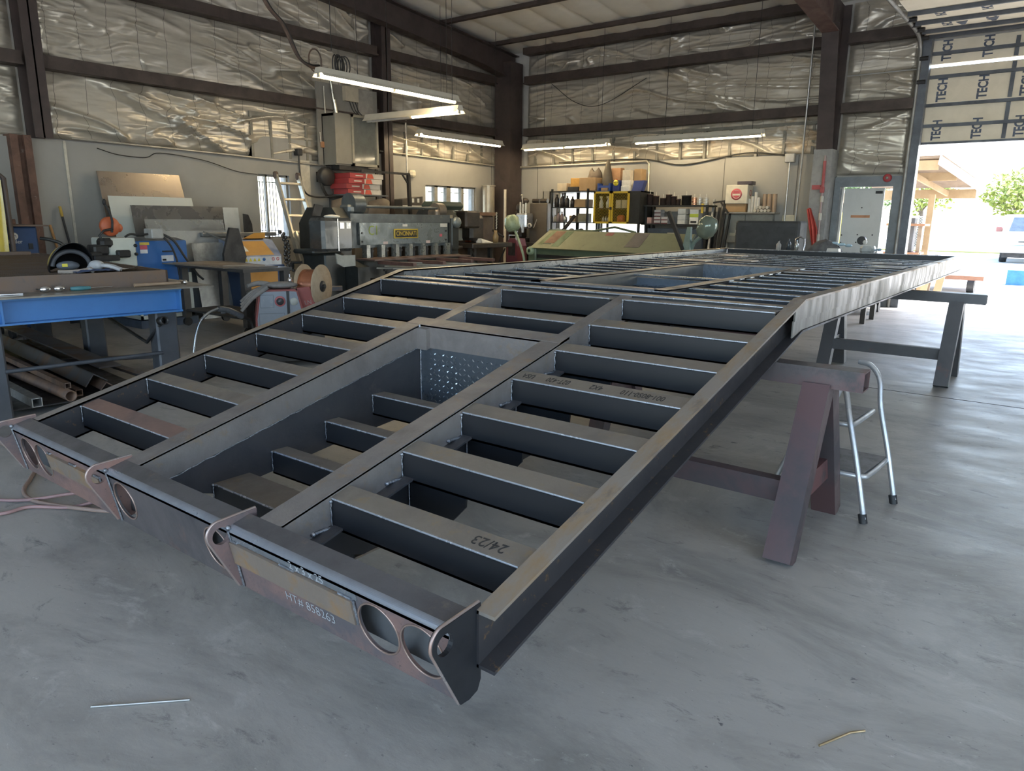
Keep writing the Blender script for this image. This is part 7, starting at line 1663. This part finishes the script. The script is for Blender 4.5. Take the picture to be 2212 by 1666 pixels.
# wheel of a cart beyond the deck
t = thing('equipment_cart', 'low dark equipment cart on round casters near the door threshold', 'cart', (1.2,8.2,0))
b = MB(); b.box((0.5,7.95,0.22),(1.35,8.5,0.27)); b.build('deck', DARK, t)
for (x, y) in ((0.6,8.02),(1.32,8.1),(0.6,8.42),(1.3,8.44)):
    b = MB(); b.cyl((x-0.03,y,0.075),(x+0.03,y,0.075),0.075,18); cw = b.build('caster', BLACK, t)
    b = MB(); b.bar((x,y,0.10),(x,y+0.05,0.23),0.03,0.03,(1,0,0)); b.build('fork', CONDUIT, cw)
# red cloth, red pipe by the column
RED = mat('cloth_red', (0.62,0.10,0.075), 0.7, col2=(0.45,0.07,0.055), scale=5)
def rc(u, v):
    x = 0.02+0.13*v+0.10*u*(0.6+0.5*math.sin(v*2.6)); return Vector((x, 8.93-0.025*math.sin(u*14+v*3)-0.02*math.sin(u*5), 1.48-0.56*v+0.03*math.sin(u*3)*(1-v)))
b = MB(); b.grid(rc, 24, 16); o = b.build('red_cloth', RED); o.modifiers.new('s','SOLIDIFY').thickness = 0.004; tag(o, 'bright red cloth hanging on the lower casing of the big column', 'cloth')
t = thing('sprinkler_pipe', 'red riser pipe with grey couplings by the big column', 'pipe', (0.22,9.0,0))
b = MB(); b.tube([(0.235,8.93,0.2),(0.225,8.93,1.8),(0.215,8.93,2.3)],0.016,8); b.build('riser', mat('pipe_grey_pink',(0.40,0.30,0.29),0.5), t)
b = MB(); b.cyl((0.222,8.93,1.80),(0.216,8.93,2.22),0.022,10); b.bbox((0.19,8.9,1.74),(0.25,8.96,1.83),0.01); b.box((0.06,8.92,1.79),(0.19,8.95,1.86)); b.build('red_section', mat('pipe_red',(0.42,0.09,0.09),0.5), t)
for (z, h) in ((1.60,0.09),(1.32,0.11),(0.90,0.20)):
    b = MB(); b.cyl((0.23,8.93,z),(0.23,8.93,z+h),0.024,10); b.build('coupling', mat('coupling_cream',(0.55,0.52,0.44),0.5), t)
t = thing('alarm_bell', 'small red round alarm bell above the personnel door', 'bell', (1.07,9.25,1.95))
b = MB(); b.lathe([(0.02,-0.03),(0.05,-0.03),(0.062,0.0),(0.062,0.02),(0,0.02)],(1.07,9.24,1.96),'Y',22); b.build('gong', mat('bell_red',(0.45,0.06,0.07),0.4), t)
b = MB(); b.lathe([(0,-0.035),(0.022,-0.035),(0.022,-0.028)],(1.07,9.24,1.96),'Y',16); b.build('centre', FRAME, t)
t = thing('striped_post', 'yellow and dark marking post standing in the open personnel door', 'post', (0.40,9.6,0))
for (z0, z1, m) in ((0,0.55,GALV),(0.55,0.95,mat('post_grey',(0.5,0.5,0.5),0.5)),(0.95,1.45,mat('post_yellow',(0.75,0.68,0.18),0.5)),(1.45,1.60,DARK),(1.60,1.75,mat('post_buff',(0.6,0.5,0.33),0.5)),(1.75,1.80,WHITE)):
    b = MB(); b.cyl((0.40,9.6,z0),(0.40,9.6,z1),0.022,10); b.build('band', m, t)
# ================================================================== OUTSIDE THE BIG DOOR
LUM = mat('lumber', (0.46,0.33,0.19), 0.7, col2=(0.38,0.26,0.15), scale=4, stretch=(1,1,1))
LUMD = mat('lumber_weathered', (0.28,0.21,0.15), 0.75, col2=(0.2,0.15,0.11), scale=5)
t = thing('lean_to_canopy', 'wooden lean-to canopy on a timber post outside the open door', 'canopy', (1.2,12.2,0))
b = MB(); b.hexa([(0.2,11.0,2.36),(1.50,11.0,2.36),(2.02,12.5,1.93),(0.2,12.5,1.93),(0.2,11.0,2.40),(1.54,11.0,2.40),(2.06,12.5,1.97),(0.2,12.5,1.97)]); b.build('roof_deck', LUMD, t)
b = MB(); b.bar((1.50,10.98,2.33),(2.04,12.5,1.90),0.03,0.16); b.build('fascia', WHITE, t)
for y, z in ((11.05,2.25),(11.7,2.10),(12.45,1.82)):
    b = MB(); b.box((0.2,y,z-0.08),(1.48+(y-11.05)*0.33,y+0.05,z+0.08)); b.build('rafter', LUM, t)
b = MB(); b.bar((1.02,11.1,2.15),(1.5,12.4,1.82),0.04,0.09); b.build('brace', LUM, t)
b = MB(); b.box((1.26,12.0,-0.03),(1.36,12.1,1.80)); b.build('post', LUM, t)
b = MB(); b.box((0.25,12.0,-0.03),(0.35,12.1,1.80)); b.build('post', LUM, t)
t = thing('outdoor_workbench', 'rough timber outdoor bench cluttered with boards beside the canopy post', 'bench', (1.1,11.6,0))
b = MB(); b.box((0.75,11.3,1.24),(1.36,11.9,1.28)); b.box((0.75,11.3,0.74),(1.32,11.9,0.78)); b.build('shelf', mat('bench_red_brown',(0.36,0.18,0.10),0.7), t)
for x in (0.78,1.26):
    b = MB(); b.box((x,11.35,-0.03),(x+0.06,11.42,1.26)); b.build('leg', LUMD, t)
b = MB(); b.bbox((1.06,11.45,0.785),(1.18,11.7,1.38),0.01); tag(b.build('dark_tank', mat('tank_grey',(0.12,0.12,0.13),0.5)), 'dark upright tank standing on the outdoor bench', 'tank')
b = MB(); b.lathe([(0,1.74),(0.125,1.74),(0.09,2.02),(0,2.02)],(0.97,11.12,0),'Z',18); b.box((0.94,11.09,2.02),(1.0,11.15,2.37)); tag(b.build('yard_lamp', mat('yard_lamp_grey',(0.22,0.25,0.27),0.5)), 'grey bell-shaped yard lamp hanging under the canopy edge', 'lamp')
b = MB(); b.box((1.18,9.9,-0.03),(1.24,9.98,2.3)); b.box((0.5,9.9,1.65),(1.2,9.95,1.80)); tag(b.build('timber_frame', LUM), 'rough timber frame seen through the gap of the personnel door', 'frame')
b = MB(); b.box((1.05,9.85,1.10),(1.16,9.95,1.55)); tag(b.build('yellow_cover', mat('cover_yellow',(0.72,0.68,0.30),0.6)), 'yellow cover bag behind the gap of the personnel door', 'cover')
for k, (x, y, w, h, m) in enumerate(((1.42,11.2,0.1,0.62,LUM),(1.50,11.3,0.05,0.75,LUMD),(1.60,11.4,0.12,0.6,LUM))):
    b = MB(); b.hexa([(x,y,-0.02),(x+w,y,-0.02),(x+w,y+0.04,-0.02),(x,y+0.04,-0.02),(x+0.05,y+0.2,h),(x+w+0.05,y+0.2,h),(x+w+0.05,y+0.24,h),(x+0.05,y+0.24,h)]); tag(b.build('loose_board', m), ('left','middle','right')[k]+' loose board leaning by the canopy post', 'board', 'boards leaning by the canopy')
# white pickup / van facing the door
CARW = mat('car_white', (0.50,0.52,0.55), 0.25, 0.0, scale=4, col2=(0.47,0.49,0.52), rvar=0.05)
GLS = mat('car_glass', (0.10,0.13,0.16), 0.08, 0.0, rvar=0.03)
GZ = -0.13
with local(T(2.28,29.2,GZ,R(3))):
    t = thing('white_truck', 'white truck parked outside, facing the open door', 'truck', (0,0,0))
    b = MB(); b.prism([(-0.02,0.45),(-0.02,0.95),(0.10,1.05),(1.15,1.12),(1.75,1.72),(3.4,1.78),(5.1,1.75),(5.2,1.1),(5.2,0.45)], -0.98, 0.98, 'X'); body = b.build('body', CARW, t)
    b = MB(); b.hexa([(-0.80,1.17,1.15),(0.80,1.17,1.15),(0.80,1.20,1.14),(-0.80,1.20,1.14),(-0.70,1.68,1.66),(0.70,1.68,1.66),(0.70,1.72,1.65),(-0.70,1.72,1.65)]); b.build('windscreen', GLS, body)
    b = MB(); b.prism([(1.35,1.18),(3.2,1.20),(3.1,1.65),(1.85,1.64)], -0.99, -0.98, 'X'); b.build('side_window', GLS, body)
    b = MB(); b.bbox((-0.55,-0.05,0.66),(0.55,0.0,0.90),0.02); g_ = b.build('grille', mat('grille_silver',(0.5,0.53,0.56),0.3,0.5), t)
    b = MB(); b.box((-0.45,-0.06,0.76),(0.45,-0.05,0.80)); b.build('grille_bar', DARK, g_)
    for s in (-1,1):
        b = MB(); b.bbox((s*0.60,-0.04,0.70),(s*0.92,0.05,0.90),0.03); b.build('headlight', mat('headlight',(0.7,0.72,0.75),0.15), t)
        b = MB(); b.bbox((s*1.0,1.25,1.12),(s*1.22,1.35,1.30),0.03); b.build('mirror', mat('mirror_red',(0.3,0.12,0.1),0.4) if s<0 else DARK, t)
        for y in (0.95,4.1):
            b = MB(); b.lathe([(0.0,-0.12),(0.36,-0.12),(0.38,-0.08),(0.38,0.08),(0.36,0.12),(0,0.12)],(s*0.85,y,0.38),'X',22); b.build('wheel', BLACK, t)
    b = MB(); b.bbox((-0.98,-0.14,0.38),(0.98,0.05,0.62),0.04); b.build('bumper', CARW, t)
    b = MB(); b.box((-0.9,0.1,0.20),(0.9,0.2,0.40)); b.build('valance', DARK, t)
with local(T(3.4,38.0,GZ,R(2))):
    t = thing('dark_suv', 'dark vehicle roof showing behind the white truck', 'car', (0,0,0))
    b = MB(); b.prism([(0,0.4),(0,0.9),(1.0,1.05),(1.7,1.95),(4.2,1.95),(4.6,1.0),(4.6,0.4)], -0.9, 0.9, 'X'); b.build('body', mat('suv_slate',(0.10,0.15,0.18),0.3), t)
    for s in (-0.8,0.8):
        for y in (0.9,3.6):
            b = MB(); b.cyl((s-0.1,y,0.36),(s+0.1,y,0.36),0.36,18); b.build('wheel', BLACK, t)
# chain-link fence
t = thing('chain_link_fence', 'chain-link fence with a top rail across the far yard', 'fence', (0,33,GZ))
for k in range(8):
    b = MB(); b.cyl((-9+k*3.0,44,GZ),(-9+k*3.0,44,1.65),0.04,8); b.build('post', GALV, t)
b = MB(); b.cyl((-9,44,1.62),(12,44,1.62),0.025,8); b.build('top_rail', GALV, t)
b = MB()
for i in range(150):
    x = -9+i*0.14
    b.bar((x,44,GZ+0.05),(x+1.7,44,1.6),0.012,0.008,(0,1,0)); b.bar((x+1.7,44.01,GZ+0.05),(x,44.01,1.6),0.012,0.008,(0,1,0))
b.build('mesh', GALV, t)
b = MB(); b.box((-25,39.0,GZ),(20,43.5,GZ+0.06)); struct(b.build('ground_verge', GRASS))
# trees beyond the fence
LEAF1 = mat('foliage_yellow_green', (0.30,0.34,0.07), 0.7, col2=(0.22,0.27,0.06), scale=3)
LEAF2 = mat('foliage_green', (0.13,0.21,0.06), 0.7, col2=(0.09,0.15,0.045), scale=3)
TRUNK = mat('bark', (0.17,0.13,0.10), 0.85)
def tree(label, x, y, h, w, m, seed):
    r_ = random.Random(seed); t = thing('tree', label, 'tree', (x,y,GZ), 'trees beyond the fence')
    b = MB(); b.tube(spline([(x,y,GZ),(x+0.1,y,h*0.3),(x-0.1,y+0.1,h*0.6)],5),0.16,8,True,0.06)
    for k in range(4):
        a = k*1.6; b.tube([(x,y,h*0.35),(x+math.cos(a)*w*0.5,y+math.sin(a)*w*0.5,h*0.7)],0.05,6,True,0.02)
    b.build('trunk', TRUNK, t)
    b = MB()
    for k in range(1500):
        while True:
            p = Vector((r_.uniform(-1,1),r_.uniform(-1,1),r_.uniform(-1,1)))
            if p.length < 1: break
        p = p*(0.6+0.4*noise.noise(p*2.2+Vector((seed,0,0)))+0.2)
        c = Vector((x+p.x*w, y+p.y*w, h*0.66+p.z*h*0.36)); s = r_.uniform(0.10,0.22)
        d = Vector((r_.uniform(-1,1),r_.uniform(-1,1),r_.uniform(-0.6,0.6))).normalized(); e = d.orthogonal().normalized()
        b.add([c-d*s, c+e*s*0.5, c+d*s, c-e*s*0.5], [(0,1,2,3)])
    b.build('foliage', m, t)
tree('tall yellow-green tree beyond the fence, seen under the canopy', -4.2, 47, 5.2, 2.3, LEAF1, 3)
tree('rounded yellow-green tree beyond the fence, right of the canopy post', 0.2, 52, 4.6, 2.2, LEAF1, 5)
tree('green bushy tree beyond the fence, at the canopy post', -9.2, 55, 4.6, 2.6, LEAF2, 8)
tree('low green tree beyond the fence, behind the white truck', 5.0, 57, 4.4, 2.3, LEAF1, 11)
tree('green tree beyond the fence, farthest left through the door gap', -12.5, 47, 5.5, 2.6, LEAF2, 13)
# stacked clutter far in the yard, seen under the deck end
t = thing('yard_trailer', 'low flat yard trailer loaded with scrap, seen under the deck end', 'trailer', (1.6,13.8,0))
b = MB(); b.box((0.9,13.2,0.22),(2.2,14.6,0.30)); b.build('bed', mat('yard_rust',(0.28,0.14,0.09),0.7), t)
for (x, y) in ((1.1,13.3),(2.0,13.3)):
    b = MB(); b.cyl((x-0.06,y,0.12),(x+0.06,y,0.12),0.14,16); b.build('wheel', BLACK, t)
b = MB(); b.box((1.0,13.4,0.30),(1.5,14.2,0.52)); b.build('scrap_load', OILY, t)
b = MB(); b.box((2.4,16,-0.02),(2.75,16.4,0.30)); tag(b.build('blue_drum', mat('drum_blue',(0.05,0.22,0.55),0.5)), 'small blue box in the sunny yard beyond the far sawhorse', 'box')
